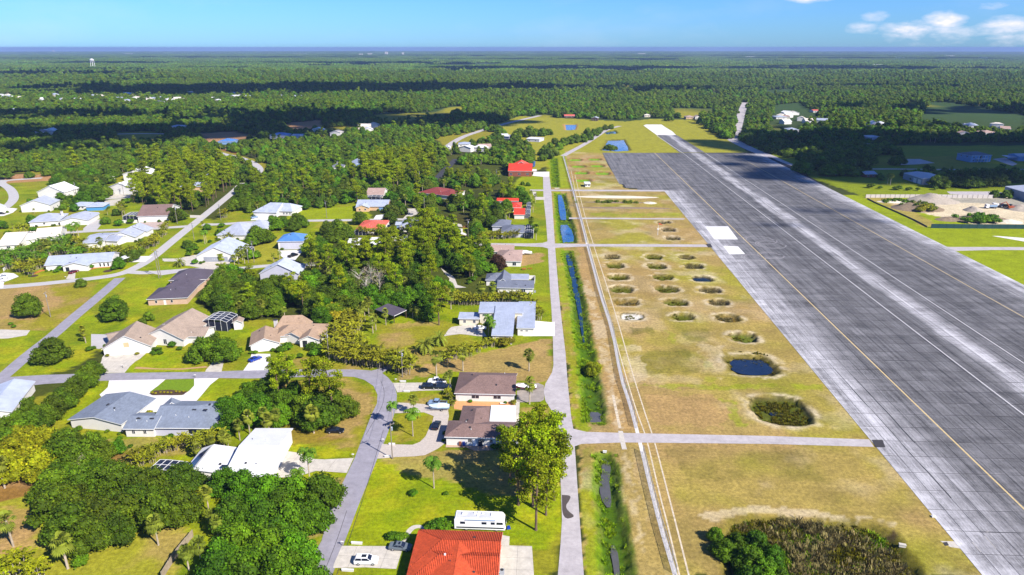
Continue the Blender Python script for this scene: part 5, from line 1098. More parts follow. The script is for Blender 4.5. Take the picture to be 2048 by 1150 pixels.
HG = House('garage_house', 'tall white garage with a bright blue hip roof and a truck in front', s[:2], phrase='the tall garage with the blue hip roof'); s = HG.wing(s, 'hx', W_WHITE, R_BLUE, seam=SEAM); HG.opening(s, 'f', .53, s[2] * .84, .05, 3.8, 'garage_door', mat=W_LAV)
s = (-118.23, 291.18, 18.13, 6.03, 2.65, 4.2, 4.63)
HI = House('house', 'white gabled house with a blue left roof slope above the wood', s[:2], phrase='the gabled house at the edge of the wood'); s = HI.wing((s[0], s[1], s[2], max(s[3], 11), s[4], s[5], s[6]), 'gy', W_LAV, R_METAL, seam=SEAM); HI.windows(s, 'f', (.45,), .7, 1.6, 1.0, 0)
s = (-161.82, 325.35, 19.54, 20.41, 4.28, 3.1, 4.49)
HJ = House('house', 'white house with blue and white roof slopes and a wide grey arched garage door', s[:2], phrase='the house with the arched grey garage'); s = HJ.wing(s, 'gy', W_WHITE, R_METAL, seam=SEAM); HJ.opening(s, 'f', .5, s[2] * .6, .05, 2.5, 'garage_door', mat=W_GREY); HJ.windows(s, 'f', (.42, .47, .53, .58), .5, 1.1, .5, 0); HJ.cage(sub(s, s[2] * .5 + 1.6, 2, w=4, d=10, h=2.7), .3, 3, 4)
s = (-171.46, 367.99, 16.47, 24.84, 2.65, 2.8, 4.35)
HK = House('house', 'grey metal hip-roofed house with white walls behind the arched garage', s[:2], phrase='the grey hip-roofed house'); s = HK.wing(s, 'hx', W_WHITE, R_GREYMETAL, seam=SEAM); HK.wing(sub(s, s[2] * .5, s[3] * .38, w=s[2] * .8, d=s[3] * .7, r=s[6] * .8), 'hx', W_WHITE, R_GREYMETAL, seam=SEAM)
s = (-173.03, 420.03, 15.98, 20.04, -3.78, 3, 4.01)
HL = House('house', 'white-walled house with a wide blue-grey hip roof and a covered porch', s[:2], phrase='the white house with the blue-grey hip roof'); s = HL.wing(s, 'lx', W_WHITE, R_METAL, seam=SEAM); r_ = HL.wing(sub(s, s[2] * .72, s[3] * .1, w=s[2] * .62, d=s[3] * .8, r=s[6] * .85), 'rx', W_WHITE, R_METAL, seam=SEAM); HL.windows(r_, 'f', (.4, .6, .8), .9)
HL.opening(s, 'f', .4, 5, .05, 2.2, 'garage_door')
s = (-157.89, 286.23, 16.25, 14.01, 9.96, 2.9, 0)
HM = House('house', 'tan house with three stepped dark plum hip roofs', s[:2], phrase='the dark plum-roofed house'); HM.wing(s, 'hx', W_TAN, R_PURPLE, rise=3.2); t_ = (-155.3, 274.01, 13.71, 10.22, 1.95, 2.9, 0)
HM.wing(t_, 'hx', W_TAN, R_PURPLE, rise=2.5); t_ = (-154.83, 262.82, 16.12, 14.42, 10.07, 2.9, 0)
t_ = HM.wing(t_, 'hx', W_TAN, R_PURPLE, rise=2.7); HM.windows(t_, 'f', (.22, .6), .9, .9, 1.2, 0); HM.opening(t_, 'f', .43, .9, .05, 2.1, 'door')
s = (-143.87, 214.66, 15.81, 13.79, 13.27, 2.7, 4.45)
HN = House('house', 'big taupe-shingled house with a wide gabled double garage and a screened pool', s[:2], phrase='the big taupe house with the gabled garage'); s = HN.wing(s, 'gy', W_WHITE, R_TAUPE); HN.opening(s, 'f', .36, 4.6, .05, 2.1, 'garage_door'); HN.opening(s, 'f', .70, 4.6, .05, 2.1, 'garage_door'); b = HN.opening(s, 'f', .5, 1.7, 2.75, 1.7, 'door', mat=W_PEACH)
s = (-133.35, 226.09, 16.56, 20.39, -4.31, 2.7, 3.91)
s = HN.wing(s, 'gy', W_WHITE, R_TAUPE); HN.windows(s, 'f', (.55,), 1.3, .5, 2.0, 1); t_ = (-125.89, 222.97, 11.63, 9.56, 2.65, 2.7, 1.67)
HN.wing(t_, 'gx', W_WHITE, R_TAUPE); HN.chimney((-133.81, 218.33), 5.6, (1.7, 1.2)); t_ = (-152.53, 218.49, 5.47, 7.81, 41.7, 2.6, 0)
HN.wing(t_, 'gx', W_WHITE, R_TAUPE, rise=1.0)
f_ = HN.tr(s)
for p in ((-132.47, 231.59), (-132.26, 229.16), (-134.01, 227.45), (-133.65, 223.44)):
    b = MB(); b.box((p[0] - HN.at[0], p[1] - HN.at[1], 4.75), (1.0, .6, .5), R(-35)); b.build('roof_vent', DARKTRIM, HN.o)
c_ = (-121.31, 234.25, 9.6, 7.93, -5.02, 3.6, 0)
HN.cage(c_, .8, 4, 4); t_ = (-114.04, 233.32, 3.71, 4.38, 12.59, 3, 0)
HN.wing(t_, 'gy', W_WHITE, R_TAUPE, rise=1.0)
s = (-97.78, 218.45, 10.18, 12.19, 19.01, 2.8, 2.24)
HO = House('house', 'tan-shingled house with several gables and an arched entry beside the palm hedge', s[:2], phrase='the tan house with the arched entry'); s = HO.wing(s, 'gy', W_WHITE, R_TAN); HO.opening(s, 'f', .42, 5.0, .05, 2.3, 'garage_door'); t_ = (-87.07, 225.92, 17.96, 9.68, 10.16, 2.8, 0)
HO.wing(t_, 'hx', W_WHITE, R_TAN, rise=2.4); t_ = (-91.8, 230.48, 12.86, 5.93, 8.16, 2.8, 0)
HO.wing(t_, 'hx', W_WHITE, R_TAN, rise=3.9); t_ = (-82.12, 220.43, 7.35, 6.97, 6.19, 2.8, 1.7)
t_ = HO.wing(t_, 'gy', W_WHITE, R_TAN); HO.windows(t_, 'f', (.66,), 1.3, .9, 1.2, 1); HO.opening(t_, 'f', .3, 1.6, .05, 2.4, 'door', mat=GLASS); t_ = (-88.39, 222.35, 7.03, 5.08, -11.73, 2.8, 1.97)
HO.wing(t_, 'gy', W_WHITE, R_TAN, rise=1.5); HO.chimney((-97.98, 229.25), 5.2, (1.2, .9))
s = (-121.73, 166.98, 16.59, 15, -6.5, 2.7, 1.55)
HP = House('house', 'blue-grey shingled house with a separate gabled garage on a white drive', s[:2], phrase='the blue-grey house on the white drive'); s = HP.wing(s, 'gy', W_WHITE, R_BLUEGREY); t_ = (-108.57, 160.96, 8.6, 8.82, 2, 2.7, 1.54)
HP.vents(s, ((-1.0, 4), (-1.0, -.5), (-1.0, -5)), (.5, .9)); u_ = HP.wing(t_, 'gx', W_WHITE, R_BLUEGREY); HP.windows(u_, 'f', (.3, .66), .9); HP.vents(u_, ((-1.5, -1), (2.2, -1)), (1.1, .45)); t_ = (-97.69, 165.05, 17.32, 15.05, 2, 2.7, 2.63)
u_ = HP.wing(t_, 'rx', W_LAV, R_BLUEGREY); HP.vents(u_, ((1.5, -1.4), (4.6, -1.4)), (1.1, .45)); HP.windows(u_, 'f', (.68,), 2.4, .5, 1.6, 0); t_ = (-105.37, 168.88, 5.86, 3.26, 26.33, 2.7, 0)
HP.wing(t_, 'gy', W_WHITE, R_BLUEGREY, rise=2.2)
s = (-70.24, 145.39, 10.12, 21.71, 2.65, 4.2, 1.63)
HQ = House('house', 'white metal-roofed modern house with a dark solar panel on its left slope', s[:2], phrase='the white metal-roofed house'); s = HQ.wing(s, 'gx', W_WHITE, R_WHITE); HQ.opening(s, 'r', .5, 5, .05, 2.8, 'garage_door'); t_ = (-80.52, 142.35, 11.64, 11.12, 1.35, 3, 0)
t_ = HQ.wing(t_, 'gy', W_WHITE, R_WHITE, rise=1.2, rf=.28); ff = HQ.tr(t_); w_, d_ = t_[2], t_[3]
b = MB(); b.face([ff((-w_ * .49, -d_ * .42, 3.10)), ff((-w_ * .26, -d_ * .40, 4.22)), ff((-w_ * .25, d_ * .42, 4.26)), ff((-w_ * .42, d_ * .2, 3.5))]); b.build('solar_panel', SOLAR, HQ.o); b = MB(); b.face([ff((w_ * .3, -d_ * .42, 4.45)), ff((w_ * .95, -d_ * .42, 4.45)), ff((w_ * .95, -d_ * .34, 4.45)), ff((w_ * .3, -d_ * .34, 4.45))]); b.build('roof_vent', GLASS, HQ.o)
c_ = (-90.59, 140.14, 9.08, 4.18, -6.71, 2.6, 0)
HQ.cage(c_, .2, 5, 2)
s = (-157.23, 170.86, 10.75, 19.58, 19.6, 3, 0)
HR = House('house', 'pale blue metal roof at the left edge beyond the tall hedge', s[:2]); HR.wing(s, 'gy', W_WHITE, R_METAL, rise=1.6, seam=SEAM)
s = (-223.53, 308.37, 28.82, 14.91, 16.69, 2.8, 2.61)
HS = House('house', 'long pale blue metal-roofed white house with a central gable over orange mulch beds', s[:2], phrase='the long pale blue roofed house'); s = HS.wing(s, 'gx', W_WHITE, R_METAL, seam=SEAM); HS.windows(s, 'f', (.82, .88, .94), .8, .3, 1.8, 0); t_ = (-221.2, 301.9, 11.94, 9.17, 8.53, 2.8, 1.61)
t_ = HS.wing(t_, 'gy', W_WHITE, R_METAL, seam=SEAM); HS.opening(t_, 'f', .62, 4.6, .05, 2.0, 'garage_door'); HS.opening(t_, 'f', .2, 1.6, .05, 2.0, 'door', mat=GLASS); t_ = (-205.4, 312.08, 4.16, 11.15, -16.89, 2.6, 0)
HS.wing(t_, 'flat', None, R_WHITE, rise=.3)
s = (-281.81, 342.7, 10.58, 25.37, 14.88, 2.8, 3.81)
HT = House('house', 'cream-tiled long house behind a jungle of palms', s[:2], phrase='the cream-tiled house'); s = HT.wing(s, 'gx', W_WHITE, R_CREAM); HT.windows(s, 'f', (.5, .85), 1.8); t_ = (-273.68, 356.74, 12.18, 19.52, 24.25, 2.8, 2.93)
HT.wing(t_, 'gx', W_WHITE, R_CREAM); t_ = (-282.13, 348.63, 9.27, 19.98, 37.11, 2.8, 0)
HT.wing(t_, 'gx', W_WHITE, R_CREAM, rise=2)
s = (-228.93, 354.54, 14.19, 12.93, 7.55, 2.8, 3.01)
HU = House('house', 'white house with two staggered grey metal gables above a palm hedge', s[:2], phrase='the house with staggered grey gables'); HU.wing(s, 'gy', W_WHITE, R_GREYMETAL, seam=SEAM); t_ = (-228.8, 364.14, 14.95, 8.36, 5.39, 2.9, 3.24)
HU.wing(t_, 'gy', W_WHITE, R_GREYMETAL, seam=SEAM); t_ = (-239.66, 347.55, 10.35, 21.48, 9.72, 2.7, 0)
HU.wing(t_, 'gx', W_WHITE, R_GREYMETAL, rise=1.6, seam=SEAM); t_ = (-229.76, 347.16, 7.68, 11.03, -5.14, 2.6, 1.65)
HU.wing(t_, 'gx', W_WHITE, R_GREYMETAL)
s = (-238.46, 405.69, 18.11, 24.98, 11.26, 3.9, 4.37)
HV = House('house', 'white house with a plain brown roof, a chimney and a pool cage on its left', s[:2], phrase='the brown-roofed house with the chimney'); s = HV.wing(s, 'gx', W_WHITE, R_BROWN); HV.opening(s, 'f', .55, 6, .05, 2.6, 'garage_door'); HV.chimney(sub(s, -s[2] * .33, .5)[:2], 7.6); c_ = (-251.95, 398.92, 7.92, 8.72, 12.53, 3.2, 0)
HV.cage(c_); t_ = (-249.81, 390.67, 10.28, 1.71, 7.23, 1.7, 0)
HV.box('screen_wall', t_[:2], (t_[2], .3, 1.8), 0, W_WHITE, t_[4])
s = (-292.05, 427.65, 10.98, 12.07, 11.71, 2.6, 0)
HW = House('house', 'low house with sky-blue walls and a grey-blue hip roof', s[:2], phrase='the sky-blue walled house'); HW.wing(s, 'hx', W_BLUE, R_METAL, rise=1.8, seam=SEAM); t_ = (-303.72, 429.06, 10.41, 11.45, 9.06, 2.6, 0)
t_ = HW.wing(t_, 'hx', W_WHITE, R_METAL, rise=1.6, seam=SEAM); HW.windows(t_, 'f', (.4, .75), 1.3)
s = (-298.45, 390.1, 15.88, 19.83, 19.08, 2.8, 2.97)
HX = House('house', 'white house under one long grey-blue roof with a chimney', s[:2], phrase='the long grey-blue roof with the chimney'); s = HX.wing(s, 'hx', W_WHITE, R_GREYMETAL, seam=SEAM); HX.windows(s, 'f', (.5,), 1.2); t_ = (-280.73, 392.18, 16.08, 18.09, 11.92, 2.9, 1.94)
t_ = HX.wing(t_, 'gy', W_WHITE, R_GREYMETAL, seam=SEAM); HX.chimney(sub(s, s[2] * .42, 2)[:2], 6.2); HX.wing(sub(t_, 2, t_[3] * .4, w=9, d=10, r=1.8), 'hx', W_WHITE, R_GREYMETAL, seam=SEAM)
for nm, sp, hh, wl, rf_, lab in (('hangar', (-327.88, 423.86, 17.83, 15.62, 13.2, 4.4, 3.33), 0, W_WHITE, R_GREYMETAL, 'plain white gabled hangar with a grey roof in front of another'), ('hangar', (-345.53, 466.54, 20.12, 16.61, 0.7, 4.2, 4.63), 0, W_WHITE, R_WHITE, 'white hangar with a white metal roof behind the plain one'),
                                ('hangar', (-304.34, 478.93, 21.54, 10.73, -3.78, 4.4, 4.01), 0, W_WHITE, R_WHITE, 'white gabled garage with one wide closed door and a pole before it'), ('hangar_house', (-323.94, 534.42, 21.57, 16.1, 5.79, 5.2, 4.14), 0, W_WHITE, R_WHITE, 'largest white gabled hangar house, with a row of small windows')):
    h_ = House(nm, lab, sp[:2], 'hangar'); u_ = h_.wing((sp[0], sp[1], sp[2], max(sp[3], 12), sp[4], sp[5], sp[6]), 'gy', wl, rf_, seam=SEAM); h_.opening(u_, 'f', .5, sp[2] * .62, .05, 3.2, 'garage_door')
    h_.windows(u_, 'r', (.3, .7), 1.2)
s = (-347.66, 414.86, 5.8, 8, 42.82, 3.2, 0)
h_ = House('house', 'small white gabled house at the left edge below the looping street', s[:2]); h_.wing(s, 'gy', W_WHITE, R_WHITE, rise=2)
s = (-343.86, 521.91, 7.92, 8.71, 2.65, 3, 0)
h_ = House('house', 'small white porch house left of the largest white hangar', s[:2]); h_.wing(s, 'gx', W_WHITE, R_METAL, rise=1.2)
s = (-257.69, 492.36, 16.67, 17.94, 2.65, 4.2, 0)
h_ = House('house', 'peach two-storey house with a blue roof deep among bright pines', s[:2], phrase='the peach house among the pines'); h_.wing(s, 'hx', W_PEACH, R_METAL, rise=1.8)
s = (-262.03, 525.76, 4.08, 8, 2.65, 6, 0)
h_ = House('garden_tower', 'small blue-capped white tower among the bright pines', s[:2], 'tower'); h_.wing(s, 'hx', W_PEACH, R_METAL, rise=1.8)
s = (-160.82, 595.8, 14.55, 16.01, 31.6, 4.4, 0)
h_ = House('house', 'teal-walled house with a pale metal gable roof in the upper wood', s[:2], phrase='the teal-walled house'); s = h_.wing(s, 'gy', W_PALEBLUE, R_METAL, rise=3); h_.windows(s, 'f', (.4, .6), 1.4, 1.4, 1.4)
s = (-178.51, 586.33, 10.93, 12.03, 2.65, 3, 0)
h_ = House('house', 'small blue-grey hip-roofed house with a chimney in the upper wood', s[:2]); s = h_.wing(s, 'hx', W_WHITE, R_SLATE, rise=2.4); h_.chimney(s[:2], 6.8)
# east of the runway
s = (401.73, 661.87, 21.99, 17.7, 11.93, 6.2, 0)
HY = House('house', 'two-storey sky-blue house with white porches and an arched entry', s[:2], phrase='the two-storey sky-blue house'); s = HY.wing(s, 'hx', W_PALEBLUE, R_SLATE, rise=2.4); HY.windows(s, 'f', (.15, .35, .65, .85), 1.3, 3.8, 1.6); HY.windows(s, 'f', (.15, .35, .65, .85), 1.3, .9, 1.6); HY.windows(s, 'l', (.3, .7), 1.3, 3.8, 1.6); HY.opening(s, 'f', .5, 2.6, 3.3, 2.6, 'door', mat=GLASS)
HY.box('porch', sub(s, 0, -s[3] * .5 - .8)[:2], (s[2] * .5, 2.6, .25), 3.0, TRIM, s[4])
for i in range(4): HY.box('porch_post', sub(s, (i - 1.5) * s[2] * .15, -s[3] * .5 - 1.9)[:2], (.25, .25, 6.0), 0, TRIM, s[4])
s = (447.93, 668.3, 13.79, 15.17, 2.65, 4.6, 0)
h_ = House('barn', 'pale blue barn with a lean-to at the right edge', s[:2], 'barn'); s = h_.wing(s, 'gx', W_PALEBLUE, R_GREYMETAL, rise=1.6); h_.wing(sub(s, -s[2] * .5 - 3, 0, w=9, d=9, h=3.2, r=.6), 'flat', None, R_METAL)
s = (301.17, 550.84, 26.35, 21.09, -86.04, 4.8, 0)
HZ = House('hangar', 'long grey metal hangar with two pale doors beside the dark trees', s[:2], 'hangar', phrase='the long grey hangar'); s = HZ.wing(s, 'gx', W_GREY, R_GREYMETAL, rise=1.2, over=.1); HZ.opening(s, 'f', .62, 4, .05, 3.4, 'garage_door', over=.1); HZ.opening(s, 'f', .85, 4, .05, 3.4, 'garage_door', over=.1)
s = (265.83, 573.3, 10.75, 11.83, 7.39, 2.8, 0)
h_ = House('house', 'grey-roofed low house with a red brick front in the shade', s[:2], phrase='the low house with the red brick front'); s = h_.wing(s, 'gx', W_BRICK, R_GREYMETAL, rise=1.6); h_.wing(sub(s, -s[2] * .5, 8, w=9, d=7, r=1.2), 'hx', W_WHITE, R_METAL); h_.windows(s, 'f', (.3, .7), 1.6)
s = (347.91, 484.67, 41.51, 29.15, -89.5, 5.5, 0)
h_ = House('warehouse', 'big pale grey warehouse cut by the right edge', s[:2], 'warehouse'); h_.wing(s, 'gx', W_GREY, R_GREYMETAL, rise=1.2, over=.1)
# farther off
for nm, sp, k, wl, rf_, ri, lab in (('house', (-348.13, 748.35, 16.71, 17.92, 2.65, 3.4, 0), 'hx', W_PALEBLUE, R_BLUE, 2.4, 'blue-roofed house beside the winding street'), ('house', (-308.48, 800.22, 21.16, 17.81, 2.65, 4, 0), 'hx', W_WHITE, R_BLUE, 2.4, 'white house with a light blue hip roof in the woods'), ('shed', (-287.69, 801.78, 13.04, 14.35, 2.65, 3.2, 0), 'gx', W_PALEBLUE, R_METAL, 1.4, 'low blue shed right of the light blue hip roof'),
        ('barn', (37.37, 1063.96, 16.16, 17.77, 2.65, 3, 0), 'gx', W_DARK, R_SALMON, 1.6, 'red-roofed barn at the far edge of the airfield'), ('barn', (73.65, 1019.53, 9.53, 10.48, -15.04, 4, 0), 'gy', W_DARK, R_GREYMETAL, 1.6, 'dark open barn right of the red-roofed barn'), ('pavilion', (-9.87, 786.45, 16, 17.6, -18.58, 3.2, 0), 'gx', W_LAV, R_WHITE, .5, 'white flat-roofed shelter among oaks by the far field'),
        ('house', (-46.84, 818.98, 8.81, 9.69, 2.65, 3.2, 0), 'gx', W_LAV, R_WHITE, 1.0, 'white-roofed shed left of the flat-roofed shelter'), ('shed', (33.46, 519.89, 4.68, 8, 2.65, 2.6, 0), 'flat', W_WHITE, R_WHITE, .2, 'small white shed among the pits at the field corner'), ('house', (385.55, 1134.22, 18, 14, 43.72, 3.4, 0), 'gy', W_WHITE, R_WHITE, 2, 'white gabled house farthest up the right-hand street'), ('house', (350.43, 1062.58, 16.79, 18.47, 2.65, 3, 0), 'hx', W_WHITE, R_METAL, 1.6, 'low white house beside the right-hand street'),
        ('house', (310.56, 891.18, 14.15, 15.57, 2.65, 3.4, 0), 'hx', W_WHITE, R_METAL, 1.8, 'white house with dark windows nearest the right-hand street'), ('house', (344.25, 746.49, 9.91, 10.91, 2.65, 3.2, 0), 'gx', W_WHITE, R_METAL, 1.4, 'pale blue roof showing in the dark right-hand wood'), ('house', (378.3, 821.12, 16.59, 18.25, 2.65, 3.2, 0), 'hx', W_LAV, R_METAL, 1.4, 'blue-grey roof behind the first in the dark right-hand wood'),
        ('barn', (562.65, 953.04, 14.11, 15.52, 2.65, 4, 0), 'gx', W_WHITE, R_WHITE, 1.2, 'white-roofed barn on the right-hand clearing'), ('house', (538.36, 873.64, 17.49, 19.23, 2.65, 3, 0), 'hx', W_WHITE, R_PINK, 2.2, 'pinkish hip-roofed house on the right-hand clearing'), ('house', (443.73, 1172.42, 14.36, 15.8, 2.65, 3, 0), 'gx', W_WHITE, R_SALMON, 1.4, 'red-roofed house in the right-hand woods'),
        ('house', (215.43, 1054.28, 13.06, 14.36, 2.65, 3, 0), 'hx', W_PEACH, R_PINK, 2.0, 'peach house past the runway end'), ('house', (226.75, 1050.5, 9.86, 10.85, 2.65, 3.6, 0), 'gy', W_WHITE, R_PINK, 2.0, 'white house next to the peach one past the runway end'), ('house', (156.38, 1079.6, 9.59, 10.55, 2.65, 3, 0), 'hx', W_CREAM, R_CREAM, 1.5, 'cream house in the trees past the runway end'), ('house', (-108.31, 706.02, 12.22, 13.44, 2.65, 2.8, 0), 'gx', W_PEACH, R_PINK, 1.4, 'low pink house among the middle woods'),
        ('house', (-98.33, 706.94, 5.81, 8, 2.65, 3, 0), 'gy', W_WHITE, R_WHITE, 1.6, 'white gable among the middle woods'), ('house', (-85.3, 739.97, 13.42, 14.76, 2.65, 3, 0), 'hx', W_WHITE, R_METAL, 1.6, 'pale blue roofed house among the middle woods'), ('house', (-42.21, 808.69, 11.88, 13.07, -27.42, 3, 0), 'gx', W_LAV, R_WHITE, 1.2, 'white-roofed house left of the far field'), ('house', (-479.69, 892.02, 17.98, 19.77, 2.65, 3, 0), 'hx', W_WHITE, R_GREYMETAL, 1.8, 'white house in the cloud shadow by the far street'),
        ('house', (-881.15, 1129.31, 18, 14, 2.65, 3, 0), 'hx', W_WHITE, R_METAL, 1.8, 'pale hip-roofed house leftmost in the cloud shadow'), ('house', (-951.96, 1382.44, 18, 14, 2.65, 3, 0), 'gx', W_WHITE, R_WHITE, 1.8, 'long white roof in the distant sunlit suburb'), ('house', (-733.02, 1308.3, 18, 14, 2.65, 3, 0), 'hx', W_WHITE, R_SLATE, 2.0, 'grey hip roof in the distant sunlit suburb'), ('house', (-916.99, 1526.55, 18, 14, 2.65, 4, 0), 'gx', W_CREAM, R_WHITE, 1.8, 'cream house alone in the distant woods'), ('house', (-726.54, 1382.22, 18, 14, 2.65, 3, 0), 'gx', W_PEACH, R_CREAM, 1.8, 'long cream roof in the distant suburb'), ('house', (-569.16, 1495.48, 18, 14, 2.65, 3, 0), 'hx', W_WHITE, R_METAL, 1.6, 'white house left of two in the dark distant band'), ('house', (-523.1, 1477.56, 18, 14, 2.65, 3, 0), 'gx', W_LAV, R_METAL, 1.8, 'larger pale roof of two in the dark distant band'), ('pavilion', (-58.84, 246.73, 11.13, 6.62, -36.86, 3, 0), 'shed', None, R_PURPLE, .5, 'open dark plum-roofed pavilion on posts in the palm garden')):
    h_ = House(nm, lab, sp[:2], {'house': 'house', 'shed': 'shed', 'barn': 'barn', 'pavilion': 'pavilion'}[nm], phrase='the ' + lab); u_ = h_.wing(sp, k, wl, rf_, rise=ri)
    if wl is not None: h_.windows(u_, 'f', (.25, .7), 1.3)
    else:
        for a, b_ in ((-.46, -.46), (.46, -.46), (.46, .46), (-.46, .46)): h_.box('post', sub(u_, a * u_[2], b_ * u_[3])[:2], (.25, .25, 3.0), 0, W_DARK, u_[4])
hr = random.Random(12); SPECKS = []
def speck(c, lab, grp):
    SPECKS.append((c, None)); h_ = House('distant_house', lab, c, 'house', grp); LANDMARKS.pop(); SPECKS[-1] = (c, h_.o); w_ = hr.uniform(11, 17); d_ = hr.uniform(9, 14)
    h_.wing((c[0], c[1], w_, d_, hr.uniform(-25, 25), hr.uniform(3.2, 4.6), hr.uniform(1.8, 3.2)), hr.choice(('hx', 'gx', 'gy')), hr.choice((W_WHITE, W_WHITE, W_CREAM)), hr.choice((R_WHITE, R_WHITE, R_METAL, R_CREAM, R_PINK)))
for c in ((-863, 1399), (-861, 1534), (-1093, 1459), (-918, 1360), (-787, 1416), (-830, 1399), (-1027, 1445), (-945, 1337), (-997, 1355), (-1013, 1385), (-956, 1458), (-805, 1573), (-981, 1334), (-936, 1545), (-635, 1343), (-1043, 1449), (-1054, 1478), (-877, 1527), (-863, 1561), (-955, 1357), (-928, 1455), (-841, 1445), (-1000, 1560), (-729, 1334), (-669, 1406), (-955, 1469), (-736, 1355), (-867, 1449), (-797, 1388), (-740, 1393), (-803, 1321), (-788, 1386), (-827, 1405), (-764, 1334), (-1130, 1427), (-1111, 1410), (-1160, 1459), (-1103, 1418), (-1142, 1437), (-1146, 1459), (-1066, 1382), (-1066, 1383), (-1762, 3113), (-1910, 3436), (-1678, 3122), (-1947, 3396), (-1804, 3367), (-1980, 3524), (-1852, 3238), (-1625, 3089), (-1931, 3519), (-1520, 3069), (-1461, 3101), (-1559, 3120), (-1513, 3102), (-1514, 3039), (-1497, 3198), (-1875, 2696), (-1869, 2681), (-1832, 2735), (-1840, 2841), (-1966, 2825), (-1780, 2738), (-1921, 2691), (-1926, 2830), (-652, 1458), (-668, 1513), (-625, 1462), (-671, 1547), (-648, 1470), (-658, 1521), (-699, 1554), (-1083, 2678), (-1121, 2669), (-1068, 2667), (-1067, 2662), (1360, 4184), (1468, 4617), (1417, 4473), (1454, 4245), (1392, 4281), (1329, 4331), (1469, 4423), (1377, 4411), (1339, 4242), (1633, 3025), (1574, 2856), (1662, 2870), (1741, 2952), (1551, 2910), (1677, 3001), (1694, 2956), (1614, 2957), (1804, 3057), (391, 1122), (365, 1085), (334, 986), (371, 1030), (359, 1078), (370, 1001), (367, 1080), (391, 1005), (360, 1062), (445, 968), (440, 963), (453, 966), (-64, 703), (-61, 706), (-78, 701), (-249, 825), (-227, 916), (-282, 859), (-221, 867), (-234, 900), (-608, 832), (-607, 817), (-606, 814), (601, 957), (558, 942), (579, 905), (504, 861), (3300, 5616), (2746, 5694), (3085, 6553), (3282, 5601), (2490, 5510), (2587, 6263), (2659, 6479), (2522, 5707)): speck(c, 'small pale-roofed house among the distant trees', 'houses in the distant woods')
# ---------------------------------------------------------------- trees, palms and shrubs
TREES = []
def T(kind, pts, size, leaf=None, note=None):
    """SIZE in metres: crown width for broad trees, shrubs and clumps, height for pines and palms."""
    for i, p in enumerate(pts):
        TREES.append(dict(kind=kind, x=p[0], y=p[1], s=(size[i] if isinstance(size, (list, tuple)) else size), leaf=leaf, note=note))
BASE = dict(oak=10.0, green_tree=10.0, pine=16.0, cabbage_palm=7.6, queen_palm=9.4, date_palm=5.0, palm_clump=4.6, shrub=2.5, bare_tree=11.0)
# front left: the oak grove, the thicket by the street, the feathery yellow trees
T('oak', [(-107.17, 121.97), (-99.52, 116.39), (-94.99, 118.53), (-90.68, 122.06), (-83.46, 121.38), (-78.94, 123.62), (-112.22, 129.26), (-106.86, 131.03), (-99.87, 132.12), (-90.34, 130.28), (-85.24, 134.35), (-93.49, 113.55), (-90.07, 116.51), (-89.65, 124.87), (-104.37, 123.31)], [12, 12, 12, 11, 11, 10, 12, 12, 12, 12, 11, 10, 9, 11, 11])
T('green_tree', [(-74.4, 133.87), (-68.07, 130.38), (-62.14, 129.73), (-56.03, 129.1), (-49.98, 130.29), (-66.51, 120.83), (-59.83, 120.32), (-53, 119.82), (-49.28, 121.96), (-62.01, 112.46), (-55.18, 111.75), (-48.57, 110.19), (-62.71, 107.43), (-56.36, 105.69), (-49.79, 105.06), (-62.35, 124.39), (-54.32, 115.06), (-61.9, 103.45), (-44.13, 103.62), (-57.87, 124.6)], [9, 10, 11, 10, 11, 10, 11, 11, 9, 11, 12, 10, 11, 12, 11, 9, 10, 11, 9, 9])
T('oak', [(-131.65, 142.59), (-121.87, 137.7), (-129.48, 136.31), (-127.92, 148.44), (-134.65, 149.3)], [13, 11, 11, 9, 11], 'yellow', 'feathery yellow-green tree')
T('oak', [(-116.29, 141.12), (-122.58, 147.52), (-116.16, 148.98), (-111.49, 146.89), (-116.51, 144.4), (-109.4, 141.44)], [12, 11, 7, 6, 9, 6]); T('green_tree', [(-116.15, 135.3), (-108.69, 138.31), (-114.79, 136.99), (-109.88, 149.27)], [7, 7, 6, 5]); T('bare_tree', [(-113.67, 139.12), (-118.29, 151.25)], [6, 5])
T('green_tree', [(-137.33, 148), (-137.11, 152.07), (-137.32, 156.56), (-137.83, 161.25), (-138.27, 165.61), (-139.02, 170.15), (-139.7, 174.29), (-140.42, 178.59), (-141.47, 183.06), (-142.13, 187.05), (-143.14, 191.17), (-144.19, 153.72), (-143.47, 158.34), (-143.95, 163.68)], [9, 9, 9, 8.5, 8.5, 8, 8, 8, 8, 7.5, 7.5, 9, 8, 8], 'dark', 'tall dense hedge tree')
T('cabbage_palm', [(-111.26, 113.5), (-95.42, 107.74), (-80.74, 115.38), (-75.25, 126.95), (-68.71, 117.82), (-68.22, 109.28), (-70.62, 108.46), (-128.3, 133.14), (-71.45, 120.6)], [8, 9, 7, 6, 6, 7, 6, 8, 5]); T('palm_clump', [(-103.86, 105.53), (-105.85, 104.07), (-99.39, 104.37)], [6, 5, 5], 'yellow'); T('shrub', [(-93.11, 108.84), (-123.86, 135.55), (-119.18, 135.16)], [4, 2, 2])
T('queen_palm', [(-55.9, 139.31), (-25.17, 137.92), (-56.79, 134.69)], [9, 9, 7]); T('shrub', [(-29.61, 134.98), (-21.91, 135.34), (-31.33, 119.55), (-30.19, 119.28), (-28.86, 119.66), (-22.62, 122.86), (-21.57, 123.24), (-20.43, 122.96), (-23.67, 122.49)], [2.6, 1.6, 3, 3, 2.6, 4, 4.4, 4, 3])
T('pine', [(-4.62, 132.39), (-1.26, 132.18), (-0.46, 123.89), (1.51, 137.39), (3.62, 134.63), (-2.83, 144.25), (1.74, 129.1), (3.97, 143.52), (-7.01, 140.96), (-0.03, 149.79)], [17, 19, 18, 16, 17, 17, 15, 17, 15, 16])
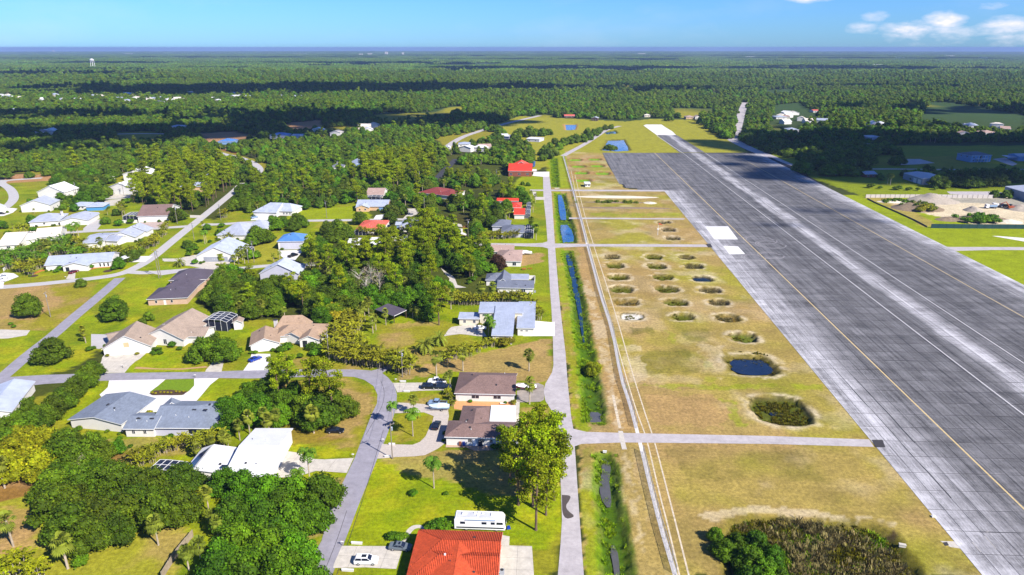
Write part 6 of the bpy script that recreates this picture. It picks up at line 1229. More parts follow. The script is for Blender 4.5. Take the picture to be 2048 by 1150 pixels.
T('cabbage_palm', [(-61.96, 161.08), (-73.46, 159.01), (-79.33, 159.76), (-76.53, 163.29), (-80.79, 156.65), (-72.56, 162.15), (-82.69, 151.71)], [8, 7, 7, 6, 6, 6, 6]); T('oak', [(-61.62, 165.31), (-66.64, 168.37), (-55.75, 169.71), (-61.28, 176.11), (-66.46, 174.98)], [13, 10, 9, 8, 9], None)
T('green_tree', [(-81.73, 178.81), (-73.63, 170.86), (-80.08, 168.58), (-82.67, 187.77), (-87.14, 178.56), (-84.33, 161.6), (-89.38, 168.15), (-81.26, 164.41), (-73.09, 177.67), (-72.14, 164.83), (-86.18, 156.41), (-87.29, 171.09)], [9, 10, 10, 8, 8, 9, 8, 9, 8, 8, 6, 8]); T('pine', [(-60.27, 173.21), (-66.58, 173.5), (-75.42, 179.1), (-77.56, 177.47)], [17, 16, 15, 13])
T('palm_clump', [(-102.86, 145.03), (-101.17, 146.68), (-99.33, 148.14), (-97.59, 149.84), (-95.84, 151.1), (-93.78, 152.87), (-100.58, 144.03), (-98.65, 145.22), (-89.36, 150.22), (-87.51, 151.96), (-84.86, 153.52)], [4, 4, 4, 4, 4, 4, 3.4, 3.4, 5, 5, 5]); T('cabbage_palm', [(-87.32, 146.87), (-85.43, 150.4), (-81.63, 151.76), (-88.51, 152.63)], [5, 5, 5, 5]); T('shrub', [(-112.07, 151.54), (-113.16, 155.16), (-108.1, 151.72), (-101.02, 155.72), (-96.8, 160.5), (-100.05, 157.02)], [2.4, 2, 1.6, 2, 2, 2])
T('queen_palm', [(-34.48, 160.81), (-41.15, 166.26)], [9, 7]); T('cabbage_palm', [(-36.36, 172.59), (-33.5, 196.95), (-25.37, 200.94), (-3.77, 201.94), (-3.12, 180), (-29.2, 189.24), (-28.42, 191.63)], [6, 9, 7.5, 7.5, 8, 5, 5]); T('palm_clump', [(-28.08, 184.42), (-26.61, 181.36), (-25.84, 177.75)], [2.6, 2.4, 2.4])
# palm hedges and the palm garden
T('palm_clump', [(-71.52, 208.74), (-68.23, 206.92), (-64.99, 205.12), (-61.77, 204.5), (-58.81, 203.5), (-55.87, 202.5), (-53.05, 201.88), (-72.4, 215.24), (-68.9, 212.91), (-65.35, 211.44), (-61.94, 210.38), (-58.56, 209.34), (-55.3, 207.91), (-75.07, 219.38), (-72.98, 222.1), (-70.59, 224), (-66.76, 220.63), (-62.85, 217.37), (-75.8, 229.25), (-73.26, 232.21), (-69.7, 229.54), (-68.27, 233.4), (-73.65, 240.56), (-70.37, 239.2)], 5.6)
T('palm_clump', [(-49.26, 201.31), (-46.17, 199.24), (-43.29, 197.93), (-49.22, 205.85), (-45.89, 204.47), (-42.67, 201.61)], 5.4); T('date_palm', [(-40.2, 214.65), (-36.28, 221.17)], [6.0, 5.6]); T('palm_clump', [(-31.36, 207.45), (-29.13, 209.91), (-26.77, 211.61), (-24.28, 212.53), (-21.84, 215.91), (-19.69, 219.37), (-17.11, 220.34), (-30.63, 212.23), (-26.36, 215.7)], [4.4, 4.4, 4.2, 4.2, 4, 3.6, 3.6, 4, 4])
T('shrub', [(-12.71, 220.97), (-11.4, 223.2), (-14.56, 222.18)], [6, 5, 5], 'areca'); T('queen_palm', [(-19.29, 230.01), (-17.87, 228.24)], [8, 7]); T('cabbage_palm', [(-62.35, 230.81), (-61.9, 233.69), (-59.23, 238.71), (-68.51, 243.36), (-69.28, 240.25), (-67.98, 247.58), (-64.62, 239.46), (-48.11, 244.3), (-50.24, 246.29)], [6, 6, 6, 7, 7, 8, 6, 6, 6]); T('green_tree', [(-45.58, 244.42), (-44.31, 248.67), (-53.2, 250.41)], [6, 6, 7]); T('shrub', [(-42.54, 242.51), (-41.62, 246.68)], [2.6, 2.6])
T('palm_clump', [(-41.14, 263.96), (-38.49, 262.91), (-35.94, 262.44), (-33.39, 261.97), (-30.85, 261.51), (-28.39, 261.63), (-25.97, 262.32), (-23.5, 262.43), (-21.07, 263.13), (-18.64, 263.82), (-16.19, 264.52), (-13.7, 264.64), (-11.24, 265.34), (-8.71, 264.28), (-6.15, 261.5), (-3.59, 255.98), (-2.11, 250.63), (-0.89, 246.49), (-40.85, 269.38), (-37.52, 268.32)], 5.0); T('cabbage_palm', [(-24.89, 264.12), (-20.42, 265.51), (-36.63, 256.68)], [9, 8, 7]); T('pine', [(-39.01, 239.65)], 17)
T('palm_clump', [(-37.9, 363.94), (-34.49, 363.05), (-31.18, 363.21), (-27.87, 363.36), (-24.63, 364.55), (-21.31, 364.71), (-18.05, 365.91), (-14.76, 367.12), (-37.62, 372.51)], 4.6); T('green_tree', [(-38.45, 363.91), (-36.97, 374.73)], [9, 9]); T('cabbage_palm', [(-3.59, 363.45), (-5.43, 374), (-6.73, 382.86)], [8, 7, 8], 'dark'); T('cabbage_palm', [(-6.39, 429.78), (-5.2, 459.86), (-8.5, 471.15)], [7, 6, 6])
for row in ([(-102.56, 369.5), (-99.17, 369.66), (-95.52, 368.74), (-91.9, 367.82), (-88.53, 367.98), (-85.16, 368.13), (-82.01, 369.36), (-78.84, 370.6), (-75.66, 371.84), (-72.46, 373.09), (-69.05, 373.25), (-65.83, 374.5)],): T('palm_clump', row, 4.6)
T('green_tree', [(-78.88, 384.13), (-74.08, 382.04)], [8, 7], 'dark')
# oaks and lawns of the left suburb
T('oak', [(-202.06, 241.37), (-165.65, 238.86), (-167.75, 242.96), (-164.19, 201.31), (-165.98, 204.37), (-113.38, 204.44), (-105.78, 204.79), (-112.58, 210.89), (-203.94, 276.58)], [12.5, 12, 11, 12.5, 10, 11, 11, 9, 5.5], 'dark'); T('shrub', [(-130.24, 215.1), (-126.31, 212.74), (-134.05, 218.84), (-88.68, 214.48), (-90.2, 212.33), (-77.14, 210.08), (-79.93, 214.89), (-77.3, 215.01), (-82.09, 208.25), (-104.78, 211.66), (-119.56, 217.32)], [3.6, 2.4, 3, 5, 4, 5, 5, 4, 3, 2.6, 2.6]); T('cabbage_palm', [(-163.03, 217.05), (-166.59, 221.36)], [5, 5], 'areca')
T('shrub', [(-134.14, 209.07), (-132.11, 209.57), (-132.84, 208.31), (-130.99, 208.81)], [2, 2, 2, 2]); T('shrub', [(-157.29, 210.47), (-156.94, 212.17), (-199.37, 229.75), (-202.32, 232.09), (-154.37, 214.41)], [3, 2, 2, 2, 1.4]); T('oak', [(-152.44, 239.47), (-152.15, 234.41)], [5, 4])
T('palm_clump', [(-263.22, 320.82), (-256.46, 315.91), (-261.54, 327.19), (-261.39, 331.82), (-255.6, 327.46), (-257.29, 334.84), (-247.39, 306.32), (-252.94, 307.69), (-261.47, 313.97), (-249.76, 314.52), (-248.72, 318.87), (-246.63, 323.37), (-246.56, 327.88), (-239.86, 321.91), (-254.09, 336.9), (-232.82, 315.3), (-266.45, 313.74), (-262.73, 305.61), (-254.37, 299.62)], 6.0, 'queen'); T('palm_clump', [(-246.31, 296.13), (-242.15, 294.8), (-241.79, 298.65), (-240.5, 300.26), (-253.7, 302.02), (-239.27, 302.69), (-237.84, 291.25)], 5, 'areca'); T('cabbage_palm', [(-253.27, 323.06), (-247.96, 318.9), (-228.83, 330.54), (-248.76, 314.56)], [8, 9, 8, 7]); T('queen_palm', [(-261.84, 355.68), (-258.35, 356.9), (-257.18, 351.71)], [8, 9, 7])
T('palm_clump', [(-227.16, 322.49), (-223.35, 322.67), (-221.12, 324.55), (-218.06, 324.69), (-216.04, 326.57), (-211.92, 323.2), (-209.89, 325.07), (-208.35, 326.93), (-209.1, 334.24), (-208.04, 337.12), (-208.01, 341.93), (-207.45, 345.89), (-212.65, 359.02), (-213.25, 364.38), (-218.8, 373.04), (-218.9, 377.65), (-213.17, 353.74), (-235.71, 328.38), (-241.78, 332.73), (-249.28, 341.98), (-244.55, 340.24)], 4.8, 'areca'); T('oak', [(-202.92, 316.68), (-210.65, 323.26), (-203.95, 314.94)], [7, 6, 6], 'olive'); T('shrub', [(-228.5, 295.43), (-228.94, 299.24), (-216.12, 301.39), (-216.4, 303.74), (-204.43, 300.38), (-236.73, 289.09), (-212.82, 307.92)], [3, 4, 4, 3, 2, 1.6, 2])
T('oak', [(-261.74, 387.65), (-223.23, 395.68), (-222.11, 399.57), (-229.28, 401.83)], [6.5, 10, 9, 9], 'dark'); T('queen_palm', [(-181.85, 347.08), (-182.45, 350.05)], [8, 7]); T('shrub', [(-182.89, 332.66), (-181.12, 335.53), (-184.47, 340.12), (-176.81, 328.39), (-179.42, 324.7), (-188.67, 382.57), (-169.8, 311.54), (-166.86, 311.68), (-180.55, 350.14)], [4, 4, 4, 3.4, 4, 4.6, 4, 2.4, 2.6]); T('date_palm', [(-175.09, 307.25)], 5); T('cabbage_palm', [(-264.19, 408.19), (-264.19, 410.91), (-148.27, 312.54), (-149.35, 319.16), (-148.63, 323.5), (-144.66, 311.07), (-147.82, 306.92)], [6, 6, 7, 7, 7, 6, 6])
T('green_tree', [(-149.71, 326.08), (-145.06, 321.07), (-143.59, 323.73)], [6, 6, 5]); T('oak', [(-194.18, 428.25), (-192.27, 435.72), (-199.46, 425.12), (-195.11, 451.07), (-203.76, 442.81)], [12, 12, 10, 12, 11]); T('oak', [(-152.22, 348.45), (-154.67, 344.4), (-149.33, 351.59), (-158.44, 358.36)], [13, 9, 10, 10]); T('green_tree', [(-153.86, 378.34), (-158.96, 383.95), (-152.2, 384.26)], [10, 8, 8]); T('oak', [(-146.31, 390.54), (-143.49, 376.53), (-141.32, 384.77)], [10, 9, 9]); T('shrub', [(-158.67, 432.82)], 4, 'areca')
T('oak', [(-111.41, 358.45), (-114.03, 353.22), (-107.85, 360.7), (-121.48, 368.62), (-117.42, 374.34)], [14, 11, 10, 10, 11], 'dark'); T('green_tree', [(-115.43, 327.66), (-113.55, 334.04), (-120.53, 333.71), (-117.76, 343.21)], [11, 10, 8, 8]); T('cabbage_palm', [(-111.72, 308.59), (-111.07, 312.63), (-112.35, 304.64), (-105.68, 304.95), (-130.67, 320.03), (-132.08, 315.76)], [6, 6, 6, 5, 5, 5]); T('oak', [(-93.51, 418.81), (-98.5, 424.12), (-89.31, 421.75)], [9, 8, 8], 'dark'); T('pine', [(-62.58, 375.76), (-63.81, 369.12)], [15, 14]); T('oak', [(-56.5, 392.28), (-59.81, 394.55)], [8, 7])
T('oak', [(-37.44, 395.58), (-33.16, 398.23), (-41.64, 407.92), (-29.54, 389.94)], [11, 9, 9, 9], 'dark'); T('oak', [(-16.19, 470.79), (-21.13, 463.96), (-12.23, 454.78), (-26.25, 475.39)], [12, 10, 10, 9], 'green'); T('oak', [(-16.08, 522.39), (-11.74, 518.56)], [4, 4.5]); T('pine', [(-153.92, 457.81), (-151.78, 464.52)], [13, 12]); T('oak', [(-20.5, 308.89), (-22.36, 315.12), (-23.31, 304.93)], [9, 7, 6], 'copper', 'dark copper-leaved tree')
T('green_tree', [(-29.19, 304.65), (-34.3, 308.25), (-37.43, 304.27), (-31.47, 316.31), (-43.13, 311.76), (-47.86, 319.66), (-42.22, 324.12), (-36.78, 320.17), (-33.92, 328.81)], [11, 11, 10, 10, 10, 9, 10, 10, 9]); T('shrub', [(-31.47, 292.13), (-32.62, 287.9), (-30.61, 295.01)], [4, 3, 3]); T('green_tree', [(-40.3, 273.12), (-45.53, 279.27), (-37.37, 267.11)], [8, 8, 6])
T('bare_tree', [(-77.73, 271.39), (-73.14, 274.77), (-68.89, 270.55), (-73.01, 265.46)], [13, 14, 12, 12]); T('shrub', [(-81.72, 242.75), (-79.48, 241.82), (-84.34, 246.82), (-78.96, 245.48), (-82.4, 249.06)], [8, 8, 7, 6, 8], 'gold', 'golden bamboo clump'); T('green_tree', [(-80.35, 265.12), (-80.03, 256.37), (-62.31, 260.06), (-57.63, 257.41), (-54.63, 263.33), (-51, 266.48), (-46.43, 257.92), (-62.76, 272.08), (-64.12, 254.29), (-67.5, 251.38)], [10, 9, 9, 9, 9, 9, 8, 9, 8, 7])
# the airfield and its edge
T('green_tree', [(17.34, 202.92), (16.29, 204.34), (18.51, 205.57)], [6, 5, 4.5], 'yellow'); T('cabbage_palm', [(18.38, 377.29), (20.42, 461.04), (22.01, 450.18), (15.97, 437.98)], [5, 4, 4, 4]); T('green_tree', [(38.87, 117.87), (43.47, 115.16), (45.69, 112.45), (42.49, 121.08), (46.21, 120.48), (48.62, 117.14), (48.26, 111.2), (42.1, 110.24), (38.07, 122.44), (44.28, 107.71)], [6, 7.5, 7, 6, 6.5, 6, 5, 7, 4, 7]); T('shrub', [(50.02, 110.61), (46.98, 107.19), (51.3, 108.69)], [4, 4, 4])
T('green_tree', [(4.96, 653.56), (9.94, 672.83), (2.13, 672.47), (15.59, 714.51), (-1.16, 641.15), (19.92, 745.13)], [13, 12, 11, 11, 9, 10], 'olive'); T('oak', [(34.52, 774.52), (28.53, 761.68), (43.1, 779.19), (51.44, 797.14), (21.73, 753.21), (12.07, 760.92), (59.67, 835.04), (65.3, 855.35), (53.06, 854.79)], [14, 12, 13, 13, 12, 10, 12, 11, 11]); T('oak', [(-28.87, 830.94), (-19.65, 821.67), (-10.92, 831.77), (-1.95, 832.18), (-33.65, 802.27), (5.88, 842.46), (-17.55, 861.9)], [14, 14, 13, 14, 12, 11, 13]); T('oak', [(67.24, 716.9), (70.01, 713.39), (64.14, 716.76), (73.44, 717.19)], [9, 8, 7, 6], 'yellow', 'yellow-green thicket'); T('oak', [(78.01, 898.97), (69.94, 876.57), (86.75, 910.8)], [10, 9, 9], 'olive')
T('oak', [(179.57, 1017.62), (113.46, 1043.78), (106.06, 1043.44)], [14, 8, 6], 'green'); T('oak', [(-1.31, 678.89), (6.38, 728.99), (1.12, 713.84)], [10, 9, 8])
# east side
T('oak', [(217.23, 589.03), (217.98, 577.02), (234.02, 573.07), (241.02, 573.4), (250.37, 578.52), (254.05, 571.69), (260.8, 574.31), (294.07, 631.78), (321.11, 633.04), (315.7, 632.79), (345.17, 688.35), (302.05, 655.18)], [16, 14, 15, 15, 13, 11, 9, 14, 13, 12, 12, 13]); T('oak', [(269.76, 556.69), (273.06, 565.72)], [7, 6], 'dark'); T('cabbage_palm', [(266.94, 535.49), (266.94, 539.58)], [9, 8]); T('oak', [(330.98, 606.82), (333.02, 601.84)], [7, 6]); T('shrub', [(292.73, 553.42), (246.2, 522.61), (251.95, 519.01), (261.34, 515.64), (263.95, 515.76), (269.69, 514.14), (272.49, 516.16), (277.1, 514.49), (291.07, 517.02), (249.85, 526.7)], [6, 6, 4, 5, 6, 4, 4, 4, 5, 5], 'dark')
T('oak', [(296.24, 526.88), (300.84, 525.14), (310.9, 533.5), (315.51, 529.74), (319.68, 526.01), (326.49, 528.28), (334.49, 530.61), (343.39, 535), (349.12, 535.26), (320.5, 554.7), (332.89, 559.61), (345.48, 564.6), (355.54, 565.07), (368.4, 570.14), (368.09, 556.9), (369.9, 550.6), (379.98, 557.45), (309.93, 545.72)], 13, 'olive'); T('oak', [(318.25, 491.34), (324.93, 489.95), (333.57, 497.22), (338.2, 497.43)], [8, 8, 7, 7])
T('shrub', [(263.05, 413.18), (267.41, 414.62), (271.03, 414.79), (272.68, 413.62), (269.72, 421.05), (274.49, 422.56), (261.52, 415.6), (256.25, 414.1)], 6.5, 'green'); T('shrub', [(245.8, 445.73), (250.56, 448.84), (242.06, 442.7), (249.78, 443.06)], [8, 8, 6, 6], 'areca')

brng = random.Random(31)
for hh in HOUSES:                 # planting along the fronts
    if hh.wings and hh.at[1] < 470 and hh.at[0] < 20:
        cx_, cy_, w_, d_, a_, _, _ = hh.wings[0]; ca, sa = math.cos(R(a_)), math.sin(R(a_))
        for k in range(5):
            u, v = brng.choice((-1, 1)) * brng.uniform(.18, .5) * w_, -d_ / 2 - brng.uniform(.3, 1.0)
            if brng.random() < .3: u, v = brng.choice((-1, 1)) * (w_ / 2 + .6), brng.uniform(-.4, .3) * d_
            T('shrub', [(cx_ + u * ca - v * sa, cy_ + u * sa + v * ca)], brng.uniform(1.2, 2.4), brng.choice((None, None, 'areca', 'dark', 'green')))
# woods: outlines, spacing, mix and sizes
OPEN = [[(-129.16, 779.91), (-112.62, 827.06), (-65.57, 881.18), (-51.89, 815.41), (-93.71, 724.36), (-112.51, 708.58)], [(-294.98, 904.83), (-248.58, 931.28), (-228.3, 862.77), (-271.34, 839.77)], [(-101.32, 667.68), (-64.1, 689.52), (-49.61, 663.61), (-86.68, 631.28)], [(-274.05, 628.52), (-255.52, 617.66), (-227.86, 580.96), (-235.47, 556.03)], [(-357.12, 712.17), (-326.26, 691.45), (-264.72, 628.95), (-262.41, 606.03), (-313.13, 651.42)], [(-545.87, 667.23), (-523.22, 678.77), (-496.58, 649.39), (-521.1, 635.45)], [(-288.13, 700.45), (-275.34, 708.42), (-261.07, 683.87), (-274.77, 672.94)], [(-73.22, 939.39), (-37.77, 1083.8), (23.43, 1054.84), (117.76, 1029.17), (158.6, 1061.1), (226.76, 1049.02), (222.93, 894.54), (218.57, 804.88), (222.78, 689.26), (343.66, 492.51), (217.1, 256.58), (87.78, 107.81), (2.49, 103.87), (2.06, 579.07), (-10.64, 578.48), (-9.21, 713.36), (-56.06, 881.62)], [(373.07, 769.47), (502.67, 796.19), (563.97, 799.02), (429.01, 598.83), (269.04, 574.69), (291.82, 631.68)], [(234.17, 589.81), (274.1, 568.04), (280.31, 532.08), (245.91, 505.64), (213.06, 486.47), (212.99, 588.83)], [(376.12, 1378.05), (389.59, 1378.68), (217.34, 787.26), (207.26, 786.79)], [(294.76, 676.36), (357.33, 679.26), (352.65, 634.5), (273.73, 625.33)],
        [(-93.44, 613.85), (-34.86, 616.56), (-29.43, 556.27), (-77.28, 545.04)], [(-69.33, 500.34), (-32.17, 502.06), (-34.93, 463.32), (-65.97, 461.89)], [(-36.15, 565.26), (-0.44, 566.91), (-0.1, 468.21), (-9.13, 467.8), (-28.67, 506.03)], [(-162.45, 418.37), (-111.79, 456.53), (-118.37, 404.37), (-152.52, 395.18)], [(-143.77, 405.79), (-82.52, 411.25), (-80.59, 401.02), (-138.86, 390.89)], [(-417.8, 488.02), (-460.24, 540.94), (-426.49, 547.19), (-396.93, 560.6), (-381.95, 544.56), (-395.35, 521.57), (-416.84, 512.08)], [(-537.77, 843.1), (-499.9, 861.08), (-444.65, 811.69), (-436.88, 748.47), (-470.15, 746.93)], [(-424.36, 832.69), (-392.11, 866.07), (-345.94, 816.26), (-330.14, 736.92), (-368.16, 735.16)], [(-362.61, 971.64), (-320.4, 1008.89), (-277.98, 871.35), (-321.66, 858.45)],
        [(-384.07, 600.4), (-354.78, 601.75), (-360.93, 562.27)], [(-148.31, 367.38), (-132.77, 368.1), (-110.18, 289.9), (-123.84, 289.27)], [(-68.22, 419.98), (-43.61, 428.06), (-40.72, 383.58), (-62.48, 382.57)], [(-43.83, 372.22), (2.48, 374.36), (2.43, 349.73), (-41.09, 347.72)], [(-22.4, 346.66), (4.01, 347.88), (4.36, 269.05), (-4.79, 265.05), (-27.7, 265.17), (-26.16, 283.47), (-15.26, 309.13), (-16.93, 343.13)], [(-50.37, 303.67), (-35.84, 300.6), (-28.53, 273.67), (-42.61, 266.87)], [(-63.06, 241.05), (5.46, 257.51), (4.13, 155.73), (-37.96, 153.78), (-50.26, 196.89)], [(-192.16, 286.1), (-170.53, 318.18), (-149.23, 274.47), (-149.84, 250.33), (-165.36, 228.9)], [(741.92, 1394.98), (780.42, 1396.77), (750.6, 1120.29), (616.06, 912.73), (552.65, 909.8), (554.32, 981.06), (519.87, 1005.7)], [(548.55, 1796.58), (631.9, 1843.96), (557.86, 1606.86), (480.89, 1569.98)], [(412.54, 1296.23), (491.63, 1383.4), (416.89, 1080.83), (324.39, 899.23), (273.33, 854.84)]]
rng = np.random.default_rng(11)
def wood(poly, spacing, mix, lo, hi, keep=1.0, respect=True, yards=True):
    xs = [p[0] for p in poly]; ys = [p[1] for p in poly]
    X, Y = np.meshgrid(np.arange(min(xs), max(xs), spacing), np.arange(min(ys), max(ys), spacing))
    x = X.ravel() + rng.uniform(-.45, .45, X.size) * spacing; y = Y.ravel() + rng.uniform(-.45, .45, X.size) * spacing
    ok = inside(poly, x, y) & (rng.uniform(0, 1, x.size) < keep)
    x, y = x[ok], y[ok]
    if respect: x, y = cleared(x, y, yards=yards)
    if min(ys) > 770: ok = glade(x, y) > .148; x, y = x[ok], y[ok]
    ks = list(mix); w = np.array([mix[k] for k in ks], float)[None, :].repeat(len(x), 0)
    if min(ys) > 500:
        pp = np.clip(fbm(x / 120, y / 200, 205) * 4 - 1.5, .05, 2.2)
        for j, k in enumerate(ks):
            if k in ('pine', 'green_tree'): w[:, j] *= pp
    w = np.cumsum(w / w.sum(1)[:, None], 1); ch = (rng.uniform(0, 1, len(x))[:, None] > w).sum(1).clip(0, len(ks) - 1)
    for i in range(len(x)):
        k = ks[ch[i]]; leaf = None
        if ':' in k: k, leaf = k.split(':')
        f = rng.uniform(lo, hi) * (1.0 if k not in ('pine', 'cabbage_palm') else (1.45 if k == 'pine' else .7))
        TREES.append(dict(kind=k, x=float(x[i]), y=float(y[i]), s=float(f), leaf=leaf, note=None))
ROADS = []
for o in list(bpy.data.objects):
    if o.type == 'MESH' and o.get('kind') == 'structure' and o.name.split('.')[0] in ('street', 'driveway', 'access_road', 'taxi_lane', 'patio', 'walkway', 'footpath', 'runway_strip', 'pond', 'yard_slab', 'runway_end'):
        vs_ = [(v.co.x, v.co.y) for v in o.data.vertices]
        if len(o.data.polygons) == 1: ROADS.append(vs_)
        else:
            for p in o.data.polygons: ROADS.append([(o.data.vertices[i].co.x, o.data.vertices[i].co.y) for i in p.vertices])
YARDS = []
for k in KEEPOUT:                 # lawns on the near side of the houses stay open
    cx_, cy_ = sum(p[0] for p in k) / 4, sum(p[1] for p in k) / 4; m_ = .026 * cy_ + 3; d_ = math.hypot(cx_, cy_); vx, vy = -cx_ / d_ * m_, -cy_ / d_ * m_
    YARDS.append([(p[0] + vx, p[1] + vy) for p in k]); YARDS.append([(p[0] + vx * .5, p[1] + vy * .5) for p in k])
def cleared(x, y, pad=2.2, yards=True):
    ok = np.ones(len(x), bool)
    for poly in OPEN + KEEPOUT + (YARDS if yards else []): ok &= ~inside(poly, x, y)
    for poly in ROADS:
        xs = [p[0] for p in poly]; ys = [p[1] for p in poly]
        c = np.where(ok & (x > min(xs) - 4) & (x < max(xs) + 4) & (y > min(ys) - 4) & (y < max(ys) + 4))[0]
        far_pad = max(pad, .042 * max(ys)) if min(ys) > 420 else pad
        for dx, dy in ((0, 0), (pad, 0), (-pad, 0), (0, pad), (0, -pad), (0, far_pad), (0, far_pad * .7), (0, far_pad * .35)):
            if len(c): ok[c] &= ~inside(poly, x[c] + dx, y[c] + dy)
    return x[ok], y[ok]
MIXED = {'oak': 5, 'oak:olive': .8, 'green_tree': 3, 'pine': 1.8, 'cabbage_palm': 1.4}
wood([(-159.31, 279.32), (-152.88, 296.67), (-141.01, 291.34), (-123.84, 289.27), (-108.99, 286.44), (-116.28, 338.53), (-99.35, 334.7), (-84.91, 339.99), (-65, 362.69), (-49.52, 361.32), (-26.08, 342.71), (-24.17, 316.65), (-28.2, 293.69), (-42.96, 269.28), (-44.71, 266.77), (-66.16, 258.72), (-84.42, 237.55), (-101.54, 241.83), (-112.15, 238.78), (-119.02, 241.02), (-128.43, 248.56), (-139.9, 255.31)], 6.2, {'oak': 4, 'green_tree': 4, 'pine': 2.4, 'cabbage_palm': 1.6, 'oak:olive': .8}, 7, 10.5)
wood([(-159.31, 279.32), (-152.88, 296.67), (-141.01, 291.34), (-127.89, 282.13), (-111.25, 241.38), (-119.02, 241.02), (-128.43, 248.56), (-139.9, 255.31)], 5.5, {'oak': 4, 'oak:dark': 2}, 8, 11)
wood([(-100.6, 339.26), (-63.59, 371.3), (-47, 341.74), (-48.58, 307.59), (-86.65, 305.83)], 6.5, {'pine': 5, 'green_tree': 2}, 9, 11.5)
wood([(-290.97, 463.14), (-332.73, 539.95), (-362.53, 615.6), (-325.36, 626.14), (-286.79, 593.96), (-259.56, 554.91), (-235.75, 508.19), (-228.21, 478.27), (-213.78, 434.73), (-226.51, 419.6), (-240.35, 414.76), (-264.26, 440.01), (-274.28, 436.47)], 7.5, {'pine': 6, 'oak': 2, 'green_tree': 2}, 9, 12)
wood([(-295.8, 409.44), (-332, 452.85), (-377.19, 501.65), (-397.42, 548.53), (-379.99, 561.38), (-338.97, 503.42), (-301, 446.17), (-295.18, 423.58)], 8, {'oak': 4, 'green_tree': 3, 'cabbage_palm': 1}, 9, 13)
wood([(-221.46, 484.01), (-241.7, 555.74), (-215.2, 622.42), (-165.53, 610.51), (-122.84, 708.1), (-91.56, 668.13), (-45.36, 711.69), (-13.28, 662.11), (-11.23, 566.41), (-9.88, 503.09), (-25.17, 443.46), (-13.58, 396.69), (-35.36, 372.61), (-59.95, 366.08), (-89.84, 387.15), (-114.99, 391.99), (-134.81, 397.25), (-167.48, 402.1), (-188, 421.38)], 7.6, MIXED, 7.5, 11.5, .92)
wood([(-165.53, 610.51), (-104.75, 691.11), (-84.42, 614.27), (-85.72, 509.2), (-119.22, 488.74), (-146.61, 537.42)], 7.5, {'pine': 6, 'oak': 2}, 9, 12)
wood([(-462.92, 596.75), (-432.76, 693.76), (-311.36, 626.79), (-233.63, 551.43), (-231.93, 508.37), (-318.34, 508.4), (-379.99, 561.38), (-414.91, 543.04)], 9, MIXED, 8, 12, .75)
wood([(-363.6, 420.41), (-344.62, 460.66), (-293.06, 471.72), (-216.78, 413.1), (-173.62, 401.81), (-140.63, 319.57), (-178.49, 286.74), (-248.27, 276.56)], 12, {'green_tree': 3, 'oak:dark': 3, 'palm_clump': 3, 'cabbage_palm': 2, 'shrub': 3}, 4.5, 7.5, .62, True, False)
for yr, sp, kp in (((560, 780), 8.0, .93), ((780, 1050), 9.0, .93), ((1050, 1500), 10.5, .92), ((1500, 2100), 13, .92), ((2100, 3000), 17, .95)):
    y0, y1 = yr
    wood([(-.80 * y0 - 60, y0), (.74 * y0 + 60, y0), (.74 * y1 + 60, y1), (-.80 * y1 - 60, y1)], sp, {'oak': 5.0, 'oak:olive': 1.2, 'green_tree': 2.8, 'pine': 1.3, 'cabbage_palm': .7}, sp * .85, sp * 1.25 if y0 < 1400 else sp * 1.1, kp)
wood([(227.3, 1034.24), (271.4, 1098.11), (278.42, 1036.6), (240.69, 895.36), (210.59, 795.63), (210.43, 842.01), (212.76, 934.29), (216.25, 998.43)], 8, {'green_tree': 3, 'oak': 2, 'pine': 2}, 10, 14, respect=False)
wood([(259.39, 725.8), (340.91, 744.47), (291.82, 631.68), (250.37, 578.52), (231.96, 572.98), (221.99, 596.71)], 10, {'oak': 3, 'oak:olive': 2, 'green_tree': 1}, 10, 14, .85, False)
wood([(334.29, 729.26), (381.21, 769.84), (342.73, 688.23), (307.44, 667.56)], 10, {'oak': 3, 'oak:olive': 2}, 9, 13, .8, False)
wood([(230.48, 828.48), (260.98, 896.3), (265.78, 830.12), (223.23, 724.12), (220.55, 770.57)], 9, {'oak': 2, 'green_tree': 2}, 10, 13)

T('oak', [(-451.99, 558.05), (-454.16, 575.64), (-437.48, 571.26), (-429.39, 582.03), (-412.77, 577.56), (-417.86, 598.83), (-413.17, 613.25), (-397.42, 548.53), (-432.79, 528.58), (-416.65, 533.8), (-408.73, 543.32), (-384.86, 586.75)], [12, 11, 11, 12, 12, 11, 12, 9, 13, 8, 9, 11], 'olive')
T('oak', [(-310.68, 467.4), (-314.62, 462.05), (-321.87, 479.36), (-325.79, 473.76), (-326.73, 466.66), (-341.86, 483.97), (-338.97, 503.42), (-347.22, 507.07), (-338.14, 511.58), (-344.4, 528.27), (-348.52, 502.97), (-352.96, 494.88)], [10, 10, 11, 9, 9, 10, 12, 12, 11, 12, 11, 10], 'dark')
